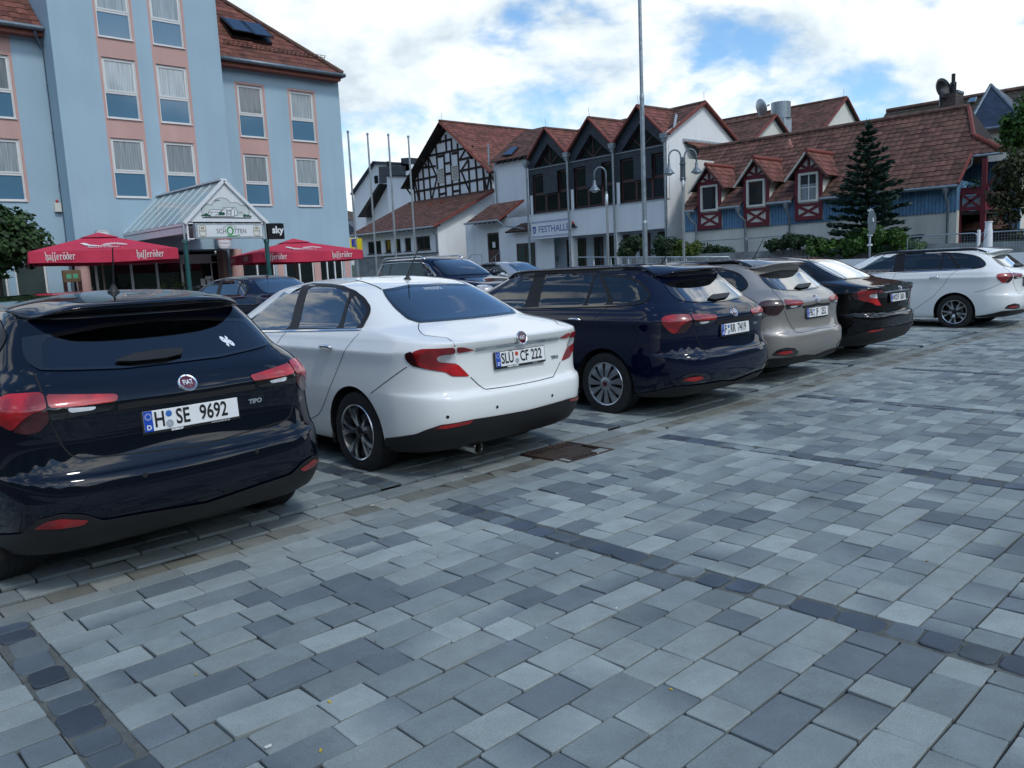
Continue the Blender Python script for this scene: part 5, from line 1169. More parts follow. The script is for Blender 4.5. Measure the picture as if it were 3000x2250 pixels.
# alarm box, brewery signs and small fittings on the facade
a, z = LW.px(c1(308, 1115)); al = empty('alarm_box', LW(a, z-.2, .01), 0, 'beige alarm box with red lamp on the blue wall by the downpipe', 'alarm'); mb = MB(); LW.box(mb, a-.11, a+.11, z-.2, z+.12, .01, .14); P_(mb, 'housing', [BM['cream']], al, bevel=.01)
mb = MB(); mb.lathe([(z+.12, .05), (z+.22, .045), (z+.24, 0)], LW(a, 0, .08), (0, 0, 1), 14); P_(mb, 'lamp', [BM['signred']], al, smooth=True)
def brewery_sign(W, q0, q1, d0, label, text, full=True):
    a0, z1 = W.px(q0, d0); a1, z0 = W.px(q1, d0); c = (a0+a1)/2; w = a1-a0; h = z1-z0; root = empty('brewery_sign', W(c, z0, d0), 0, label, 'sign')
    out = []
    for k in range(40):
        t = 2*math.pi*k/40; x, y = math.cos(t), math.sin(t); x = math.copysign(abs(x)**.5, x); y = math.copysign(abs(y)**.5, y); out.append((c+x*w/2*(1-.07*(y < -.2)), (z0+z1)/2+y*h/2))
    mb = MB(); W.poly(mb, out, d0, d0+.14, 0); P_(mb, 'case', [BM['zinclight']], root)
    mb = MB(); W.poly(mb, [(c+(p-c)*.86, (z0+z1)/2+(q-(z0+z1)/2)*.90) for p, q in out], d0+.141, d0+.15, 0); P_(mb, 'face', [BM['wht']], root)
    mb = MB()
    for k in range(40):
        p, q = out[k], out[(k+1) % 40]; f = lambda r, s_: (c+(r[0]-c)*s_, (z0+z1)/2+(r[1]-(z0+z1)/2)*s_); W.poly(mb, [f(p, .78), f(q, .78), f(q, .80), f(p, .80)], d0+.151, d0+.154, 0)
    put_text(mb, text, h*.16, W(c, (z0+z1)/2, d0+.154), W.e, (0, 0, 1), 1, bold=.004, sx=.8); put_text(mb, 'Premium', h*.09, W(c, (z0+z1)/2-h*.22, d0+.154), W.e, (0, 0, 1), 0, sx=.9)
    P_(mb, 'lettering', [BM['ink'], BM['signred']], root)
brewery_sign(TW, c1(505, 1240), c1(600, 1345), .02, 'arched white brewery sign half hidden behind the left red umbrella', 'Hasseröder')
brewery_sign(TW, c1(1158, 1232), c1(1246, 1345), .25, 'white brewery sign below the lit entrance sign box, by the round column', 'Hasseröder')
# ================================================================== FESTIVAL HALL (three slate gables)
FW = Wall((33.6, 22.1), 86); EW = Wall((33.6, 22.1), -4)      # street front; end wall
if EW.e[0] < 0: EW.e = -EW.e
fest = empty('festival_hall', (34, 27.5, .3), 0, 'white hall with three slate clad gables and FESTHALLE lettering', 'building')
BWID, ZG, ZA, ZS, ZSP, FG = 3.75, 8.14, 9.87, 4.82, 3.24, .2
def FP(mb, name, mats, **k): return P_(mb, name, mats, fest, **k)
R3 = [('L', 0)]
# bay geometry measured on the left bay, a counted from its right-hand pipe
A0 = 7.43
rel_a = lambda v: v-A0
triL, triT, triR = (10.63-A0, 7.71), (9.17-A0, 8.97), (7.64-A0, 7.64)
for b in range(3):
    s0 = b*BWID-.02
    f = lambda a: s0+a
    # white upper spandrel wall with window band opening above and ground-floor opening below
    mb = MB(); FW.wall(mb, f(0), f(BWID), ZSP, ZS, depth=.2); FP(mb, 'spandrel_wall', [BM['white']])
    mb = MB()
    if b == 2:  g = [(f(.12), f(1.95), FG+.1, ZSP)]
    FW.box(mb, f(0), f(.13), FG-.3, ZSP-.002, -.5, -.002); FP(mb, 'pier', [BM['white']])
    # slate gable above the sills
    zt = 7.25
    holes = [(f(.05), f(1.02), ZS+.02, zt), (f(2.30), f(3.36), ZS+.02, zt)]
    mb = MB(); midbot = 5.98
    FW.wall(mb, f(0), f(BWID), zt, 7.60, m=0)
    FW.wall(mb, f(1.02), f(2.30), midbot, zt, m=0, d=.06); FW.box(mb, f(1.02), f(2.30), midbot-.001, zt+.001, .0, .058)
    FW.wall(mb, f(3.36), f(BWID), ZS, zt, m=0); FW.wall(mb, f(0), f(.05), ZS, zt, m=0)
    # gable triangle around the triangular window
    out = [(f(0), ZG-.25), (f(BWID/2), ZA-.02), (f(BWID), ZG-.25)]
    tw = [(f(.30), 7.68), (f(BWID/2-.0), 8.98), (f(BWID-.52), 7.68)]
    def tri(*p): mb.poly([FW(a, z, .0) for a, z in p])
    tri((f(0), 7.60), (f(BWID), 7.60), (f(BWID-.52), 7.68), (f(.30), 7.68)); tri((f(0), 7.60), tw[0], tw[1], out[1], out[0]); tri((f(BWID), 7.60), out[2], out[1], tw[1], tw[2])
    for i in range(3):
        p, q = tw[i], tw[(i+1) % 3]; mb.quad(FW(*p), FW(*q), FW(*q, -.3), FW(*p, -.3))
    FP(mb, 'slate_gable', [BM['slate']])
    mb = MB(); FW.box(mb, f(.1), f(BWID-.05), 7.585, 7.615, .0, .05); FP(mb, 'ledge', [BM['zinclight']])
    # triangular window
    mb = MB()
    for i in range(3): FW.bar(mb, tw[i], tw[(i+1) % 3], .09, -.28, -.2)
    c0 = (f(BWID/2), 7.70); FW.bar(mb, c0, (f(BWID/2), 8.92), .07, -.27, -.2); FW.bar(mb, c0, (f(BWID/2-.72), 8.22), .07, -.271, -.2); FW.bar(mb, c0, (f(BWID/2+.62), 8.25), .07, -.269, -.2)
    w = FP(mb, 'gable_window', [BM['brown']]); m = MB(); FW.poly(m, tw, -.29, -.255); m.build('pane', [BM['glass']], w)
    # window band: two tall lights with a low middle light
    def light(a0, a1, z0, z1, d=-.18): return (a0, a1, z0, z1, d)
    mb = MB(); m = MB(); fw = .085
    for (a0, a1, z0, z1) in ((f(.08), f(1.02), 6.02, 7.22), (f(2.32), f(3.33), 6.02, 7.22), (f(.08), f(1.10), ZS+.05, 6.02), (f(1.10), f(2.25), ZS+.05, 5.96), (f(2.25), f(3.33), ZS+.05, 6.02)):
        for (p, q, r, t) in ((a0, a0+fw, z0, z1), (a1-fw, a1, z0, z1), (a0+fw, a1-fw, z1-fw, z1), (a0+fw, a1-fw, z0, z0+fw)): FW.box(mb, p, q, r, t, -.19, -.10)
        FW.box(m, a0+fw, a1-fw, z0+fw, z1-fw, -.17, -.135)
    w = FP(mb, 'window_band', [BM['brown']]); m.build('pane', [BM['glass']], w)
    mb = MB(); FW.box(mb, f(-.02), f(BWID-.30), ZS-.05, ZS-.004, -.19, .05); FP(mb, 'sill', [BM['zinclight']])
    mb = MB(); FW.box(mb, f(BWID-.33), f(BWID-.1), ZS-.004, 6.0, -.02, .012); FP(mb, 'white_jamb', [BM['white']])
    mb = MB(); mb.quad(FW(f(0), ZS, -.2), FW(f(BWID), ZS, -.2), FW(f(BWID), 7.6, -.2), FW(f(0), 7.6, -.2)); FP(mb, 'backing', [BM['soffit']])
    # cross-gable roof
    ra = (ZA-ZG)/(BWID/2); rl = math.hypot(BWID/2, ZA-ZG); into = -FW.n; depth = 2.9
    for sg in (-1, 1):
        o = FW(f(BWID/2)+sg*(BWID/2), ZG, .14); upv = (FW.e*(-sg)*(BWID/2)+np.array([0, 0, ZA-ZG]))/rl
        rel(tile_roof('gable_roof', [BM['tilered'], BM['soffit']], None, o, into, upv, [(0, 0), (.55, 0), (depth+.2, rl), (0, rl)], ch=.33), fest)
        mb = MB(); a, c = FW(f(BWID/2)+sg*(BWID/2+.03), ZG-.03, .15), FW(f(BWID/2), ZA+.02, .15); mb.bar(a, c, .09, .17, up=FW.n); FP(mb, 'verge', [BM['verge']])
    mb = MB(); mb.tube([FW(f(BWID/2), ZA+.03, .16), FW(f(BWID/2), ZA+.03, -depth)], .10, 10); FP(mb, 'ridge_tiles', [BM['ridge']], smooth=True, angle=.8)
    mb = MB(); mb.tube([FW(f(BWID/2), ZA+.1, .0), FW(f(BWID/2)+.1, ZA+.62, 0)], .012, 5); FP(mb, 'lightning_rod', [BM['galv']])
for a in (0, BWID, 2*BWID, 3*BWID):                             # valley heads and downpipes
    mb = MB(); c = FW(a, ZG-.05, .12)
    mb.prism([FW(a-.20, ZG+.05, .05), FW(a+.20, ZG+.05, .05), FW(a+.17, ZG-.22, .05), FW(a-.17, ZG-.22, .05)], FW.n*.26); mb.prism([FW(a-.13, ZG-.221, .07), FW(a+.13, ZG-.221, .07), FW(a+.08, ZG-.42, .07), FW(a-.08, ZG-.42, .07)], FW.n*.18)
    mb.tube([FW(a, ZG-.4, .14), FW(a, FG-.2, .14)], .062, 10)
    for z in (1.6, 3.6, 5.4, 6.9): mb.tube([FW(a, z, .14), FW(a, z+.05, .14)], .085, 10)
    FP(mb, 'downpipe', [BM['galv']], smooth=True, angle=.8)
# ground floor recess: dark doors and glazing behind the piers
mb = MB(); FW.wall(mb, 0, 3*BWID, FG-.3, ZSP, depth=0, d=-1.5); mb.quad(FW(0, ZSP, 0), FW(3*BWID, ZSP, 0), FW(3*BWID, ZSP, -1.5), FW(0, ZSP, -1.5)); FP(mb, 'recess_wall', [BM['paleblue']])
RW_ = Wall(FW(0, 0, -1.5), 86)
for (a0, a1, n_, name) in ((2*BWID+.25, 2*BWID+1.95, 2, 'entrance_door'), (BWID+.35, BWID+2.0, 1, 'entrance_door'), (BWID+2.5, BWID+3.25, 1, 'side_door'), (.15, 1.9, 2, 'shop_window'), (2.5, 3.3, 1, 'side_door')):
    shop_window(RW_, a0, a1, FG, ZSP-.12, fest, d=.01, frame='brown', glass='glassdark', n=n_, name=name, fw=.10)
mb = MB(); a, z = 2*BWID+2.9, 1.95; RW_.box(mb, a-.12, a+.12, z-.16, z+.16, .0, .05); FP(mb, 'intercom_panel', [BM['galv']])
# lettering FESTHALLE between double blue lines, with a small shield
sg_ = empty('hall_lettering', FW(2*BWID+1.9, 3.5, .01), 0, 'blue FESTHALLE lettering with shield and double lines on the white spandrel', 'lettering')
mb = MB(); put_text(mb, 'FESTHALLE', .40, FW(2*BWID+1.55, 3.80, .006), -FW.e, (0, 0, 1), bold=.006, sx=1.02); P_(mb, 'letters', [BM['signblue']], sg_)
mb = MB(); put_text(mb, 'FESTHALLE', .40, FW(2*BWID+1.55, 3.80, .0075), -FW.e, (0, 0, 1), bold=-.022, sx=1.02); P_(mb, 'letter_cores', [BM['wht']], sg_)
mb = MB()
for z in (3.34, 3.40, 4.25, 4.31): FW.box(mb, 2*BWID+.05, 2*BWID+3.6, z-.012, z+.012, .003, .006)
P_(mb, 'double_lines', [BM['signblue']], sg_)
mb = MB(); a, z = 2*BWID+3.36, 3.80; FW.poly(mb, [(a-.15, z+.22), (a+.15, z+.22), (a+.15, z-.02), (a+.11, z-.15), (a, z-.25), (a-.11, z-.15), (a-.15, z-.02)], .003, .006); FW.bar(mb, (a-.09, z+.1), (a+.07, z-.12), .05, .007, .009, 1); FW.bar(mb, (a+.08, z+.1), (a-.05, z-.12), .05, .0065, .0085, 1); P_(mb, 'shield', [BM['signblue'], BM['wht']], sg_)
al = empty('alarm_lamp', FW(2*BWID-.3, 3.95, .02), 0, 'small red alarm lamp on the white wall right of FESTHALLE', 'lamp'); mb = MB(); mb.lathe([(0, .07), (.14, .065), (.18, 0)], FW(2*BWID-.3, 3.95, .12), (0, 0, 1), 12); P_(mb, 'dome', [BM['signred']], al, smooth=True); mb = MB(); FW.box(mb, 2*BWID-.37, 2*BWID-.23, 3.72, 3.94, .005, .16); FW.box(mb, 2*BWID-.55, 2*BWID-.45, 3.72, 3.8, .02, .2); P_(mb, 'housing', [BM['black']], al)
# main body, end gable and long roof
zr, tr, te = 9.98, 3.18, 6.13; ep = [EW(0, FG-.3), EW(0, ZG+.1), EW(tr, zr), EW(te, ZG-.05), EW(te, FG-.3)]
mb = MB(); mb.poly(ep); FP(mb, 'end_wall', [BM['white']])
mb = MB(); mb.prism([p+np.array(EW.n)*-.02 for p in ep], -EW.n*12, 0); 
rl2 = math.hypot(tr-0, zr-ZG); upv = (EW.e*tr+np.array([0, 0, zr-ZG]))/rl2
rel(tile_roof('main_roof', [BM['tilebrown'], BM['soffit']], None, EW(0, ZG+.02, .16), -EW.n, upv, [(0, .75), (11.4, .75), (11.4, rl2), (0, rl2)], ch=.34), fest)
rl3 = math.hypot(te-tr, zr-ZG+.1); upb = (EW.e*(tr-te)+np.array([0, 0, zr-ZG+.1]))/rl3
rel(tile_roof('main_roof', [BM['tilebrown'], BM['soffit']], None, EW(te+.1, ZG-.1, .16), -EW.n, upb, [(0, 0), (11.4, 0), (11.4, rl3), (0, rl3)], ch=.34, seg=2), fest)
mb = MB(); mb.bar(EW(-.06, ZG-.02, .17), EW(tr, zr+.03, .17), .10, .20, up=EW.n); mb.bar(EW(tr, zr+.03, .172), EW(te+.15, ZG-.1, .172), .10, .20, up=EW.n); FP(mb, 'verge', [BM['verge']])
mb = MB(); mb.tube([EW(tr, zr+.04, .2), EW(tr, zr+.04, -11.2)], .11, 10); FP(mb, 'ridge_tiles', [BM['ridge']], smooth=True, angle=.8)
mb = MB(); mb.tube([EW(tr, zr+.1, .1), EW(tr-.02, zr+.6, .1)], .012, 5); FP(mb, 'lightning_rod', [BM['galv']])
mb = MB(); mb.bar(EW(.45, ZG+.28, .18), EW(.9, zr-.75, .0), .16, .03, up=EW.n); FP(mb, 'valley_flashing', [BM['zinclight']])
# small red lean-to roof on the end wall, leading to the blue house
a0, z0 = [((p-EW.p0) @ EW.e, p[2]) for p in [atp(c3(1382, 448), EW.p0, EW.n)]][0]
pts = [EW(a0, z0, .02), EW(a0+4.2, z0-.05, .02)]; dn = (EW.n*.78+np.array([0, 0, -.62])); o = EW(a0, z0, .02)+dn*1.9
rel(tile_roof('link_roof', [BM['tilered'], BM['soffit']], None, o, EW.e, -dn/np.linalg.norm(dn), [(1.4, 0), (4.2, 0), (4.2, 1.9), (0, 1.9)], ch=.33), fest)
mb = MB(); mb.bar(pts[0]+EW.n*.03, pts[1]+EW.n*.03, .22, .05, up=EW.n); FP(mb, 'flashing', [BM['zinclight']])
# ================================================================== TIMBER-FRAMED HALL
hall = empty('timber_framed_hall', (40, 47, .3), 0, 'white hall with black timber framed gable and long red tiled roof', 'building')
def HP(mb, name, mats, **k): return P_(mb, name, mats, hall, **k)
GW = Wall((40.3, 43.0), 88); XG = 40.3
A = lambda q: GW.px(c2(*q))
ap, eL, eR, bL, bR = A((918, 330)), A((672, 735)), A((1345, 640)), A((732, 955)), A((1362, 858))
zb = (bL[1]+bR[1])/2; a_lo, a_hi = bR[0], bL[0]; zap = ap[1]; zew = eR[1]-.05
# gable wall polygon (a grows to the left in the picture)
mid = (a_lo+a_hi)/2; zE2 = zew-.05
mb = MB(); gp = [(a_lo, .3), (a_hi, .3), (a_hi, zE2), (mid, zap-.45), (a_lo, zE2)]; mb.poly([GW(a, z) for a, z in gp]); mb.quad(GW(a_hi, .3), GW(a_hi, zE2), GW(a_hi, zE2, -14), GW(a_hi, .3, -14)); mb.quad(GW(a_lo, .3), GW(a_lo, zE2), GW(a_lo, zE2, -14), GW(a_lo, .3, -14)); HP(mb, 'gable_wall', [BM['white']])
# framing: posts, rails and braces measured on the photograph
PTS = [((740, 955), (725, 770)), ((775, 945), (757, 690)), ((818, 938), (797, 630)), ((935, 915), (905, 470)), ((990, 905), (970, 540)), ((992, 540), (985, 400)), ((1045, 895), (1020, 540)), ((1103, 885), (1080, 470)), ((1182, 870), (1170, 610)), ((1245, 860), (1225, 590)), ((1300, 850), (1285, 640)), ((1355, 845), (1345, 690)), ((945, 470), (940, 400)), ((1036, 530), (1030, 430)), ((868, 925), (843, 580))]
RAILS = [((735, 865), (1350, 745)), ((728, 775), (1310, 650)), ((835, 575), (1210, 495)), ((905, 468), (1035, 435)), ((800, 668), (905, 655)), ((1095, 605), (1225, 575)), ((735, 955), (1362, 858)), ((915, 580), (968, 570)), ((1035, 555), (1083, 545)), ((980, 635), (1025, 625)), ((985, 720), (1035, 712)), ((990, 815), (1040, 805)), ((935, 885), (990, 872)), ((1050, 860), (1105, 850)), ((1115, 792), (1180, 780))]
BRACES = [((770, 945), (735, 775)), ((848, 590), (910, 735)), ((875, 922), (915, 745)), ((1100, 600), (1145, 520)), ((1105, 700), (1170, 600)), ((1110, 690), (1180, 868)), ((1300, 760), (1318, 850)), ((1320, 850), (1345, 700)), ((1285, 655), (1300, 760))]
mb = MB()
def frame_bars(lst, w, d1):
    for p, q in lst:
        P0, Q0 = A(p), A(q); GW.bar(mb, P0, Q0, w, .002, d1)
frame_bars(PTS, .19, .050); frame_bars(RAILS, .18, .046); frame_bars(BRACES, .17, .042); HP(mb, 'timber_frame', [BM['timber']])
for q0, q1 in (((920, 680), (978, 780)), ((1035, 655), (1095, 758))):
    (a1, z1), (a0, z0) = A(q0), A(q1); z1 -= .02; mb = MB(); GW.box(mb, a0, a1, z0, z0+.06, .0, .09); GW.box(mb, a0, a1, z1-.06, z1, .0, .09)
    n_ = 8
    for k in range(n_):
        z = z0+.08+(z1-z0-.16)*k/n_; GW.poly(mb, [(a0, z), (a1, z), (a1, z+.07), (a0, z+.07)], .03, .075)
    GW.box(mb, a0, a0+.05, z0, z1, 0, .085); GW.box(mb, a1-.05, a1, z0, z1, 0, .085); GW.box(mb, a0, a1, z0, z1, .003, .028, 1); HP(mb, 'louvre', [BM['cream'], BM['soffit']])  # dark sheet behind the slats stands for the shade in the gaps
# roof
half = mid-a_lo+.7; zr2 = zap+.1; slope = math.atan2(zr2-zE2, (a_hi-a_lo)/2); rl4 = half/math.cos(slope)
for sg in (-1, 1):
    o = GW(mid+sg*half, zr2-half*math.tan(slope), .75); upv = -sg*GW.e*math.cos(slope)+np.array([0, 0, math.sin(slope)])
    rel(tile_roof('roof', [BM['tilered'], BM['soffit']], None, o, -GW.n, upv, [(0, 0), (22, 0), (22, rl4), (0, rl4)], ch=.34, thick=.16, seg=4 if sg < 0 else 2), hall)
    mb = MB(); mb.bar(GW(mid+sg*(half+.02), zr2-half*math.tan(slope)-.10, .76), GW(mid, zr2-.08, .76), .06, .24, up=GW.n); HP(mb, 'verge_board', [BM['timber'] if sg > 0 else BM['verge']])
mb = MB(); mb.tube([GW(mid, zr2+.05, .8), GW(mid, zr2+.05, -21)], .11, 10); HP(mb, 'ridge_tiles', [BM['ridge']], smooth=True, angle=.8)
mb = MB(); mb.tube([GW(mid, zr2, .5), GW(mid+.05, zr2+.7, .5)], .014, 5); HP(mb, 'lightning_rod', [BM['galv']])
mb = MB()
for t in (.06, .5, .94):
    for sg in (-1, 1):
        a = mid+sg*half*t; z = zr2-half*t*math.tan(slope)-.28; mb.bar(GW(a, z, .0), GW(a, z, .74), .14, .14)
        if t > .4: mb.bar(GW(a, z-.7, .0), GW(a, z-.06, .55), .11, .11)
HP(mb, 'purlin_ends', [BM['timber']])
# lean-to in front of the gable
LT = Wall((34.5, 43.0), 88)
aL, aR = LT.px(c2(280, 1300))[0], LT.px(c2(925, 1300))[0]; ze = LT.px(c2(600, 1165))[1]; 
wn = [LT.px(c2(*q)) for q in ((350, 1270), (465, 1368), (488, 1250), (543, 1352), (565, 1240), (622, 1345), (648, 1228), (706, 1338), (740, 1215), (860, 1320))]
holes = []
for i in range(0, 10, 2): holes.append((wn[i+1][0], wn[i][0], 3.14, 4.14))
mb = MB(); zbs = LT.px(c2(600, 1375))[1]
LT.wall(mb, aR, aL, zbs, ze+.1, holes, depth=.16)
ptop = GW(a_lo+.1, zb+.05); xg = 40.25; y_r = LT(aR, 0)[1]; zt2 = zb+.1
sw = [LT(aR, .2), LT(aR, ze+.05), np.array([xg, y_r+.0, zt2-.1]), np.array([xg, y_r, .2])]; mb.poly(sw); yl = LT(aL, 0)[1]; mb.poly([LT(aL, .2), LT(aL, ze+.05), np.array([xg, yl, zt2-.1]), np.array([xg, yl, .2])]); HP(mb, 'lean_to_wall', [BM['white']])
mb = MB(); LT.box(mb, aR+.02, aL+.1, .0, zbs-.06, .02, .12); HP(mb, 'base_wall', [BM['greywall']])
mb = MB(); LT.box(mb, aR, aL+.1, zbs-.06, zbs, .0, .16); HP(mb, 'base_ledge', [BM['soffit']])
for h in holes: shop_window(LT, *h, hall, d=-.15, frame='brown', glass='glassdark', n=2 if h[1]-h[0] > 1.2 else 1, name='window', fw=.07); mb = MB(); LT.box(mb, h[0]-.08, h[1]+.08, h[2]-.06, h[2]-.004, -.02, .06); HP(mb, 'sill', [BM['soffit']])
oR = LT(aR-.45, ze-.16, .75); uvec = LT.e; v3 = np.array([xg, y_r-.45, zt2+.05])-oR; v3 -= uvec*(v3 @ uvec); vl = np.linalg.norm(v3); W_ = aL-aR+1.0
rel(tile_roof('lean_to_roof', [BM['tilebrown'], BM['soffit']], None, oR, uvec, v3/vl, [(0, 0), (W_, 0), (W_, vl), (0, vl)], ch=.33, thick=.1), hall)
mb = MB(); mb.bar(oR-uvec*.02-np.array([0, 0, .02]), oR-uvec*.02+v3, .06, .17, up=(0, 0, 1)); HP(mb, 'verge', [BM['verge']])
mb = MB(); gutter(mb, oR-uvec*.1-v3/vl*.06, oR+uvec*(W_+.1)-v3/vl*.06, .075); p0 = oR+uvec*.35-v3/vl*.06; mb.tube([p0, p0+np.array([.35, 0, -.35]), LT(aR+.12, ze-.75, .08), LT(aR+.12, .3, .08)], .055, 8); HP(mb, 'gutter', [BM['galv']], smooth=True, angle=.8)
mb = MB()
for k in range(int(W_/.62)): a = aR-.3+k*.62; mb.bar(LT(a, ze-.02, .0), LT(a, ze-.24, .66), .12, .13)
HP(mb, 'rafter_ends', [BM['timber']])
for q in ((860, 975), (960, 955)):
    p = atp(c2(*q), oR, np.cross(uvec, v3)); mb = MB(); mb.tube([p-np.array([0, 0, .1]), p+np.array([-.05, 0, .28])], [.10, .08], 10); mb.box(p-np.array([.16, .18, .06]), p+np.array([.16, .18, .05])); HP(mb, 'roof_vent', [BM['verge']], smooth=True, angle=.6)
# upper link wall with skylight roof, and the entrance porch
UW = Wall((38.0, 36.0), 88); aU0, aU1 = UW.px(c2(1760, 700))[0], UW.px(c2(1372, 700))[0]; zu = UW.px(c2(1500, 605))[1]
mb = MB(); UW.wall(mb, aU0, aU1, .3, zu+.15, []); mb.quad(UW(aU1, .3), UW(aU1, zu+.15), UW(aU1, zu+.15, -6), UW(aU1, .3, -6)); HP(mb, 'link_wall', [BM['white']])
zt3 = zu+2.45; v4 = np.array([3.6, 0, 2.45]); oU = UW(aU0, zu, .45); vl4 = np.linalg.norm(v4)
rel(tile_roof('link_roof', [BM['tilebrown'], BM['soffit']], None, oU, UW.e, v4/vl4, [(0, 0), (aU1-aU0+.1, 0), (aU1-aU0+.1, vl4), (2.6, vl4)], ch=.33), hall)
mb = MB()
for k in range(int((aU1-aU0)/.6)): mb.bar(UW(aU0+k*.6, zu-.02, 0), UW(aU0+k*.6, zu-.16, .40), .11, .12)
HP(mb, 'rafter_ends', [BM['timber']])
nU = np.cross(UW.e, v4/vl4); nU = nU if nU[2] > 0 else -nU
pq = [atp(c2(*q), oU+nU*.08, nU) for q in ((1440, 572), (1520, 567), (1580, 500), (1525, 505))]; mb = MB(); mb.prism(pq, nU*.07); w = HP(mb, 'skylight', [BM['black']]); m = MB(); cq = np.mean(pq, 0); m.prism([cq+(p-cq)*.86+nU*.071 for p in pq], nU*.01); m.build('pane', [BM['glasssky']], w)
mb = MB(); p0 = UW(aU1-.05, zu-.1, .4); mb.tube([UW(aU1-.02, zu+1.35, .42), UW(aU1-.02, zu-.15, .42)], .07, 8); mb.tube([UW(aU1-.05, zu-.1, .42), UW(aU1-.25, zu-.7, .1), UW(aU1-.30, 6.2, .1)], .055, 8); HP(mb, 'downpipe', [BM['galv']], smooth=True, angle=.8)
# porch: door wall at x = 37, small tiled roof, stair rails
DW = Wall((35.6, 36.5), 88); d0, dzt = DW.px(c2(1413, 1190)); d1, _ = DW.px(c2(1318, 1190)); zdb = 1.85
mb = MB(); aP1 = DW.px(c2(1150, 1300))[0]; aP0 = aU0-2; DW.wall(mb, aP0, aP1, .2, 4.85, [(d0, d1, zdb, dzt)], depth=.1); HP(mb, 'porch_wall', [BM['white']])
shop_window(DW, d0, d1, zdb, dzt, hall, d=-.10, frame='brown', glass='glassdark', n=1, name='door', fw=.13)
mb = MB(); DW.box(mb, d0+.1, d1-.1, zdb+.05, zdb+.95, -.09, -.03); HP(mb, 'door_panel', [BM['brown']])
mb = MB(); DW.box(mb, d0+.45, d0+.75, zdb+1.1, zdb+1.5, -.03, -.02); HP(mb, 'paper_notice', [BM['wht']])
pe, zpe = DW.px(c2(1400, 1092), .9); pe2, _ = DW.px(c2(1145, 1118), .9); zpe = DW.px(c2(1270, 1105), .9)[1]
oP = DW(pe-.1, zpe, .9); v5 = np.array([2.5, 0, 1.35]); vl5 = np.linalg.norm(v5)
rel(tile_roof('porch_roof', [BM['tilebrown'], BM['soffit']], None, oP, DW.e, v5/vl5, [(0, 0), (pe2-pe+.1, 0), (pe2-pe+.1, vl5), (0, vl5)], ch=.33, thick=.1), hall)
mb = MB(); gutter(mb, oP-v5/vl5*.06-DW.e*.05, oP-v5/vl5*.06+DW.e*(pe2-pe+.2), .07); mb.tube([oP-v5/vl5*.05+DW.e*.05, oP+np.array([.1, -.5, -.45]), oP+np.array([.2, -2.3, -.75])], .05, 8); HP(mb, 'gutter', [BM['galv']], smooth=True, angle=.8)
mb = MB(); mb.bar(oP-DW.e*.02, oP-DW.e*.02+v5, .06, .15); HP(mb, 'verge', [BM['verge']])
mb = MB()
for k in range(int((pe2-pe)/.5)): mb.bar(oP+DW.e*(.1+k*.5)+np.array([.9, 0, .25]), oP+DW.e*(.1+k*.5)+np.array([.08, 0, -.13]), .10, .11)
HP(mb, 'rafter_ends', [BM['timber']])
BWl = Wall((35.2, 34.0), 88); mb = MB(); BWl.wall(mb, BWl.px(c2(1690, 1300))[0]-2, BWl.px(c2(1420, 1300))[0], .2, 4.2, []); HP(mb, 'side_bay_wall', [BM['white']]); b0, z0 = BWl.px(c2(1680, 1275)); b1, _ = BWl.px(c2(1562, 1285)); shop_window(BWl, b0-.3, b1, .5, z0, hall, d=.005, frame='brown', glass='glassgreen', n=2, name='window', fw=.11)
v6 = np.array([1.0, 0, .62]); s_a = BWl.px(c2(1508, 1190))[0]; s_z = BWl.px(c2(1508, 1190))[1]; oS = BWl(s_a-4, s_z, .5); vl6 = np.linalg.norm(v6)
rel(tile_roof('bay_roof', [BM['tilebrown'], BM['soffit']], None, oS, BWl.e, v6/vl6, [(0, 0), (4, 0), (3.0, vl6), (0, vl6)], ch=.3, thick=.08), hall)
rl_ = empty('stair_railing', (35, 38, 1), 0, 'thin steel handrails at the steps to the brown hall door', 'railing')
mb = MB(); XR = 34.9
h = [at(*c2(*q), 0, XR) for q in ((1165, 1408), (1195, 1372), (1275, 1372), (1270, 1385))]; mb.tube(h, .022, 8); mb.tube([h[0], h[0]-np.array([0, 0, 1.2])], .02, 8); mb.tube([h[2], h[2]-np.array([0, 0, 1.4])], .02, 8); P_(mb, 'handrail', [BM['galv']], rl_, smooth=True)
mb = MB(); h = [at(*c2(*q), 0, XR) for q in ((1350, 1450), (1350, 1415), (1425, 1345), (1425, 1440))]; mb.tube(h, .022, 8); mb.tube([(h[1]+h[2])/2, (h[1]+h[2])/2-np.array([0, 0, 1.0])], .02, 8); P_(mb, 'handrail', [BM['galv']], rl_, smooth=True)
# ================================================================== HOUSES BEHIND
hs = empty('gabled_house', (58, 72, .5), 0, 'white gabled house with slate dormer and dark chimney behind the flagpoles', 'building')
XH = 52.0
def H(q, x=XH): return at(*c2(*q), 0, x)
def HH(mb, name, mats, **k): return P_(mb, name, mats, hs, **k)
mb = MB(); g = [H((250, 1300)), H((240, 885)), H((420, 622)), H((700, 640)), H((700, 1300))]; mb.prism(g, (8, 0, 0)); HH(mb, 'wall', [BM['white']])
mb = MB(); a, b = H((236, 888)), H((420, 622)); mb.bar(a+np.array([-.2, 0, .05]), b+np.array([-.2, 0, .05]), .5, .14); b2 = H((620, 640)); mb.prism([H((415, 622))+np.array([-.3, 0, .1]), H((625, 632))+np.array([-.3, 0, .1]), H((625, 640))+np.array([-.3, 0, 0]), H((425, 640))+np.array([-.3, 0, 0])], (8, 0, 0)); HH(mb, 'roof', [BM['slateroof']])
mb = MB(); mb.prism([H((440, 660), 51.2), H((612, 650), 51.2), H((612, 735), 51.2), H((505, 738), 51.2), H((505, 785), 51.2), H((445, 795), 51.2)], (1.2, 0, 0)); HH(mb, 'dormer', [BM['slate']])
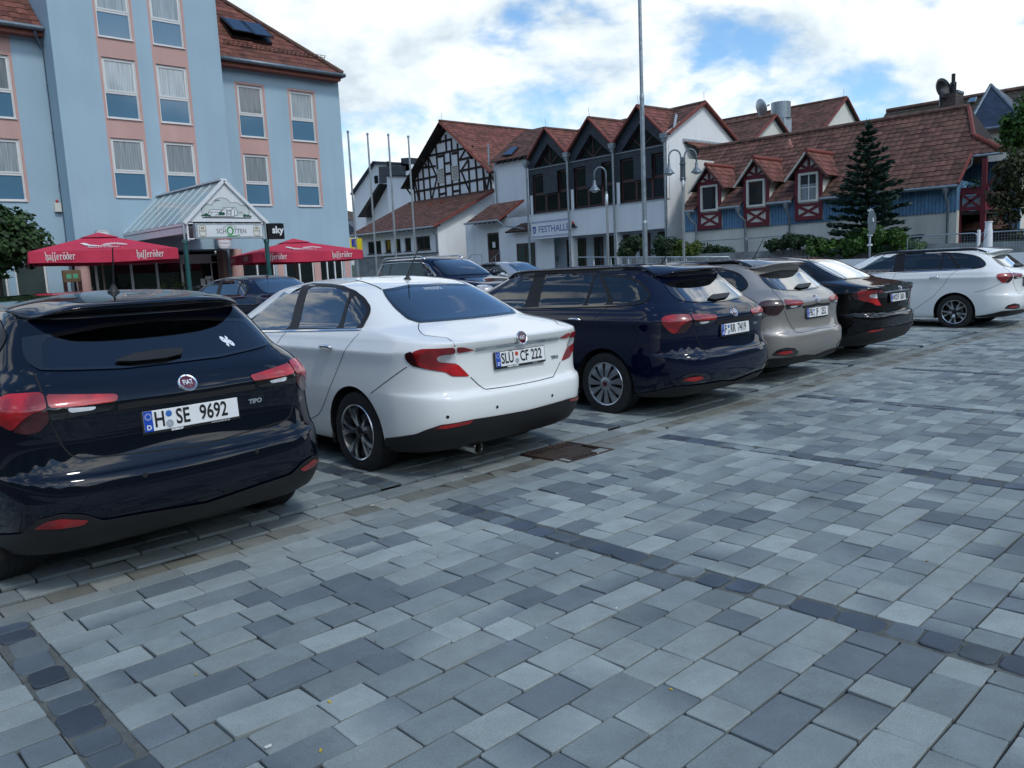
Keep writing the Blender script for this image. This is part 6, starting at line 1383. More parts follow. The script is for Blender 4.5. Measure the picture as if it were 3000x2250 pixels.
mb = MB(); mb.prism([H((620, 590)), H((690, 585)), H((690, 690)), H((625, 700))], (1.5, 0, 0)); HH(mb, 'chimney', [BM['slate']])
mb = MB(); mb.tube([H((515, 655), 51.5), H((515, 615), 51.5)], .14, 8); HH(mb, 'flue', [BM['black']])
for (p, q) in (((403, 735), (436, 792)),):
    mb = MB(); a, b = H(p, XH-.06), H(q, XH-.06); mb.prism([a, (a[0], b[1], a[2]), b, (a[0], a[1], b[2])], (.05, 0, 0)); w = HH(mb, 'window', [BM['glass']])
h2 = empty('white_annex', (50, 66, .5), 0, 'white annex with dark overhanging verge between flagpoles and timber framed hall', 'building'); XA = 47.5
mb = MB(); g = [H((340, 1250), XA), H((340, 1000), XA), H((455, 800), XA), H((520, 790), XA), H((520, 1250), XA)]; mb.prism(g, (5, 0, 0)); P_(mb, 'wall', [BM['white']], h2)
mb = MB(); g = [H((505, 735), XA-.5), H((740, 735), XA-.5), H((740, 1200), XA-.5), H((530, 1200), XA-.5)]; mb.prism(g, (4, 0, 0)); P_(mb, 'side_wall', [BM['white']], h2)
mb = MB(); g = [H((440, 797), XA-1), H((456, 797), XA-1), H((338, 1010), XA-1), H((338, 1070), XA-1), H((268, 1070), XA-1)]; mb.prism(g, (3, 0, 0)); P_(mb, 'overhanging_roof', [BM['soffit']], h2)
mb = MB(); g = [H((500, 728), XA-.7), H((745, 728), XA-.7), H((745, 738), XA-.7), H((500, 738), XA-.7)]; mb.prism(g, (4, 0, 0)); P_(mb, 'eaves', [BM['soffit']], h2)
# hillside with tiny houses seen through the gap beside the hotel; the taller unseen ring is added to darken reflections
hb = MB(); n_ = 86
for i in range(n_):
    for j in range(6):
        def hp(i, j):
            a = R_(20+i*4.2); r = 150+j*45; z = (j/6)**1.1*26*((.55+.45*math.sin(i*.7+j*.3)) if i < 22 or i > 76 else 4.2+.9*math.sin(i*.9+j*.3)); return (r*math.cos(a), r*math.sin(a), z)
        hb.quad(hp(i, j), hp(i+1, j), hp(i+1, j+1), hp(i, j+1))
hb.build('hills', [mat('hill_green', (.035, .060, .032), rough=1, var=.5, scale=.05)], kind='structure', smooth=True)
for k, (u, v, w_, h_, d) in enumerate(((1020, 668, 9, 4, 150), (1030, 692, 8, 5, 140), (1024, 655, 6, 3.5, 170))):
    p = CAMP+ray(u, v)*d; r = empty('hillside_house', (p[0], p[1], p[2]-h_), R_(40), ('small grey house on the hillside beside the hotel corner', 'lowest small house on the hillside behind the flagpole', 'topmost pale house on the hillside beside the hotel')[k], 'building', 'houses on the hillside')
    mb = MB(); mb.box((-w_/2, -3, 0), (w_/2, 3, h_)); mb.build('wall', [BM['cream']], r); mb = MB(); mb.prism([(-w_/2-.3, -3.4, h_), (-w_/2-.3, 3.4, h_), (-w_/2-.3, 0, h_+2.6)], (w_+.6, 0, 0)); mb.build('roof', [BM['tiledark'] if k != 1 else BM['slateroof']], r)
def far_tree(u, v0, v1, d, label): pass
# yellow supermarket sign
ed = empty('supermarket_sign', at(1030, 800, 1, 52), 0, 'yellow supermarket sign with blue E between hotel and flagpole', 'sign'); YE = 52.0
def e6(x, y): return (980+x*.1206, 650+y*.1206)
a, b = at(*e6(345, 405), 1, YE), at(*e6(580, 690), 1, YE); mb = MB(); mb.prism([(a[0], YE, a[2]), (b[0]+.4, YE, a[2]), (b[0]+.4, YE, b[2]), (a[0], YE, b[2])], (0, .3, 0)); P_(mb, 'board', [BM['signyellow']], ed); c = (a+b)/2
mb = MB(); put_text(mb, 'E', .95*(a[2]-b[2])*.48, (c[0]+.0, YE-.02, a[2]-(a[2]-b[2])*.34), (1, 0, 0), (0, 0, 1), bold=.05, sx=1.2); put_text(mb, 'EDEKA', (a[2]-b[2])*.11, (c[0]+.05, YE-.02, a[2]-(a[2]-b[2])*.66), (1, 0, 0), (0, 0, 1), bold=.01); P_(mb, 'lettering', [BM['signblue']], ed)
mb = MB(); mb.tube([(c[0]+.2, YE+.2, b[2]), (c[0]+.2, YE+.2, .3)], .1, 8); P_(mb, 'post', [BM['zinc']], ed)
# ================================================================== BLUE HOUSE WITH DORMERS
XB = 32.0; BW_ = Wall((XB, 7.0), 91.0)
bh = empty('dormer_house', (34, 13, .4), 0, 'long blue boarded house with three crimson timbered dormers and brown tiled roof', 'building')
def BP(mb, name, mats, **k): return P_(mb, name, mats, bh, **k)
B5 = lambda q: BW_.px(c5(*q)); B4 = lambda q: BW_.px(c4(*q)); B6 = lambda q: BW_.px(c6(*q))
aBL = B5((30, 1300))[0]; aBR = B6((850, 700))[0]; zbot = B5((900, 1280))[1]; zev = B4((1000, 1010))[1]; 
zbot = (B5((40, 1365))[1]+B4((1570, 1150))[1])/2; zev = (B5((20, 1100))[1]+B4((1650, 957))[1])/2
mb = MB(); BW_.wall(mb, aBR+.45, aBL, -.2, zbot, []); BW_.box(mb, aBR, aBR+.45, -.2, zbot, -.4, .02); mb.quad(BW_(aBL, -.2), BW_(aBL, 6.5), BW_(aBL, 6.5, -8), BW_(aBL, -.2, -8)); BP(mb, 'lower_wall', [BM['cream']])
mb = MB(); BW_.wall(mb, aBR, aBL, zbot, zev+.2, [], d=.05)
# boards with scalloped lower ends
k = aBR
while k < aBL: BW_.poly(mb, [(k, zbot+.03), (k, zbot-.02), (k+.035, zbot-.06), (k+.105, zbot-.06), (k+.14, zbot-.02), (k+.14, zbot+.03)], .045, .052); k += .14
BW_.wall(mb, aBR-.003, aBR-.002, zbot, 8, []); brd = mb
# roof: ridge line at its own depth so that the measured outline holds
pitch = R_(50); DR = 3.9
rdg = lambda q: atp(q, BW_.p0-BW_.n*DR, BW_.n)
zr_ = (rdg(c5(205, 355))[2]+rdg(c4(1770, 330))[2])/2; oL = .42; pit = math.atan2(zr_-(zev-.02), DR+oL); vl = (DR+oL)/math.cos(pit); vB = -BW_.n*math.cos(pit)+np.array([0, 0, math.sin(pit)])
aRL = float((rdg(c5(205, 355))-BW_.p0) @ BW_.e); aRR = float((rdg(c4(1772, 330))-BW_.p0) @ BW_.e)
brd.poly([BW_(aBR, zbot, .05), BW_(aBR, zbot, -7), BW_(aBR, zev, -7), BW_(aBR, zev+.2, .05)]); BP(brd, 'board_cladding', [BM['board']])
oB = BW_(0, zev-.02, oL); nB = np.cross(BW_.e, vB); nB = nB if nB[2] > 0 else -nB
def onB(q, d=0): p = atp(q, oB+nB*d, nB); return float((p-oB) @ BW_.e), float((p-oB) @ vB)
porch_v = onB(c6(905, 240))[1]; pr = onB(c6(1400, 190)); pk = onB(c6(1060, 0)); vr0 = onB(c6(850, 610))
aEL = onB(c5(15, 1100))[0]
dorm = []
for (apx, bl, br, ll, lr, wt, wb, xt, xb) in (((300, 590), (180, 800), (470, 770), (190, 1345), (475, 1320), (225, 815, 428, 1100), None, (230, 1135), (430, 1310)),
        ((865, 505), (730, 730), (1050, 690), (745, 1310), (1055, 1280), (785, 745, 998, 1045), None, None, None), ((1510, 420), (1360, 650), (1700, 610), (1365, 1235), (1700, 1210), (1415, 665, 1645, 985), None, None, None)):
    a0 = BW_.px(c5(*lr), .12)[0]; a1 = BW_.px(c5(*ll), .12)[0]; zc = BW_.px(c5(*apx), .12)[1]; ze_ = (BW_.px(c5(*bl), .12)[1]+BW_.px(c5(*br), .12)[1])/2; zb_ = (BW_.px(c5(*ll), .12)[1]+BW_.px(c5(*lr), .12)[1])/2
    w1 = BW_.px(c5(wt[0], wt[1]), .12); w0 = BW_.px(c5(wt[2], wt[3]), .12); dorm.append((a0, a1, zb_, ze_, zc, w0[0], w1[0], w0[1], w1[1]))
zbD = np.mean([d[2] for d in dorm]); hE = np.mean([d[3] for d in dorm]); hA = np.mean([d[4] for d in dorm]); wd = np.mean([d[1]-d[0] for d in dorm])
# tiled roof in strips around the dormers
def strip(poly): rel(tile_roof('roof', [BM['tilebrown'], BM['soffit']], None, oB, BW_.e, vB, poly, cw=.29, ch=.345, lift=.026, wave=.026, seg=6), bh)
vD = (hE+.35-(zev-.02))/math.sin(pit)         # roof is interrupted below this
edges = [aEL]
vcut = min(vl-.4, vD)
xs = [aEL]
bounds = sorted([(d[0]-.03, d[1]+.03) for d in dorm])
strip([(pk[0], porch_v), (aEL+(aRL-aEL)*porch_v/vl, porch_v), (aRL, vl), (aRR, vl), (pk[0], pk[1])]); strip([(pr[0], porch_v), (pk[0], porch_v), (pk[0], pk[1])])
prev = vr0[0]
for (p, q) in bounds: strip([(prev, 0), (p, 0), (p, porch_v), (prev, porch_v)]); prev = q
strip([(prev, 0), (aEL, 0), (aEL+(aRL-aEL)*porch_v/vl, porch_v), (prev, porch_v)])
mb = MB(); RG = lambda a: oB+BW_.e*a+vB*vl
mb.tube([RG(aRL)+np.array([0, 0, .05]), RG(aRR)+np.array([0, 0, .05])], .12, 10); BP(mb, 'ridge_tiles', [BM['ridge']], smooth=True, angle=.8)
mb = MB(); K = lambda a, v: oB+BW_.e*a+vB*v+nB*.05
n_ = 12
for i in range(n_):
    t0, t1 = i/n_, (i+1.15)/n_; a = K(pk[0], pk[1]); b = K(pr[0], porch_v); mb.tube([a+(b-a)*t0, a+(b-a)*min(t1, 1)], [.085, .115], 10)
BP(mb, 'hip_tiles', [BM['verge']], smooth=True, angle=.8)
mb = MB(); mb.bar(K(aRR+.02, vl), K(pk[0]+.02, pk[1]), .10, .16, up=BW_.n); mb.bar(K(vr0[0], 0), K(vr0[0], porch_v), .08, .10, up=nB); BP(mb, 'verge', [BM['verge']])
mb = MB(); mb.poly([RG(aRR), K(pk[0], pk[1]), K(pk[0], pk[1])+np.array([2.6, 0, 0])]); vb2 = BW_.n*math.cos(pit)+np.array([0, 0, math.sin(pit)])
mb.quad(RG(aRL), RG(aRR), RG(aRR)-vb2*vl, RG(aRL)-vb2*vl, 1); BP(mb, 'rear_roof', [BM['timber'], BM['tilebrown']])
# hipped end over the balcony
eP = K(pr[0], porch_v); mb = MB(); mb.poly([K(pk[0], pk[1])-nB*.06, eP-nB*.06, eP+np.array([3.4, 0, -.05]), K(pk[0], pk[1])+np.array([2.2, 0, 0])]); BP(mb, 'hip_end', [BM['tilebrown']])
# dormers
for (a0, a1, zb_, ze_, zc, wa0, wa1, wz0, wz1) in dorm:
    am = (a0+a1)/2; d = .12; mb = MB()
    BW_.wall(mb, a0, a1, zbD+(zb_-zbD), ze_, [(wa0, wa1, wz0, wz1)], depth=.1, d=d, m=0); mb.poly([BW_(a0-.0, ze_, d), BW_(a1, ze_, d), BW_(am, zc-.12, d)])
    for a in (a0, a1): mb.quad(BW_(a, zb_, d), BW_(a, ze_, d), BW_(a, ze_, -3.2), BW_(a, zb_, -.0))
    root = BP(mb, 'dormer', [BM['cream']])
    w_ = a1-a0; pw = (w_-(wa1-wa0))/2*.82
    m = MB(); T = lambda p, q, w, d1=.045: BW_.bar(m, p, q, w, d+.002, d+d1)
    T((a0+pw/2, zb_), (a0+pw/2, ze_+.1), pw); T((a1-pw/2, zb_), (a1-pw/2, ze_+.1), pw); T((a0+pw, zb_+.09), (a1-pw, zb_+.09), .18, .042); T((a0+pw, wz0-.14), (a1-pw, wz0-.14), .12, .041); T((a0, ze_+.06), (a1, ze_+.06), .14, .05); T((a0+pw, wz1+.07), (a1-pw, wz1+.07), .13, .043)
    T((a0+pw, zb_+.18), (a1-pw, wz0-.2), .11, .039); T((a1-pw, zb_+.18), (a0+pw, wz0-.2), .11, .037)
    T((am, ze_), (am, zc-.1), .11, .048); T((am, ze_+.1), (am-w_*.30, ze_+(zc-ze_)*.42), .10, .046); T((am, ze_+.1), (am+w_*.30, ze_+(zc-ze_)*.42), .10, .044)
    for sg in (-1, 1): T((am+sg*w_*.5, ze_+.05), (am, zc-.08), .10, .052)
    o = m.build('timber_frame', [BM['crimson']], root)
    m = MB(); fw = .075
    for (p, q, r, t) in ((wa0-.02, wa0+fw, wz0-.02, wz1+.02), (wa1-fw, wa1+.02, wz0-.02, wz1+.02), (wa0+fw, wa1-fw, wz1-fw, wz1+.02), (wa0+fw, wa1-fw, wz0-.02, wz0+fw)): BW_.box(m, p, q, r, t, d-.04, d+.07)
    m.build('window', [BM['cream']], root); m = MB(); BW_.box(m, wa0+fw, wa1-fw, wz0+fw, wz1-fw, d-.08, d-.03, 0); m.build('pane', [BM['glassdark'] if len(root.name) % 2 else BM['glass']], root)
    if a0 < dorm[1][0]-1e-6:                                      # the right-hand dormer has glazing bars and a half curtain
        m = MB(); c = (wa0+wa1)/2; zc_ = (wz0+wz1)/2; BW_.box(m, c-.025, c+.025, wz0+fw, wz1-fw, d-.03, d-.01); BW_.box(m, wa0+fw, wa1-fw, zc_-.02, zc_+.02, d-.03, d-.011); m.build('glazing_bars', [BM['pvc']], root)
        m = MB(); BW_.box(m, wa0+fw, wa1-fw, wz0+fw, wz0+(wz1-wz0)*.62, d-.031, d-.028); m.build('half_curtain', [BM['curtain']], root)
    # dormer roof
    hw = w_/2+.32; sl = math.atan2(zc-ze_, w_/2); rl_ = hw/math.cos(sl); ztop_ = zc+.10; back = (ztop_-(zev-.02))/math.tan(pit)-oL+.35; sb = (ztop_-hw*math.tan(sl)-(zev-.02))/math.tan(pit)-oL+.35
    for sg in (-1, 1):
        o_ = BW_(am+sg*hw, ztop_-hw*math.tan(sl), d+.30); upv = -sg*BW_.e*math.cos(sl)+np.array([0, 0, math.sin(sl)])
        t_ = tile_roof('dormer_roof', [BM['tilered'] if sg < 0 else BM['tilebrown'], BM['soffit']], None, o_, -BW_.n, upv, [(0, 0), (max(.3, sb+d+.3), 0), (back+d+.3, rl_), (0, rl_)], cw=.27, ch=.30, seg=4)
        t_.parent = root; t_.matrix_parent_inverse = Matrix.Identity(4)
        m = MB(); m.bar(BW_(am+sg*(hw+.02), ztop_-(hw+.02)*math.tan(sl)-.06, d+.31), BW_(am, ztop_-.06, d+.31), .05, .13, up=BW_.n); m.build('verge_board', [BM['cream'] if sg > 0 else BM['brown']], root)
        m = MB(); m.bar(BW_(am+sg*(hw-.02), ztop_-hw*math.tan(sl)+.05, -sb+.05), BW_(am+sg*.1, ztop_+.02, -back+.15), .16, .03, up=nB)
        if sg < 0: m.build('lead_flashing', [BM['zinclight']], root)
    m = MB(); m.tube([BW_(am, ztop_+.04, d+.34), BW_(am, ztop_+.04, -back)], .10, 10); m.build('ridge_tiles', [BM['verge']], root, smooth=True, angle=.8)
# gutters between dormers and their pipes
mb = MB(); prev = vr0[0]
for (p, q) in bounds+[(aEL, None)]:
    gutter(mb, oB+BW_.e*prev+BW_.n*.05-np.array([0, 0, .05]), oB+BW_.e*p+BW_.n*.05-np.array([0, 0, .05]), .07); prev = q
BP(mb, 'gutter', [BM['galv']], smooth=True, angle=.8)
for (q, bend) in ((c5(105, 1110), 1), (c5(700, 1040), 1), (c5(1285, 1010), 0), (c6(728, 620), 0)):
    a = BW_.px(q, .2)[0]; mb = MB(); mb.lathe([(0, .06), (.16, .12), (.26, .12)], BW_(a, zev-.36, .42), (0, 0, 1), 12); mb.tube([BW_(a, zev-.34, .42), BW_(a-.05*bend, zev-.5, .36), BW_(a-(.22 if bend else .02), zev-.72, .14), BW_(a-(.24 if bend else .02), .3, .13)], .052, 10); BP(mb, 'downpipe', [BM['galv']], smooth=True, angle=.8)
vt = atp(c5(1300, 330), oB+nB*.03, nB); mb = MB(); mb.tube([vt, vt+np.array([-.06, 0, .34])], [.10, .08], 10); mb.box(vt-np.array([.16, .18, .1]), vt+np.array([.12, .18, .06])); BP(mb, 'roof_vent', [mat('pale_vent', (.42, .22, .18), rough=.8)], smooth=True, angle=.6)
# balcony at the right end
XBal = XB+.3; fx = lambda q, x=XBal: at(*c6(*q), 0, x)
bal = [fx((855, 665)), fx((1190, 640)), fx((1180, 930)), fx((860, 900))]; yb0, yb1 = fx((865, 700))[1], fx((1165, 700))[1]; zt_, zl_ = fx((1000, 665))[2], fx((1000, 900))[2]
def bb(y0, y1, z0, z1, x0=XBal, x1=XBal+.1): m_.box((x0, y0, z0), (x1, y1, z1))
m_ = MB(); dpt = 2.2
for y in (yb0, yb1):
    for x in (XBal, XBal+dpt): m_.box((x-.02, y-.09, .2), (x+.16, y+.09, zt_))
m_.box((XBal, yb1-.08, zt_), (XBal+.15, yb1+.08, fx((1175, 260))[2])); m_.box((XBal+dpt, yb1-.08, zt_), (XBal+dpt+.15, yb1+.08, fx((1175, 260))[2]))
m_.box((XBal-.03, yb1+.09, zt_-.13), (XBal+.11, yb0-.09, zt_)); m_.box((XBal-.03, yb1+.09, zl_), (XBal+.11, yb0-.09, zl_+.14)); m_.bar((XBal+.02, yb0-.1, zl_+.1), (XBal+.02, yb1+.1, zt_-.1), .08, .12, up=(1, 0, 0)); m_.bar((XBal+.02, yb0-.1, zt_-.1), (XBal+.02, yb1+.1, zl_+.1), .082, .12, up=(1, 0, 0))
m_.box((XBal+.16, yb1-.06, zt_-.12), (XBal+dpt, yb1+.06, zt_)); m_.box((XBal+.16, yb1-.06, zl_), (XBal+dpt, yb1+.06, zl_+.12))
for k in range(9): m_.box((XBal+.3+k*.21, yb1-.03, zl_+.12), (XBal+.36+k*.21, yb1+.03, zt_-.12))
m_.bar((XBal+.05, yb1, zt_), (XBal+.05, yb1-.9, fx((1175, 300))[2]), .09, .09); BP(m_, 'balcony_frame', [BM['crimson']])
m_ = MB(); 
for k in range(6):
    z = zl_+.15+(zt_-zl_-.3)*k/6; m_.box((XBal+.10, yb1+.1, z), (XBal+.12, yb0-.1, z+(zt_-zl_-.3)/6-.018))
BP(m_, 'balcony_boards', [mat('pale_boards', (.36, .46, .44), rough=.8, var=.2)])
m_ = MB(); m_.box((XBal, yb1-.1, zl_-.02), (XBal+dpt, yb0+.1, zl_-.15)); BP(m_, 'balcony_floor', [BM['timber']])
m_ = MB(); m_.box((XBal+2.6, yb1-.6, .2), (XBal+2.7, yb0+1.5, fx((1000, 260))[2])); BP(m_, 'shadowed_wall', [BM['board']])
m_ = MB(); e0 = fx((905, 238)); e1 = fx((1425, 262)); gutter(m_, K(vr0[0], porch_v)-nB*.1, K(pr[0], porch_v)-nB*.1, .06); gp0 = K(vr0[0], porch_v)-nB*.12; m_.tube([gp0, gp0+np.array([0, .02, -.3]), gp0+np.array([.0, .35, -.55]), gp0+np.array([0, .45, -.75])], .05, 8); BP(m_, 'gutter', [BM['zinclight']], smooth=True, angle=.8)
# low tiled roof under the balcony and a small shed
sh_ = empty('tiled_shed', (33, 6, .2), 0, 'small shed with low tiled roof beneath the balcony at the blue house end', 'shed')
o_ = at(*c6(1470, 1105), 0, XB+.9); rel(tile_roof('roof', [BM['tilebrown'], BM['soffit']], None, (o_[0], o_[1]-.2, o_[2]-.05), (0, 1, 0), np.array([.8, 0, .6]), [(0, 0), (2.9, 0), (2.2, 1.2), (1.2, 1.2)], ch=.3, cw=.27), sh_)
mb = MB(); mb.box((o_[0]+.35, o_[1], 0), (o_[0]+.5, o_[1]+2.6, o_[2]-.02)); P_(mb, 'wall', [BM['soffit']], sh_)
# ================================================================== ROOFS BEHIND THE BLUE HOUSE
def house_behind(name, label, x, ga, gl, gr, zb, ridge_px, mats, depth=14, verge='verge', seg=2):
    """gable facing the square's south side: apex/left/right pixels on plane y, roof running away to the left"""
    pass
def gable_house(label, y, apx, lpx, rpx, far_px, wallm, tilem):
    ap, l, r = at(*apx, 1, y), at(*lpx, 1, y), at(*rpx, 1, y)
    root = empty('tiled_house', (ap[0], y+4, .5), 0, label, 'building')
    zl = min(l[2], r[2]); sl = (ap[2]-l[2])/max(ap[0]-l[0], .3); hw = 5.2 if False else max(ap[0]-l[0], r[0]-ap[0])
    hw = max(hw, 4.2); hw2 = hw
    mb = MB(); pl, pr_ = (ap[0]-hw, y, ap[2]-sl*hw), (ap[0]+hw, y, ap[2]-sl*hw); mb.prism([(pl[0], y, .3), pl, tuple(ap), pr_, (pr_[0], y, .3)], (0, 12, 0)); P_(mb, 'wall', [wallm], root)
    L = math.hypot(hw+.3, sl*(hw+.3)); up = np.array([1, 0, sl])/math.hypot(1, sl); o = np.array([ap[0]-hw-.3, y-.25, ap[2]-sl*(hw+.3)+.06])
    rel(tile_roof('roof', [tilem, BM['soffit']], None, o, (0, 1, 0), up, [(0, 0), (12.5, 0), (12.5, L), (0, L)], cw=.30, ch=.34, seg=3), root)
    o2 = np.array([ap[0]+hw+.3, y-.25, ap[2]-sl*(hw+.3)+.06]); rel(tile_roof('roof', [tilem, BM['soffit']], None, o2, (0, 1, 0), np.array([-up[0], 0, up[2]]), [(0, 0), (12.5, 0), (12.5, L), (0, L)], cw=.6, ch=.68, seg=2), root)
    mb = MB(); mb.bar(o+np.array([0, -.02, .0]), (ap[0], y-.27, ap[2]+.08), .08, .16, up=(0, 1, 0)); mb.bar(o2+np.array([0, -.02, 0]), (ap[0], y-.27, ap[2]+.08), .08, .16, up=(0, 1, 0)); P_(mb, 'verge', [BM['verge']], root)
    mb = MB(); mb.tube([(ap[0], y-.25, ap[2]+.10), (ap[0], y+12, ap[2]+.10)], .11, 8); P_(mb, 'ridge_tiles', [BM['ridge']], root, smooth=True)
    mb = MB(); mb.tube([(ap[0], y, ap[2]+.1), (ap[0], y, ap[2]+.75)], .014, 5); P_(mb, 'lightning_rod', [BM['galv']], root)
    return root, ap
g1, ap1 = gable_house('tiled house with small pale gable just behind the blue house roof', 23.5, c4(175, 395), c4(0, 590), c4(285, 525), None, BM['cream'], BM['tilebrown'])
g2, ap2 = gable_house('taller tiled house with pale gable behind the round steel flue', 26.0, c4(752, 248), c4(590, 470), c4(855, 445), None, BM['cream'], BM['tilebrown'])
fl = empty('steel_flue', at(*c4(240, 440), 1, 27.5), 0, 'wide round steel flue standing on the tiled roof', 'flue'); p = at(*c4(242, 410), 1, 27.5); t = at(*c4(242, 278), 1, 27.5); r = abs(at(*c4(288, 350), 1, 27.5)[0]-at(*c4(198, 350), 1, 27.5)[0])/2*.85
mb = MB(); mb.lathe([(0, r), (t[2]-p[2], r), (t[2]-p[2], r*.92), (t[2]-p[2]-.5, r*.92)], p, (0, 0, 1), 28, cap=False); P_(mb, 'drum', [BM['galv']], fl, smooth=True, angle=.7)
mb = MB(); mb.prism([(p[0]-r*.8, p[1]-r*.8, p[2]-2.4), (p[0]+r*.8, p[1]-r*.8, p[2]-2.4), (p[0]+r*.8, p[1]+r*.8, p[2]-2.4), (p[0]-r*.8, p[1]+r*.8, p[2]-2.4)], (0, 0, 2.38)); P_(mb, 'base', [BM['zinclight']], fl)
def dish(label, q, plane_axis, val, rad, aim, pole, mast_to):
    c = at(*q, plane_axis, val); root = empty('satellite_dish', c, 0, label, 'satellite dish'); aim = np.array(aim, float); aim /= np.linalg.norm(aim)
    mb = MB(); mb.lathe([(-.16*rad*2, 0.02), (-.13*rad*2, rad*.4), (-.06*rad*2, rad*.75), (0, rad), (.01, rad), (-.05*rad*2, rad*.74), (-.11*rad*2, rad*.4), (-.14*rad*2, .02)], c, aim, 28, cap=False); P_(mb, 'reflector', [BM[mast_to or 'zinclight']], root, smooth=True)
    mb = MB(); mb.tube([c-aim*rad*.3, (c[0]-aim[0]*rad*.4, c[1]-aim[1]*rad*.4, c[2]-pole)], .03, 8); mb.tube([c-np.array([0, 0, rad*.9]), c+aim*rad*.9], .015, 6); P_(mb, 'mount', [BM['galv']], root); mb = MB(); mb.lathe([(-.1, .05), (.06, .05), (.08, .02)], c+aim*rad*.95, -aim, 12); P_(mb, 'receiver', [BM['black']], root)
dish('pale satellite dish beside the round steel flue on the roof', c4(84, 320), 1, 26.0, .62, (.86, -.42, .3), 1.4, None)
# big dark-roofed building on the right with slate turret roof
bb_ = empty('old_town_house', (44, 10, .5), 0, 'old pale house with mossy dark roof and slate hipped turret', 'building'); XO = 42.0
def O_(q, x=XO): return at(*c4(*q), 0, x)
ra, rb = O_((1100, 345), XO+4), O_((2300, 135), XO+4); zR_ = (ra[2]+rb[2])/2-.1; ya, yb_ = ra[1], O_((2300, 135))[1]-14
vO = np.array([math.cos(R_(48)), 0, math.sin(R_(48))]); o_ = np.array([XO-.5, yb_, zR_-(4.5)*math.tan(R_(48))]); Lr = 4.5/math.cos(R_(48))
tilt_l = (O_((1100, 345), XO+4)[1]-O_((1065, 420), XO+3.2)[1])
rel(tile_roof('roof', [BM['tileblack'], BM['soffit']], None, o_, (0, 1, 0), vO, [(0, 0), (ya-yb_+1.4, 0), (ya-yb_, Lr), (0, Lr)], cw=.32, ch=.36, seg=4), bb_)
mb = MB(); mb.tube([(XO+4, ya, zR_+.06), (XO+4, yb_, zR_+.06)], .13, 8); P_(mb, 'ridge_tiles', [BM['ridge']], bb_)
mb = MB(); mb.box((XO, yb_, .2), (XO+8, ya+.9, o_[2]+.3)); P_(mb, 'wall', [BM['cream']], bb_)
ch_ = [O_((1530, 210), XO-1.5), O_((1655, 195), XO-1.5), O_((1650, 345), XO-1.5)]; cx0, cx1 = ch_[1][1], ch_[0][1]; zc0, zc1 = ch_[2][2]-1.2, (ch_[0][2]+ch_[1][2])/2
chm = empty('brick_chimney', (XO-1.5, cx0, zc0), 0, 'dark brick chimney carrying a satellite dish above the blue house ridge', 'chimney')
mb = MB(); mb.box((XO-1.5, cx0, zc0), (XO-.4, cx1, zc0+1.35)); P_(mb, 'lower_stack', [BM['verge']], chm); mb = MB(); mb.box((XO-1.52, cx0-.02, zc0+1.352), (XO-.38, cx1+.02, zc1)); P_(mb, 'upper_stack', [slate_mat('sooty_brick', (.05, .035, .03))], chm)
mb = MB(); cy = (cx0*.62+cx1*.38); mb.tube([(XO-1, cy, zc1), (XO-1, cy, zc1+.55), (XO-1, cy, zc1+.56), (XO-1, cy, zc1+.95)], [.15, .15, .09, .09], 10); P_(mb, 'flue_pot', [BM['black']], chm); mb = MB(); mb.box((XO-1.3, cx0-.05, zc1), (XO-.4, cx0+.06, zc1+.12)); P_(mb, 'cap', [BM['zinc']], chm)
dish('dark satellite dish mounted on the brick chimney', c4(1560, 165), 0, XO-1.6, .52, (-.35, -.93, .2), .8, 'black')  # black colour stands for the dish's shaded silhouette against the sky
# slate turret
XT = XO-2.0; T_ = lambda q, x=XT: at(*c4(*q), 0, x)
tl, tr_, tap = T_((1785, 505)), T_((2205, 455)), T_((1938, 130), XT+1.8); ztb = (tl[2]+tr_[2])/2; y0, y1 = min(tr_[1], tl[1]), max(tr_[1], tl[1]); apx_ = (XT+1.9, tap[1], tap[2])
mb = MB(); base = [(XT-.3, y0-.2, ztb), (XT-.3, y1+.2, ztb), (XT+4, y1+.2, ztb), (XT+4, y0-.2, ztb)]
apb = (XT+3.5, tap[1], tap[2]-.1)
for f in ((base[0], base[1], apx_), (base[1], base[2], apb, apx_), (base[3], base[0], apx_, apb)): mb.poly(list(f))
P_(mb, 'turret_roof', [BM['slateroof']], bb_); mb = MB(); mb.box((XT, y0, .2), (XT+3.8, y1, ztb-.02)); P_(mb, 'turret_wall', [BM['cream']], bb_)
mb = MB(); gutter(mb, (XT-.35, y0-.3, ztb-.05), (XT-.35, y1+.3, ztb-.05), .09); P_(mb, 'turret_gutter', [BM['zinc']], bb_)
mb = MB(); mb.tube([apx_, base[1]], .07, 6); mb.tube([apx_, base[0]], .07, 6); P_(mb, 'turret_hips', [BM['zinc']], bb_)
nO = np.cross((0, 1, 0), vO); nO = nO if nO[2] > 0 else -nO
pq = [atp(c4(*q), o_+nO*.1, nO) for q in ((1755, 285), (1820, 275), (1835, 240), (1780, 250))]; mb = MB(); mb.prism(pq, nO*.08); w = P_(mb, 'roof_window', [BM['zinclight']], bb_); m = MB(); cq = np.mean(pq, 0); m.prism([cq+(p-cq)*.8+nO*.081 for p in pq], nO*.01); m.build('pane', [BM['glassblue']], w)
a, b = T_((1885, 565), XT-.02), T_((1920, 600), XT-.02); mb = MB(); mb.box((XT-.03, b[1], b[2]-1.2), (XT+.05, a[1], a[2])); P_(mb, 'window', [BM['glass']], bb_)
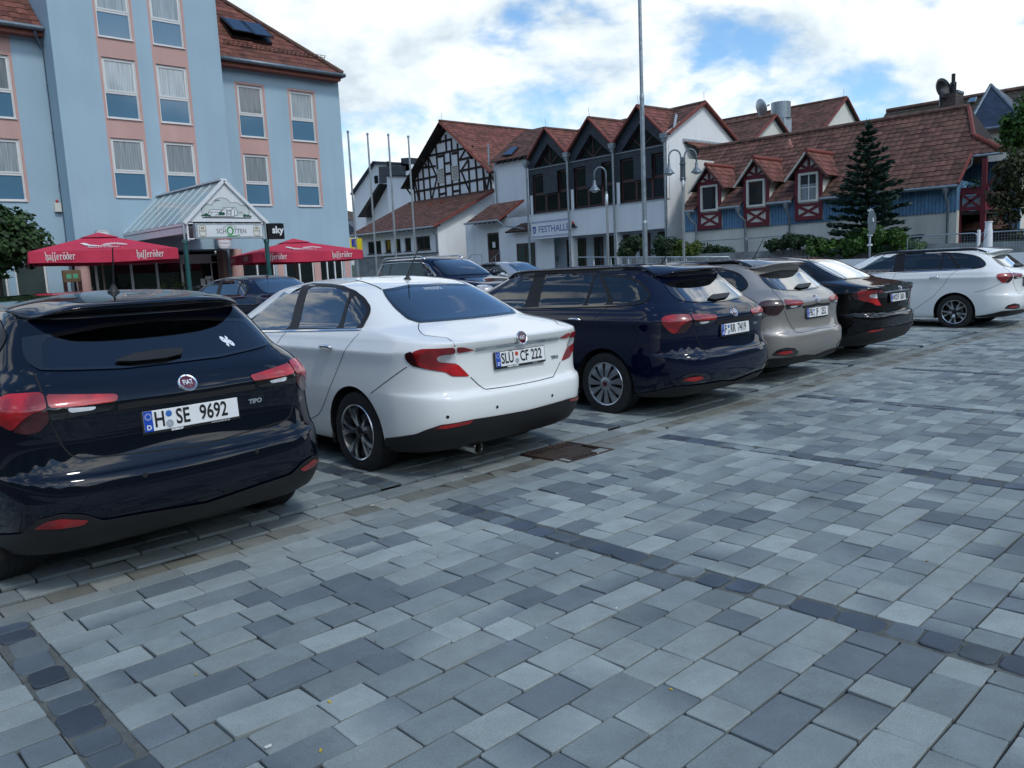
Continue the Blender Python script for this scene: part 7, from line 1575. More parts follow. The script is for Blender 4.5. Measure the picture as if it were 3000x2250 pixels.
# ================================================================== ENTRANCE CANOPY, SIGNS, UMBRELLAS, POLES, LAMPS
YF = 21.9
CW = Wall((0, YF), 0); cp = lambda q: CW.px(c1(*q))
can = empty('entrance_canopy', (9, 24.5, .3), 0, 'white gabled glass canopy with drawn landscape above the hotel entrance', 'canopy')
apx = cp((1205, 978)); eL_, eR_ = cp((1000, 1196)), cp((1428, 1200)); ze_ = (eL_[1]+eR_[1])/2; ax = apx[0]; hwL = ax-eL_[0]; hwR = eR_[0]-ax; hw_ = (hwL+hwR)/2; bx = TW.px(c1(857, 1045))[0]
def NP_(mb, name, mats, **k): return P_(mb, name, mats, can, **k)
mb = MB(); CW.poly(mb, [(ax-hw_, ze_), (ax+hw_, ze_), (ax, apx[1]-.06)], -.05, 0); NP_(mb, 'gable_panel', [BM['wht']])
sl_ = (apx[1]-ze_)/hw_; 
mb = MB()
for sg in (-1, 1):
    a, b = np.array([ax+sg*(hw_+.08), YF-.03, ze_-.06]), np.array([ax, YF-.03, apx[1]+.02]); mb.bar(a, b, .10, .10, up=(0, 1, 0))
    for k in range(9):
        y = YF+.1+(YT-YF-.15)*k/8; mb.bar((ax+sg*(hw_+.06), y, ze_-.05), (ax+sg*.02, y, apx[1]), .045, .06, up=(0, 1, 0))
    mb.box((ax+sg*hw_-.05, YF, ze_-.12), (ax+sg*hw_+.05, YT, ze_-.02))
mb.bar((ax, YF-.05, apx[1]+.05), (ax, YT, apx[1]+.05), .22, .05); NP_(mb, 'frame', [BM['wht']])
for sg in (-1, 1):
    mb = MB(); mb.prism([(ax+sg*(hw_+.05), YF+.05, ze_-.03), (ax, YF+.05, apx[1]+.02), (ax, YT, apx[1]+.02), (ax+sg*(hw_+.05), YT, ze_-.03)], (0, 0, .012)); NP_(mb, 'glass_slope', [mat('canopy_glass', (.30, .40, .40), rough=.10, var=.12, scale=.8, spec=.7)])
mb = MB()
for k in range(14): mb.box((ax-hw_+.06, YF+.15+k*.38, ze_-.17), (ax+hw_-.06, YF+.42+k*.38, ze_-.14))
mb.box((ax-hw_-.02, YF+.02, ze_-.36), (ax-hw_+.02, YT, ze_-.14)); NP_(mb, 'soffit_slats', [BM['wht']])
# drawn landscape on the gable
mb = MB(); dr = lambda q: tuple(np.array(CW.px((540+q[0]*.14465, 500+q[1]*.14465))))
def arc(c, r, a0, a1, n_=14): return [(c[0]+r[0]*math.cos(t), c[1]-r[1]*math.sin(t)) for t in np.linspace(R_(a0), R_(a1), n_)]
cloudp = arc((465, 800), (118, 122), 215, 50)+arc((750, 720), (195, 170), 170, 28)+arc((1030, 740), (115, 95), 118, 22)+arc((1190, 830), (125, 130), 108, -40)
pts = [dr(q) for q in cloudp]; CW.poly(mb, pts, .001, .003, 0)
for p, q in zip(pts, pts[1:]): CW.bar(mb, p, q, .014, .003, .006, 1)
def dl(*qs, w=.013):
    q = [dr(x) for x in qs]
    for a, b in zip(q, q[1:]): CW.bar(mb, a, b, w, .0065, .009, 1)
house_ = [(490, 920), (490, 830), (530, 790), (735, 790), (740, 830), (790, 745), (1020, 745), (1065, 800), (1075, 900), (1000, 925), (490, 925)]
CW.poly(mb, [dr(q) for q in house_], .004, .006, 2)
dl(*house_); dl((740, 830), (820, 760), (855, 800), (855, 920)); dl((945, 920), (945, 800), (975, 760), (1015, 800), (1015, 925)); dl((490, 840), (735, 840)); dl((860, 800), (945, 800)); dl((870, 820), (940, 820), (940, 880), (870, 880), (870, 820)); dl((545, 830), (545, 890)); dl((360, 948), (1350, 960), w=.03); dl((640, 925), (640, 880), (690, 880), (690, 920)); dl((1090, 830), (1115, 870)); dl((1125, 830), (1150, 870)); dl((1160, 830), (1185, 870))
for (x, y, r) in ((355, 905, 18), (395, 900, 22), (440, 895, 36), (490, 905, 20), (520, 912, 16), (730, 868, 38), (785, 872, 34), (1220, 910, 32), (1275, 915, 24), (1310, 918, 20), (1342, 925, 16)):
    CW.poly(mb, [dr((x+r*math.cos(t), y-r*math.sin(t))) for t in np.linspace(0, 2*math.pi, 15)[:-1]], .009, .012, 3)
for x in (630, 665, 705): dl((x-15, 610), (x, 590), (x+12, 608)); dl((x-8, 640-(x-630)*.4), (x+4, 615-(x-630)*.3))
NP_(mb, 'landscape_drawing', [BM['grey'], BM['ink'], BM['wht'], BM['leafgreen']])
for q in ((997, 1300), (1437, 1296)):
    a, z = cp(q); mb = MB(); mb.lathe([(GH-.2, .075), (z-.09, .075), (z-.08, .10), (z+.02, .09), (z+.06, 0)], (a, YF-.02, 0), (0, 0, 1), 18); NP_(mb, 'post', [BM['green']], smooth=True, angle=.6)
    mb = MB(); mb.tube([(a, YF-.02, z), (a, YF-.02, ze_-.02)], .035, 8); NP_(mb, 'post_bracket', [BM['zinclight']])
# light box with hotel name
sb_ = empty('hotel_sign_box', (9, YF-.2, 2.8), 0, 'white framed light box reading Parkhotel SCHOTTEN between green posts', 'sign')
(a0, z1), (a1, z0) = cp((1036, 1208)), cp((1410, 1288)); 
mb = MB(); CW.box(mb, a0, a1, z0, z1, .02, .24); P_(mb, 'case', [BM['zinclight']], sb_); mb = MB(); CW.box(mb, a0+.07, a1-.07, z0+.06, z1-.06, .241, .25); P_(mb, 'face', [BM['wht']], sb_)
c_ = (a0+a1)/2-.02; zc_ = (z0+z1)/2; h_ = z1-z0; mb = MB()
put_text(mb, 'SCH', h_*.30, CW(c_-.30, zc_-.02, .2525), CW.e, (0, 0, 1), 0, sx=.85); put_text(mb, 'TTEN', h_*.30, CW(c_+.34, zc_-.02, .2525), CW.e, (0, 0, 1), 0, sx=.85)
for k in range(24):
    t0, t1 = 2*math.pi*k/24, 2*math.pi*(k+1)/24; CW.bar(mb, (c_+.0+.095*math.cos(t0), zc_+.0+.12*math.sin(t0)), (c_+.095*math.cos(t1), zc_+.12*math.sin(t1)), .05, .2515, .254, 1)
for k in range(8): CW.bar(mb, (c_-.12+k*.055, zc_-.17+.012*(k-3)**2*.12), (c_-.12+(k+1)*.055, zc_-.17+.012*(k-2)**2*.12), .03, .2515, .254, 1)
for i, ch_ in enumerate('Parkhotel'):
    t = R_(148-i*14.5); put_text(mb, ch_, h_*.14, CW(c_+.24*math.cos(t), zc_-.01+.20*math.sin(t), .2525), CW.e*math.sin(t)+np.array([0, 0, -math.cos(t)]), np.array([0, 0, math.sin(t)])+CW.e*math.cos(t), 0)
for sx_ in (-.92, .92):
    o_ = [(c_+sx_+.12*math.copysign(abs(math.cos(t))**.5, math.cos(t)), zc_+.18*math.copysign(abs(math.sin(t))**.5, math.sin(t))) for t in np.linspace(0, 2*math.pi, 25)[:-1]]; CW.poly(mb, o_, .2515, .2535, 2); CW.poly(mb, [(c_+sx_+(p-c_-sx_)*.84, zc_+(q-zc_)*.9) for p, q in o_], .2536, .2545, 3); put_text(mb, 'Hasseröder', h_*.09, CW(c_+sx_, zc_, .2555), CW.e, (0, 0, 1), 2, sx=.75, bold=.003); CW.box(mb, c_+sx_-.05, c_+sx_+.05, zc_+.05, zc_+.12, .2546, .256, 2)
P_(mb, 'lettering', [BM['ink'], BM['signgreen'], BM['sepia'], BM['cream']], sb_)
mb = MB()
for a in (a0-.16, a1+.08): mb.tube([CW(a, z0-.05, .0), CW(a, z1+.05, .0)], .035, 8); mb.tube([CW(a, z1, .02), CW((a0 if a < c_ else a1), z1, .1)], .025, 6); mb.tube([CW(a, z0, .02), CW((a0 if a < c_ else a1), z0, .1)], .025, 6)
P_(mb, 'bracket', [BM['wht']], sb_)
sk_ = empty('sky_sign', CW(a1+.4, z0, 0), 0, 'dark curved sky sign sticking out beside the light box', 'sign'); (a0, z1), (a1, z0) = cp((1436, 1208)), cp((1526, 1292)); mb = MB(); n_ = 8
for k in range(n_):
    t0, t1 = k/n_, (k+1)/n_; f = lambda t: .16+.09*math.sin(math.pi*t); A0, A1 = a0+(a1-a0)*t0, a0+(a1-a0)*t1; mb.quad(CW(A0, z0, f(t0)), CW(A1, z0, f(t1)), CW(A1, z1, f(t1)), CW(A0, z1, f(t0))); mb.quad(CW(A0, z1, f(t0)), CW(A1, z1, f(t1)), CW(A1, z1, -.02), CW(A0, z1, -.02)); mb.quad(CW(A0, z0, -.02), CW(A1, z0, -.02), CW(A1, z0, f(t1)), CW(A0, z0, f(t0)))
mb.quad(CW(a0, z0, .16), CW(a0, z1, .16), CW(a0, z1, -.02), CW(a0, z0, -.02)); mb.quad(CW(a1, z0, -.02), CW(a1, z1, -.02), CW(a1, z1, .16), CW(a1, z0, .16)); P_(mb, 'case', [BM['black']], sk_)
mb = MB(); put_text(mb, 'sky', (z1-z0)*.42, CW((a0+a1)/2, (z0+z1)/2+.03, .256), CW.e, (0, 0, 1), bold=.012); P_(mb, 'lettering', [BM['wht']], sk_)
# ---------------------------------------------------------------- red market umbrellas with blackletter lettering
STROKE = dict(h=[[(.05, 1.55), (.2, 1.65), (.25, 0)], [(.25, .85), (.55, 1.05), (.72, .85), (.72, .1), (.55, -.35)]], a=[[(.12, .9), (.45, 1.02), (.66, .85), (.66, .1), (.8, 0)], [(.66, .62), (.2, .5), (.12, .15), (.35, 0), (.66, .2)]],
    f=[[(.55, 1.55), (.3, 1.5), (.26, 1.2), (.26, -.35)]], e=[[(.2, .45), (.62, .6), (.58, .95), (.35, 1.02), (.16, .85), (.16, .15), (.38, 0), (.66, .15)]], r=[[(.08, .95), (.22, 1.0), (.26, 0)], [(.26, .8), (.5, 1.05), (.68, .85)]],
    o=[[(.4, 1.02), (.14, .85), (.14, .15), (.4, 0), (.68, .15), (.68, .85), (.4, 1.02)], [(.2, 1.4), (.3, 1.5)], [(.52, 1.4), (.62, 1.5)]], d=[[(.25, 1.6), (.4, 1.55), (.68, .9), (.68, .15), (.4, 0), (.14, .15), (.14, .85), (.4, 1.0), (.6, .8)]])
def blackletter(mb, word, h, place, m=0, w=.20):
    """word drawn with broad-nib strokes; place(x, y) maps to space"""
    x = 0; T = []
    for ch in word:
        for st_ in STROKE[ch]:
            for p, q in zip(st_, st_[1:]): T.append(((x+p[0], p[1]), (x+q[0], q[1])))
        x += .62 if ch == 'f' else .88
    k = h/1.6; 
    for p, q in T:
        p = np.array(p); q = np.array(q); t = (q-p)/np.linalg.norm(q-p); ww = w*(.55+.45*abs(t[1]))/2; o = np.array([-t[1], t[0]])*ww; e = t*ww*.6
        mb.poly([place((a[0]-x/2)*k, (a[1]-.6)*k) for a in (p-o-e, p+o-e, q+o+e, q-o+e)], m)
UM = dict(red=mat('red_canvas', (.50, .028, .068), rough=.85, var=.10, scale=2.5, bump=.15, bscale=90), white=mat('printed_white', (.72, .72, .70), rough=.8, var=.05), pole=mat('umbrella_pole', (.30, .24, .17), rough=.5, var=.2))
def umbrella(qL, qR, yc, rot, label, top_q):
    pl, pr = at(*qL, 1, yc), at(*qR, 1, yc); 
    S = 4.0; hs = S/2
    c = (np.array(pl)+np.array(pr))/2; cx_, cy_ = c[0]+math.sin(-rot)*0, yc+hs*math.cos(rot); zb = (pl[2]+pr[2])/2-.0; zt = at(*top_q, 1, cy_)[2]; vh = .34
    cx_ = c[0]-hs*math.sin(rot); cy_ = yc+hs*math.cos(rot)
    root = empty('market_umbrella', (cx_, cy_, GH-.12), rot, label, 'umbrella', 'red market umbrellas in front of the hotel'); z0 = zb-(GH-.12); zT = zt-(GH-.12)
    m = MB(); n_ = 14; crn = [(-hs, -hs), (hs, -hs), (hs, hs), (-hs, hs)]
    def panel(A, B, r0, r1, za, zb_, sag):
        for i in range(n_):
            for j in range(8):
                def pt(i, j):
                    s, t = i/n_, j/8; e = np.array(A)*(1-s)+np.array(B)*s; r = r0+(r1-r0)*t; z = za+(zb_-za)*t-sag*math.sin(math.pi*t)*math.sin(math.pi*s)**.7-.05*t*math.sin(math.pi*s)*0; return (e[0]*r, e[1]*r, z)
                m.quad(pt(i, j), pt(i, j+1), pt(i+1, j+1), pt(i+1, j))
    for k in range(4): panel(crn[k], crn[(k+1) % 4], .20, 1.0, zT-.17, z0+vh, .06)
    m.build('canopy', [UM['red']], root, smooth=True, angle=.5)
    m = MB()
    for k in range(4): panel(crn[k], crn[(k+1) % 4], 0.0, .26, zT, zT-.17, .02)
    m.build('vent_cap', [UM['red']], root, smooth=True, angle=.5)
    for k in range(4):
        m = MB(); A, B = np.array(crn[k]), np.array(crn[(k+1) % 4]); nn = np.array([B[1]-A[1], A[0]-B[0]]); nn = nn/np.linalg.norm(nn)
        for i in range(24):
            def q(i, j):
                s = i/24; e = A*(1-s)+B*s; d = .025*math.sin(s*math.pi*6+k)*(j/3)+.03*(1-(2*s-1)**8)*j/3; z = z0+vh-vh*j/3+(.02*math.cos(s*2*math.pi)*(j == 3)); return (e[0]+nn[0]*d, e[1]+nn[1]*d, z)
            for j in range(3): m.quad(q(i, j), q(i, j+1), q(i+1, j+1), q(i+1, j))
        v = m.build('valance', [UM['red']], root, smooth=True)
        m = MB(); t3 = (B-A)/S
        for s in (.2, .8):
            ce = A*(1-s)+B*s; blackletter(m, 'hafferoder', .15, lambda x, y: (ce[0]+t3[0]*x+nn[0]*.062, ce[1]+t3[1]*x+nn[1]*.062, z0+vh*.52+y*1.4))
        m.build('valance_lettering', [UM['white']], root, uv=False)
        # mark on the slope: winged emblem over the word
        m = MB(); zs, ze = zT-.17, z0+vh; mid_ = (A+B)/2
        def sl(x, y):
            r = .76-y*.42; e = mid_*r; return (e[0]+t3[0]*x+nn[0]*.03, e[1]+t3[1]*x+nn[1]*.03, zs+(ze-zs)*((r-.2)/.8)-.06*math.sin(math.pi*(r-.2)/.8)+.035)
        blackletter(m, 'hafferoder', .17, lambda x, y: sl(x, y*1.3-.04))
        for i in range(13):
            a = R_(8+i*13.5); r0_, r1_ = .10, .42*(1-.15*abs(i-6)/6); c0 = (.32, .24)
            p = [(c0[0]+r0_*math.cos(a), c0[1]+r0_*math.sin(a)*.8), (c0[0]+r1_*math.cos(a-.09), c0[1]+r1_*math.sin(a-.09)*.8), (c0[0]+r1_*math.cos(a+.07), c0[1]+r1_*math.sin(a+.07)*.8)]; m.poly([sl(*q) for q in p])
        m.poly([sl(*q) for q in ((-.62, .58), (-.50, .62), (-.42, .52), (-.36, .36), (-.1, .22), (.2, .20), (.2, .15), (-.35, .16), (-.5, .3), (-.56, .48))])
        for i in range(7): m.poly([sl(-.5+i*.16, -.22), sl(-.44+i*.16, -.22), sl(-.47+i*.16, -.17)])
        m.build('brand_print', [UM['white']], root, uv=False)
    m = MB(); m.tube([(0, 0, 0), (0, 0, zT-.05)], .03, 10); m.build('pole', [UM['pole']], root, smooth=True)
    m = MB()
    for (x, y) in crn: m.tube([(0, 0, zT-.32), (x*.96, y*.96, z0+vh-.05)], .013, 6)
    m.build('ribs', [UM['pole']], root)
    m = MB(); m.box((-.45, -.45, 0), (.45, .45, .09)); m.build('base', [BM['greywall']], root, bevel=.02)
umbrella(c1(188, 1440), c1(930, 1388), 20.7+1.0, R_(-13), 'red market umbrella with white lettering left of the entrance canopy', c1(500, 1256))
umbrella(c1(1403, 1412), c1(1922, 1408), 20.7+1.4, R_(-14), 'red market umbrella with white lettering right of the entrance canopy', c1(1592, 1288))
# ---------------------------------------------------------------- flagpoles, mast, lamps
YP = 28.9
for k, (qt, qb) in enumerate((((188, 380), (278, 1530)), ((339, 398), (435, 1480)), ((516, 405), (586, 1400)), ((680, 420), (740, 1365)))):
    p = at(*c2(*qt), 1, YP); b = at(*c2(*qb), 1, YP); x = (p[0]+b[0])/2; root = empty('flagpole', (x, YP, .3), 0, ('bare steel flagpole nearest the hotel corner', 'second bare steel flagpole from the hotel corner', 'third bare steel flagpole from the hotel corner', 'bare steel flagpole farthest from the hotel, before the timber gable')[k], 'flagpole', 'bare flagpoles beside the hotel')
    h = p[2]-.3; m = MB(); m.tube([(0, 0, 0), (0, 0, h*.5), (0, 0, h)], [.055, .048, .042], 12); m.build('pole', [BM['steel']], root, smooth=True, angle=.8); m = MB(); m.lathe([(h-.02, .06), (h+.05, .06), (h+.08, .03), (h+.08, 0)], (0, 0, 0), (0, 0, 1), 12); m.build('cap', [BM['galv']], root, smooth=True, angle=.6)
mp = np.array([16.76, 10.92]); g_ = gz(*mp)
root = empty('lamp_mast', (mp[0], mp[1], g_), 0, 'tall galvanised mast rising out of the picture in front of the hall', 'mast'); zs1 = atp(c3(1045, 105), (*mp, 0), (mp[0], mp[1], 0)/np.linalg.norm(mp))[2]; zs0 = atp(c3(1065, 1120), (*mp, 0), (mp[0], mp[1], 0)/np.linalg.norm(mp))[2]
m = MB(); m.tube([(0, 0, 0), (0, 0, zs0-g_)], .077, 16); m.lathe([(zs0-g_-.02, .082), (zs0-g_+.04, .082), (zs0-g_+.08, .066)], (0, 0, 0), (0, 0, 1), 16); m.tube([(0, 0, zs0-g_), (0, 0, zs1-g_)], .066, 16); m.lathe([(zs1-g_-.03, .07), (zs1-g_+.05, .07), (zs1-g_+.12, .055)], (0, 0, 0), (0, 0, 1), 16); m.tube([(0, 0, zs1-g_), (0, 0, 11.5)], [.054, .046], 16); m.build('pole', [BM['galv']], root, smooth=True, angle=.8)
def swan_lamp(xy, label, arms, htop, base_q):
    g_ = gz(*xy); root = empty('street_lamp', (*xy, g_), 0, label, 'street lamp', 'swan neck street lamps in front of the hall'); H_ = htop-g_
    e = np.array([CR[0], CR[1], 0]); e /= np.linalg.norm(e); 
    m = MB(); m.tube([(0, 0, 0), (0, 0, 1.25)], .052, 12); m.lathe([(1.2, .058), (1.28, .058), (1.32, .04)], (0, 0, 0), (0, 0, 1), 12); m.tube([(0, 0, 1.25), (0, 0, H_-.75)], .037, 12)
    m.lathe([(H_-1.15, .05), (H_-.85, .05), (H_-.83, .04)], (0, 0, 0), (0, 0, 1), 12)
    m.build('pole', [BM['steel']], root, smooth=True, angle=.8)
    for sg in arms:
        o = .0 if len(arms) == 1 else .055; r = .175; c = e*sg*(o+r); pts = [e*sg*o+np.array([0, 0, H_-.95]), e*sg*o+np.array([0, 0, H_-.3])]+[c+e*sg*(-r*math.cos(t))+np.array([0, 0, H_-.24+r*1.2*math.sin(t)]) for t in np.linspace(0, math.pi, 12)]+[c+e*sg*r+np.array([0, 0, H_-.42])]
        m = MB(); m.tube(pts, .024, 8); arm = m.build('arm', [BM['zinc']], root, smooth=True); q = c+e*sg*r+np.array([0, 0, H_-.42])
        m = MB(); m.lathe([(.02, .03), (-.02, .045), (-.12, .048), (-.15, .065), (-.23, .13), (-.275, .165), (-.288, .165), (-.275, .155)], q, (0, 0, 1), 24, cap=False); m.build('shade', [BM['zinc']], root, smooth=True, angle=.7)
        m = MB(); m.lathe([(-.26, .12), (-.33, .085), (-.35, 0)], q, (0, 0, 1), 20); m.build('bulb_glass', [mat('lamp_glass', (.5, .52, .5), rough=.15)], root, smooth=True)
    if len(arms) == 2:
        m = MB(); m.box((-.035, -.035, H_-1.0), (.035, .035, H_-.25))
        for z in (H_-.88, H_-.45): m.lathe([(z, .10), (z+.03, .10)], (0, 0, 0), (0, 0, 1), 14)
        m.build('clamp', [BM['zinc']], root)
dn = lambda xy: (xy[0]-CAMP[0], xy[1]-CAMP[1], 0)/np.linalg.norm((xy[0]-CAMP[0], xy[1]-CAMP[1]))
s1 = (16.07, 11.79); s2 = (17.42, 9.99)
swan_lamp(s1, 'single swan neck street lamp left of the tall mast', (-1,), atp(c3(720, 655), (*s1, 0), dn(s1))[2], None)
swan_lamp(s2, 'double swan neck street lamp right of the tall mast', (-1, 1), atp(c3(1370, 512), (*s2, 0), dn(s2))[2], None)
# ---------------------------------------------------------------- retaining wall, fences, railing, round sign
XR_ = 28.4; zw = lambda q: at(*q, 0, XR_)
wa, wb = zw(c5(-330, 1655)), zw(c4(440, 1465)); root = None
mb = MB(); mb.prism([(XR_, wb[1]-9, .1), (XR_, wa[1]+2, .1), (XR_, wa[1]+2, wa[2]), (XR_, wb[1], wb[2]), (XR_, wb[1]-9, wb[2]-.1)], (.3, 0, 0)); o = mb.build('retaining_wall', [BM['greywall']]); tag(o, 'stained concrete retaining wall below the blue house garden fence', 'wall')
mb = MB(); mb.prism([(XR_, wb[1]-14, .0), (XR_, wa[1]+6, .0), (XR_, wa[1]+6, .8), (XR_, wb[1]-14, .8)], (30, 0, 0)); o = mb.build('garden_terrace', [GM['far']], kind='structure')
XL_ = 25.8; a, b = at(*c4(600, 1518), 0, XL_), at(*c4(2400, 1530), 0, XL_); mb = MB(); mb.box((XL_, b[1]-6, .1), (XL_+.25, a[1], (a[2]+b[2])/2)); o = mb.build('low_wall', [BM['white']]); tag(o, 'low pale concrete wall behind the white estate car', 'wall')
def mesh_fence(x, y0, y1, z0, z1, label, gaps=(), step=.11):
    root = empty('mesh_fence', (x, (y0+y1)/2, z0), 0, label, 'fence'); ys = [y0]; 
    n_ = max(1, int(round(abs(y1-y0)/2.1))); L = (y1-y0)/n_
    for k in range(n_):
        p, q = y0+L*k, y0+L*(k+1); s_ = 1 if L > 0 else -1; m = MB(); c = .12*s_
        m.tube([(x, p, z0), (x, p, z1-.12), (x, p+c*.3, z1-.03), (x, p+c, z1), (x, q-c, z1), (x, q-c*.3, z1-.03), (x, q, z1-.12), (x, q, z0)], .022, 8); P_(m, 'panel_frame', [BM['galv']], root, smooth=True)
        m = MB(); t = p
        for i in range(int(abs(L)/step)): yy = p+s_*step*(i+.5); m.box((x-.003, yy-.003, z0+.06), (x+.003, yy+.003, z1-.02))
        for i in range(int((z1-z0)/step)): zz = z0+.06+step*i; m.box((x-.0032, min(p, q), zz-.003), (x+.0032, max(p, q), zz+.003))
        P_(m, 'wire_mesh', [BM['galv']], root)
    return root
XF_ = 29.4; f0, f1 = at(*c5(225, 1490), 0, XF_), at(*c5(1110, 1410), 0, XF_); mesh_fence(XF_, f1[1]-1.2, f0[1]+.1, 1.2, (f0[2]+f1[2])/2, 'wire mesh fence with climbing plants along the blue house terrace')
XF2 = 26.4; f0, f1 = at(*c4(1270, 1338), 0, XF2), at(*c4(2300, 1338), 0, XF2)
mesh_fence(XF2, f1[1]-2, at(*c4(1860, 1338), 0, XF2)[1], 1.0, (f0[2]+f1[2])/2, 'wire mesh fence right of the white post, below the balcony', step=.085); mesh_fence(XF2, at(*c4(1835, 1338), 0, XF2)[1], f0[1], 1.0, (f0[2]+f1[2])/2, 'wire mesh fence between the ivy hedge and the balcony posts', step=.085)
pst = at(*c4(1843, 1440), 0, XF2-.15); mb = MB(); zt = at(*c4(1845, 1318), 0, XF2-.15)[2]; mb.tube([(XF2-.15, pst[1], .2), (XF2-.15, pst[1], zt)], .05, 12); mb.lathe([(zt, .055), (zt+.03, .05), (zt+.04, 0)], (XF2-.15, pst[1], 0), (0, 0, 1), 12); o = mb.build('fence_post', [BM['wht']], smooth=True, angle=.8); tag(o, 'thin white post between the two mesh fences', 'post')
pp = at(*c4(1920, 1440), 0, 25.2); zt = at(*c4(1920, 1240), 0, 25.2)[2]; mb = MB(); mb.lathe([(.1, .15), (1.6, .125), (zt-.25, .115), (zt-.24, .10), (zt-.04, .095), (zt-.03, .115), (zt, .115), (zt, 0)], (25.2, pp[1], 0), (0, 0, 1), 18); o = mb.build('white_pipe', [BM['wht']], smooth=True, angle=.6); tag(o, 'thick tapering white pipe standing before the balcony', 'pipe')
rail = empty('ramp_railing', (22, 15, .2), 0, 'long pale tubular railing in front of the festival hall', 'railing'); XQ = 23.5; ra_, rb_ = at(*c3(530, 1393), 0, XQ), at(*c3(1760, 1390), 0, XQ)
mb = MB(); zr = ra_[2]; mb.tube([(XQ, ra_[1], .3), (XQ, ra_[1], zr-.06), (XQ, ra_[1]-.06, zr), (XQ, rb_[1], rb_[2])], .021, 8); P_(mb, 'handrail', [BM['zinclight']], rail, smooth=True)
mb = MB(); mb.tube([(XQ, ra_[1], zr-.42), (XQ, rb_[1], rb_[2]-.42)], .016, 8); P_(mb, 'lower_rail', [BM['zinclight']], rail, smooth=True)
nq = 8
for k in range(1, nq+1):
    y = ra_[1]+(rb_[1]-ra_[1])*k/nq; mb = MB(); mb.tube([(XQ, y, .2), (XQ, y, zr+(rb_[2]-zr)*k/nq-.03)], .018, 8); P_(mb, 'post', [BM['zinclight']], rail, smooth=True)
rb2 = at(*c3(1175, 1300), 0, 25.5); rc2 = at(*c3(1400, 1283), 0, 25.5); rr_ = empty('upper_railing', rb2, 0, 'short tilted handrail in the bushes beside the double lamp', 'railing'); mb = MB(); mb.tube([rb2, rc2], .025, 8); mb.tube([rb2, rb2-np.array([0, 0, 1.2])], .022, 8); mb.tube([rc2, rc2-np.array([0, 0, 1.2])], .022, 8); P_(mb, 'handrail', [BM['zinclight']], rr_, smooth=True)
# round traffic sign seen from behind, nearly edge on
ps = np.array(at(*c4(962, 1470), 0, 22.6)); zt = at(*c4(978, 1135), 0, 22.6)[2]; zc_ = at(*c4(966, 1250), 0, 22.6)[2]; rad = (at(*c4(966, 1150), 0, 22.6)[2]-at(*c4(966, 1352), 0, 22.6)[2])/2
root = empty('traffic_sign', (ps[0], ps[1], .2), 0, 'round traffic sign seen from its grey back on a leaning post', 'traffic sign'); tl_ = .05
m = MB(); m.tube([(0, 0, 0), (.0, -.06*0, zt-.2)], .032, 10); m.build('post', [BM['galv']], root, smooth=True)
vd = np.array([ps[0]-CAMP[0], ps[1]-CAMP[1], 0]); vd /= np.linalg.norm(vd); sd_ = np.array([-vd[1], vd[0], 0]); ang = R_(71); nrm = vd*math.cos(ang)+sd_*math.sin(ang)
m = MB(); m.lathe([(0, rad), (.012, rad), (.014, rad*.97), (.014, 0)], -nrm*.05+np.array([0, 0, zc_-.2]), -nrm, 32); m.lathe([(-.012, rad*.99), (-.013, 0)], -nrm*.05+np.array([0, 0, zc_-.2]), nrm, 32); m.build('disc', [BM['zinc']], root, smooth=True, angle=.6)
m = MB()
for z in (zc_-.2+rad*.97, zc_-.2-rad*1.0, zc_-.2-rad*1.8): m.box((-.06, -.06, z-.03), (.06, .06, z+.03))
m.build('clamp', [BM['wht']], root)
m = MB(); m.box((-nrm[0]*.07-.03, -nrm[1]*.07-.03, zc_-.2+.02), (-nrm[0]*.07+.03, -nrm[1]*.07+.03, zc_-.2+.14)); m.build('sticker', [BM['wht']], root)
# menu board at the hotel
mn = at(*c1(390, 1490), 1, 27.2); root = empty('menu_board', (mn[0], 27.2, GH-.1), 0, 'wooden menu board with two green lit sheets by the salmon column', 'menu board'); w_ = (at(*c1(440, 1490), 1, 27.2)[0]-at(*c1(340, 1490), 1, 27.2)[0])/2; z0, z1 = at(*c1(390, 1523), 1, 27.2)[2]-GH+.1, at(*c1(390, 1458), 1, 27.2)[2]-GH+.1
m = MB(); m.box((-w_, 0, z0), (w_, .12, z1)); m.build('case', [mat('board_wood', (.16, .10, .05), rough=.6, var=.3)], root, bevel=.01)
for sg in (-1, 1):
    m = MB(); m.box((sg*w_*.36-w_*.26, -.006, z0+.12), (sg*w_*.36+w_*.26, -.002, z1-.14)); m.build('menu_sheet', [mat('green_sheet', (.10, .42, .24), rough=.5, var=.15)], root)
for sg in (-1, 1): m = MB(); m.box((sg*w_*.8-.06, .03, 0), (sg*w_*.8+.06, .09, z0-.002)); m.build('leg', [BM['brown']], root)
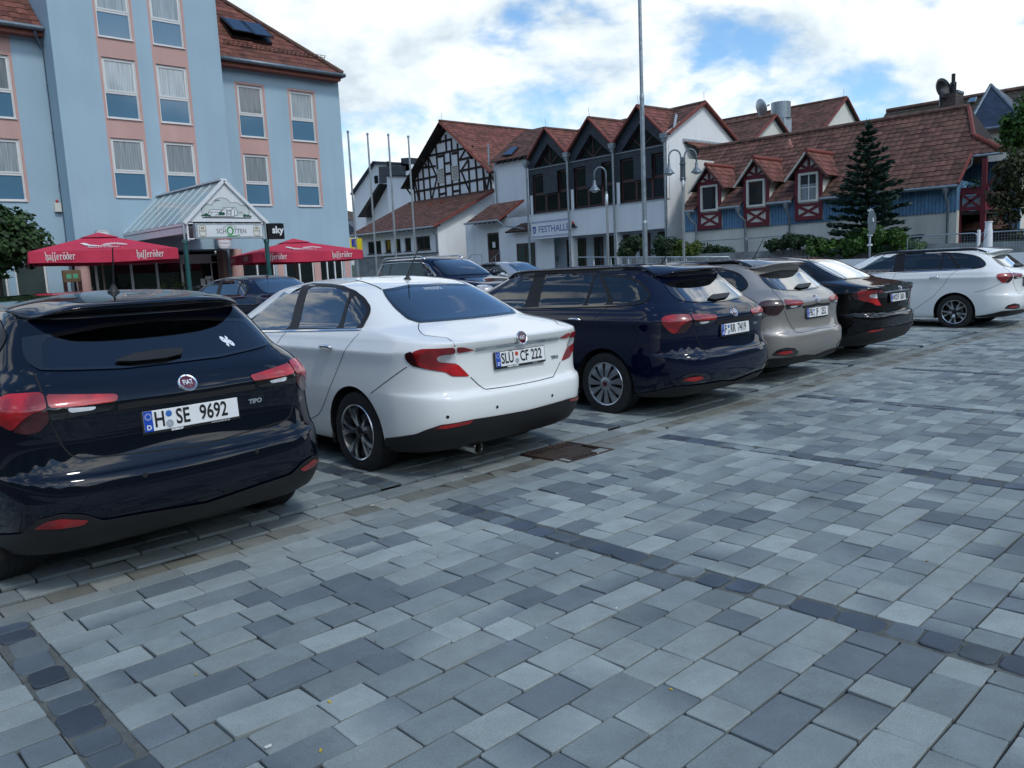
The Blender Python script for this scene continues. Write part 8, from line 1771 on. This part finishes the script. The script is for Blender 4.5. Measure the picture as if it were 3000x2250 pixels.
# ================================================================== TREES, HEDGES
def leaf_mat(name, dark, light, rough=.55, trans=.25):
    m, n, b = new_mat(name); ge = n('ShaderNodeNewGeometry'); cr = n('ShaderNodeValToRGB'); e = cr.color_ramp.elements; e[0].color = (*dark, 1); e[1].color = (*light, 1); e[0].position = .15; e[1].position = .95
    tc = n('ShaderNodeTexCoord'); no = n('ShaderNodeTexNoise', Scale=1.6, Detail=3.0); n.l(tc.outputs['Object'], no.inputs['Vector']); ma = n('ShaderNodeMath', operation='MULTIPLY_ADD'); n.l(no.outputs['Fac'], ma.inputs[0]); ma.inputs[1].default_value = .9; ms = n('ShaderNodeMath', operation='MULTIPLY_ADD'); n.l(ge.outputs['Random Per Island'], ms.inputs[0]); ms.inputs[1].default_value = .55; ms.inputs[2].default_value = -.22
    n.l(ms.outputs[0], ma.inputs[2]); n.l(ma.outputs[0], cr.inputs['Fac']); n.l(cr.outputs['Color'], b.inputs['Base Color']); b.inputs['Roughness'].default_value = rough; b.inputs['Specular IOR Level'].default_value = .35
    tr = n('ShaderNodeBsdfTranslucent'); n.l(cr.outputs['Color'], tr.inputs['Color']); mx = n('ShaderNodeMixShader'); mx.inputs['Fac'].default_value = trans; out = m.node_tree.nodes['Material Output']; n.l(b.outputs[0], mx.inputs[1]); n.l(tr.outputs[0], mx.inputs[2]); n.l(mx.outputs[0], out.inputs['Surface']); return m
LM_ = dict(maple=leaf_mat('maple_leaves', (.012, .036, .012), (.055, .115, .028)), ivy=leaf_mat('ivy_leaves', (.014, .05, .010), (.10, .21, .03)), bush=leaf_mat('bush_leaves', (.010, .028, .010), (.045, .088, .030)), yellow=leaf_mat('yellow_green_leaves', (.030, .062, .012), (.15, .21, .035)), fir=leaf_mat('fir_needles', (.011, .036, .024), (.050, .105, .070), trans=.1), firtip=None, redtree=leaf_mat('dark_red_green_leaves', (.016, .022, .010), (.075, .082, .030)),
    bark=mat('bark', (.050, .040, .030), rough=.95, var=.35, scale=12, bump=.8, bscale=30, dist=.02))
def leaves(mb, C, nrm, size, asp=.8, curl=.25):
    """small folded leaf facing nrm"""
    n_ = np.array(nrm); n_ = n_/(np.linalg.norm(n_)+1e-9); t = rng.normal(size=3); t -= n_*(t @ n_); t /= np.linalg.norm(t)+1e-9; s = np.cross(n_, t); L = size*rng.uniform(.7, 1.3); w = L*asp*.5
    C = np.array(C); a = C-t*L*.5; b = C+t*L*.5; mb.add([a, C+s*w-n_*curl*w+t*L*.05, b, C-s*w-n_*curl*w+t*L*.05], [(0, 1, 2), (0, 2, 3)])
def clump_crown(mb, clumps, per, size, up=.5, shell=.55):
    for (c, r) in clumps:
        c = np.array(c, float)
        for _ in range(int(per*(np.mean(r) if hasattr(r, '__len__') else r)**2)):
            d = rng.normal(size=3); d /= np.linalg.norm(d); k = shell+(1-shell)*rng.random()**.6; p = c+d*k*np.array(r if hasattr(r, '__len__') else (r, r, r))
            leaves(mb, p, d+np.array([0, 0, up])+rng.normal(size=3)*.45, size)
def tree(name, label, base, ztop, rc, zc, mat_, nclump, cr, per, size, trunk_r, cat='tree', flat=1.0, lean=(0, 0)):
    root = empty(name, base, 0, label, cat); cl = []
    H = zc
    for i in range(nclump):
        d = rng.normal(size=3); d /= np.linalg.norm(d); k = rng.random()**.4; p = np.array([d[0]*rc*k*.82, d[1]*rc*k*.82, H+d[2]*(ztop-H-cr*.5)*k]); cl.append((p, cr*rng.uniform(.6, 1.15)))
    m = MB(); m.tube([(0, 0, 0), (lean[0]*.3, lean[1]*.3, H*.35), (lean[0]*.6, lean[1]*.6, H*.7), (lean[0], lean[1], H*1.1)], [trunk_r, trunk_r*.8, trunk_r*.65, trunk_r*.3], 9); tr_ = m.build('trunk', [LM_['bark']], root, smooth=True)
    m = MB()
    for (p, r) in cl[::max(1, nclump//14)]: b0 = np.array([lean[0]*.6, lean[1]*.6, H*.62]); mid_ = (b0+p)/2+np.array([0, 0, .12]); m.tube([b0, mid_, p], [trunk_r*.4, trunk_r*.25, trunk_r*.08], 5)
    m.build('limbs', [LM_['bark']], root, smooth=True)
    m = MB(); clump_crown(m, cl, per, size); m.build('crown', [mat_], root, uv=False)
    return root
YM = 25.0; tb = at(*c1(12, 1560), 1, YM); tt = at(*c1(-20, 1085), 1, YM)[2]; rr = at(*c1(275, 1290), 1, YM)[0]-tb[0]
g_ = GH-.1; tree('maple_tree', 'round dark green maple tree at the left picture edge before the hotel', (tb[0]-.05, YM, g_), tt-g_-.0, rr*.95, (at(*c1(0, 1290), 1, YM)[2]-g_), LM_['maple'], 62, .55, 620, .17, .10)
# fir
XC = 29.2; ft = at(*c4(963, 425), 0, XC); fb = at(*c4(930, 1345), 0, XC); fwid = abs(at(*c4(540, 1300), 0, XC)[1]-at(*c4(1320, 1260), 0, XC)[1])/2
root = empty('fir_tree', (XC, (ft[1]+fb[1])/2, .8), 0, 'dark green fir tree in front of the blue boarded house', 'tree'); Hf = ft[2]-.8; m = MB(); m.tube([(0, 0, 0), (0, 0, Hf*.5), (0, 0, Hf*.97)], [.14, .08, .012], 8); m.build('trunk', [LM_['bark']], root, smooth=True)
m = MB(); lim = MB(); nt = 18
for k in range(nt):
    t = k/(nt-1); z = .72+(Hf-.95)*t**.92; rad_ = fwid*(1-t)**.85*(.98 if k else 1.05)+.10
    nb = int(11-5*t)
    for j in range(nb):
        a = 2*math.pi*(j+rng.random()*.7)/nb+k*1.3; R0 = rad_*rng.uniform(.62, 1.12); dr_ = np.array([math.cos(a), math.sin(a), 0]); rise = .10+.28*t; lim.tube([(0, 0, z-.05), tuple(dr_*R0*.5+np.array([0, 0, z+R0*rise*.25])), tuple(dr_*R0+np.array([0, 0, z+R0*(rise-.08)]))], [.03*(1-t)+.012, .02, .006], 5)
        ns = int(10+42*R0)
        for s in range(ns):
            u = rng.random()**.75; lat = (rng.random()-.5)*.62*R0*(1-u*.7)*1.1; sd2 = np.array([-dr_[1], dr_[0], 0]); p = dr_*R0*(.14+.88*u)+sd2*lat+np.array([0, 0, z+R0*u*(rise-.04)-abs(lat)*.16+rng.normal()*.035-.03*rng.random()])
            d = dr_+sd2*np.sign(lat)*.9+np.array([0, 0, .28]); d /= np.linalg.norm(d); L = rng.uniform(.14, .24)
            for q in range(2):
                nn = np.cross(d, rng.normal(size=3)); nn /= np.linalg.norm(nn)+1e-9; w = .038; m.add([p-d*L*.5-nn*w*.5, p-d*L*.5+nn*w*.5, p+nn*w, p+d*L*.5, p-nn*w], [(0, 1, 2, 3, 4)])
for s in range(60):
    z = Hf*(.88+.12*rng.random()); p = np.array([rng.normal()*.05, rng.normal()*.05, z]); d = rng.normal(size=3)*.5+np.array([0, 0, .8]); d /= np.linalg.norm(d); nn = np.cross(d, rng.normal(size=3)); nn /= np.linalg.norm(nn); m.add([p-nn*.02, p+nn*.02, p+d*.17], [(0, 1, 2)])
m.build('needles', [LM_['fir']], root, uv=False); lim.build('limbs', [LM_['bark']], root)
# bushes and hedge: rows of clumps with depth behind the wall and railing
def bush(name, label, x, quads, mat_, size=.10, per=2600, depth=.5, crop=c3, zfloor=None, cat='bush'):
    """quads: ellipses (cx, cy, rx, ry) in a crop, given depth x"""
    c0 = at(*crop(quads[0][0], quads[0][1]), 0, x); root = empty(name, (x, c0[1], .6), 0, label, cat); m = MB(); st_ = MB()
    for (cx_, cy_, rx_, ry_) in quads:
        c = at(*crop(cx_, cy_), 0, x); ry2 = abs(at(*crop(cx_+rx_, cy_), 0, x)[1]-at(*crop(cx_-rx_, cy_), 0, x)[1])/2; rz2 = abs(at(*crop(cx_, cy_+ry_), 0, x)[2]-at(*crop(cx_, cy_-ry_), 0, x)[2])/2
        n_ = max(6, int(ry2*rz2*42))
        for i in range(n_):
            d = rng.normal(size=3); d /= np.linalg.norm(d); k = rng.random()**.45; p = np.array([d[0]*depth*k*.8, c[1]-c0[1]+d[1]*ry2*k*.88, c[2]-.6+d[2]*rz2*k*.88]); r = rng.uniform(.13, .27)
            clump_crown(m, [(p, r)], per, size)
            if i % 3 == 0: st_.tube([(p[0]*.3, p[1]*.8, min(0, p[2]-.5)), tuple(p)], [.02, .006], 5)
    m.build('foliage', [mat_], root, uv=False); st_.build('stems', [LM_['bark']], root, uv=False); return root
bush('dark_bush', 'dark bush at the hall corner left of the tall mast', 25.2, [(960, 1310, 85, 75), (905, 1345, 40, 50), (1020, 1290, 60, 70)], LM_['bush'], .12)
bush('dark_bush', 'dark clipped bush between the tall mast and the double lamp', 25.4, [(1180, 1300, 80, 75), (1270, 1275, 85, 50), (1290, 1335, 70, 45)], LM_['bush'], .10)
bush('yellow_green_bush', 'yellow green bush just right of the double street lamp', 25.6, [(1455, 1310, 70, 65), (1380, 1310, 30, 55), (1425, 1350, 70, 30)], LM_['yellow'], .11)
bush('climbing_plant', 'thin climbing plant in the mesh fence left of the big hedge', 29.2, [(1600, 1325, 70, 40), (1680, 1320, 60, 38), (1560, 1350, 45, 28), (1760, 1340, 60, 20), (1640, 1350, 120, 18)], LM_['bush'], .12, per=900, depth=.25, cat='climber')
bush('dense_bush', 'dense mid green bush on the retaining wall left of the ivy hedge', 28.0, [(340, 1395, 150, 72), (250, 1410, 80, 50), (430, 1385, 90, 60), (170, 1425, 50, 30)], LM_['bush'], .10, crop=c4)
bush('ivy_hedge', 'bright green ivy hedge spilling over the wall below the fir', 27.6, [(560, 1440, 120, 68), (760, 1420, 160, 88), (950, 1400, 120, 105), (1110, 1390, 120, 85), (1200, 1380, 80, 70), (1320, 1440, 120, 35), (900, 1470, 250, 45), (1010, 1340, 60, 55), (620, 1480, 190, 35)], LM_['ivy'], .12, crop=c4, cat='hedge')
# loose dark trees at the right edge
XT_ = 29.5
def loose(name, label, x, stems, cl, mat_, size, per):
    base = at(*c4(*stems[0][0]), 0, x); root = empty(name, (x, base[1], .6), 0, label, 'tree'); m = MB()
    for st_ in stems:
        pts = [at(*c4(*q), 0, x)-np.array([x, base[1], .6]) for q in st_]; pts = [p+np.array([rng.normal()*.12, 0, 0]) for p in pts]; m.tube(pts, list(np.linspace(.055, .015, len(pts))), 6)
    m.build('trunk', [LM_['bark']], root, smooth=True); m = MB()
    for (cx_, cy_, rx_, ry_, k) in cl:
        c = at(*c4(cx_, cy_), 0, x)-np.array([x, base[1], .6]); a = abs(at(*c4(cx_+rx_, cy_), 0, x)[1]-at(*c4(cx_-rx_, cy_), 0, x)[1])/2; b = abs(at(*c4(cx_, cy_+ry_), 0, x)[2]-at(*c4(cx_, cy_-ry_), 0, x)[2])/2
        for i in range(k):
            d = rng.normal(size=3); d /= np.linalg.norm(d); q = rng.random()**.5; clump_crown(m, [(c+np.array([d[0]*.7*q, d[1]*a*q, d[2]*b*q]), rng.uniform(.14, .30))], per, size)
    m.build('crown', [mat_], root, uv=False)
loose('slender_tree', 'slender dark leaved tree beside the balcony at the right edge', XT_, [[(2120, 1420), (2105, 1200), (2080, 1000), (2060, 800)], [(2130, 1420), (2160, 1150), (2190, 900)]], [(2090, 900, 130, 190, 26), (2050, 1010, 90, 150, 14), (2170, 780, 120, 120, 18), (2200, 1050, 110, 220, 22), (2080, 1180, 90, 110, 9), (2180, 1380, 90, 90, 8)], LM_['redtree'], .14, 620)
loose('bright_tree', 'bright green tree reaching in above the slate turret at the right edge', XT_+1.5, [[(2260, 1300), (2240, 900), (2200, 560)]], [(2130, 460, 110, 90, 16), (2220, 500, 120, 160, 22), (2060, 600, 60, 60, 5), (2190, 640, 130, 100, 18), (2240, 330, 60, 100, 10), (2110, 560, 80, 60, 7)], LM_['ivy'], .15, 560)
mb = MB()
# shrubs by the hotel entrance and balcony flowers
for (q, x_or_y, lab, s_) in (((940, 1540), 27.0, 'round green potted shrub at the hotel entrance glass', .55),):
    c = at(*c1(*q), 1, x_or_y); root = empty('potted_shrub', (c[0], x_or_y, GH-.1), 0, lab, 'shrub'); m = MB(); clump_crown(m, [((0, 0, c[2]-GH+.05), s_*.8), ((.25, 0, c[2]-GH-.1), s_*.6), ((-.3, 0, c[2]-GH-.1), s_*.6)], 900, .08); m.build('foliage', [LM_['yellow']], root, uv=False); m = MB(); m.lathe([(0, .22), (.5, .30), (.5, .26), (.45, 0)], (0, 0, 0), (0, 0, 1), 18); m.build('pot', [BM['verge']], root, smooth=True, angle=.6)
c = at(*c6(1040, 625), 0, XBal+.15); root = empty('balcony_plant', c, 0, 'green plants in a crimson box on the balcony rail', 'plant'); m = MB(); clump_crown(m, [((0, .3, .12), .22), ((0, -.1, .15), .25), ((0, .6, .08), .18), ((0, -.45, .1), .15)], 700, .10); m.build('foliage', [LM_['maple']], root, uv=False); m = MB(); m.box((-.1, -.55, -.12), (.1, .75, .03)); m.build('planter_box', [BM['crimson']], root)
# ================================================================== SKY, SUN, CAMERA
SUN_AZ, SUN_EL = R_(-97), R_(52)          # azimuth measured from +X towards +Y: behind the camera
w = bpy.data.worlds.new('World'); scene.world = w; w.use_nodes = True; nt = w.node_tree; nt.nodes.clear(); n = N(nt)
out = n('ShaderNodeOutputWorld'); bg = n('ShaderNodeBackground')
sky = n('ShaderNodeTexSky'); sky.sky_type = 'NISHITA'; sky.sun_disc = False; sky.sun_elevation = SUN_EL; sky.sun_rotation = math.pi/2-SUN_AZ
sky.air_density = 1.0; sky.dust_density = .6; sky.ozone_density = 2.0
bg.inputs['Strength'].default_value = .13
tc = n('ShaderNodeTexCoord'); sp = n('ShaderNodeSeparateXYZ'); n.l(tc.outputs['Generated'], sp.inputs[0])
def M_(op, a, b=None, clamp=False):
    m = n('ShaderNodeMath', operation=op, use_clamp=clamp)
    for i, q in enumerate((a, b)):
        if q is None: continue
        if hasattr(q, 'is_linked'): n.l(q, m.inputs[i])
        else: m.inputs[i].default_value = q
    return m.outputs[0]
el_ = M_('MAXIMUM', sp.outputs['Z'], 0.0)
px_, py_, pz_ = sp.outputs['X'], sp.outputs['Y'], M_('MULTIPLY', el_, 1.9)
def cloud(dx, dy, dz, scale, det=10.0, rough=.55, dist=.15):
    cb = n('ShaderNodeCombineXYZ'); n.l(M_('ADD', px_, CLX+dx), cb.inputs[0]); n.l(M_('ADD', py_, CLY+dy), cb.inputs[1]); n.l(M_('ADD', pz_, dz), cb.inputs[2])
    no = n('ShaderNodeTexNoise', Scale=scale, Detail=det, Roughness=rough, Distortion=dist); n.l(cb.outputs[0], no.inputs['Vector']); return no.outputs['Fac']
CLX, CLY = 3.7, 1.9
base = cloud(0, 0, 0, 4.2); lit = cloud(.015, -.03, .055, 4.2); big = cloud(5, 2, 0, 1.5, 3.0, .5, 0)
fine = cloud(2, 7, 0, 17.0, 6.0, .6, .4)
dens = M_('ADD', M_('ADD', base, M_('MULTIPLY', M_('SUBTRACT', big, .5), .55)), M_('MULTIPLY', M_('SUBTRACT', fine, .5), .10))
dens = M_('ADD', dens, M_('SUBTRACT', .075, M_('MULTIPLY', el_, .30)))
cov = n('ShaderNodeMapRange', interpolation_type='SMOOTHSTEP'); cov.inputs['From Min'].default_value = .405; cov.inputs['From Max'].default_value = .545; n.l(dens, cov.inputs['Value'])
rel = M_('ADD', M_('MULTIPLY', M_('SUBTRACT', base, lit), 4.2), .50)
thick = n('ShaderNodeMapRange'); thick.inputs['From Min'].default_value = .50; thick.inputs['From Max'].default_value = .72; thick.inputs['To Min'].default_value = .14; thick.inputs['To Max'].default_value = -.22; n.l(dens, thick.inputs['Value'])
sh_ = M_('ADD', rel, thick.outputs['Result'], True)
cr = n('ShaderNodeValToRGB'); e = cr.color_ramp.elements; e[0].position = .12; e[1].position = .80
e[0].color = (3.9, 4.5, 4.95, 1); e[1].color = (6.7, 6.8, 6.75, 1); el = cr.color_ramp.elements.new(.42); el.color = (5.2, 5.7, 5.95, 1)
n.l(sh_, cr.inputs['Fac'])
mx = n('ShaderNodeMix', data_type='RGBA'); n.l(M_('MULTIPLY', cov.outputs['Result'], .96), mx.inputs[0])
sk = n('ShaderNodeMix', data_type='RGBA', blend_type='MULTIPLY'); sk.inputs[0].default_value = 1; n.l(sky.outputs[0], sk.inputs[6]); sk.inputs[7].default_value = (.80, 1.0, 1.10, 1)
sv = (math.cos(SUN_AZ)*math.cos(SUN_EL), math.sin(SUN_AZ)*math.cos(SUN_EL), math.sin(SUN_EL)); dt = n('ShaderNodeVectorMath', operation='DOT_PRODUCT'); n.l(tc.outputs['Generated'], dt.inputs[0]); dt.inputs[1].default_value = sv
gl_ = M_('ADD', M_('MULTIPLY', M_('POWER', M_('MAXIMUM', dt.outputs['Value'], 0.0), 2.5), 1.7), 1.0)      # clouds round the veiled sun glow
cg = n('ShaderNodeVectorMath', operation='SCALE'); n.l(cr.outputs['Color'], cg.inputs[0]); n.l(gl_, cg.inputs['Scale'])
n.l(sk.outputs[2], mx.inputs[6]); n.l(cg.outputs[0], mx.inputs[7]); n.l(mx.outputs[2], bg.inputs['Color']); n.l(bg.outputs[0], out.inputs['Surface'])
sd = bpy.data.lights.new('sun', 'SUN'); sd.energy = 1.05; sd.angle = R_(9); sd.color = (1, .97, .92)
so = bpy.data.objects.new('sun', sd); COL.objects.link(so)
d = Vector((math.cos(SUN_AZ)*math.cos(SUN_EL), math.sin(SUN_AZ)*math.cos(SUN_EL), math.sin(SUN_EL)))
so.rotation_euler = d.to_track_quat('Z', 'Y').to_euler(); so.location = d*60
cd = bpy.data.cameras.new('camera'); cam = bpy.data.objects.new('camera', cd); COL.objects.link(cam)
M = Matrix(((CR[0], CU[0], CB[0], CAMP[0]), (CR[1], CU[1], CB[1], CAMP[1]), (CR[2], CU[2], CB[2], CAMP[2]), (0, 0, 0, 1)))
cam.matrix_world = M; cd.sensor_fit = 'HORIZONTAL'; cd.sensor_width = 36; cd.lens = FPX/3000*36; cd.clip_start = .05; cd.clip_end = 3000
scene.camera = cam
scene.view_settings.view_transform = 'Standard'; scene.view_settings.look = 'None'; scene.view_settings.exposure = 0.42; scene.view_settings.gamma = 1
scene.cycles.max_bounces = 8; scene.cycles.transparent_max_bounces = 12; scene.cycles.caustics_reflective = False; scene.cycles.caustics_refractive = False
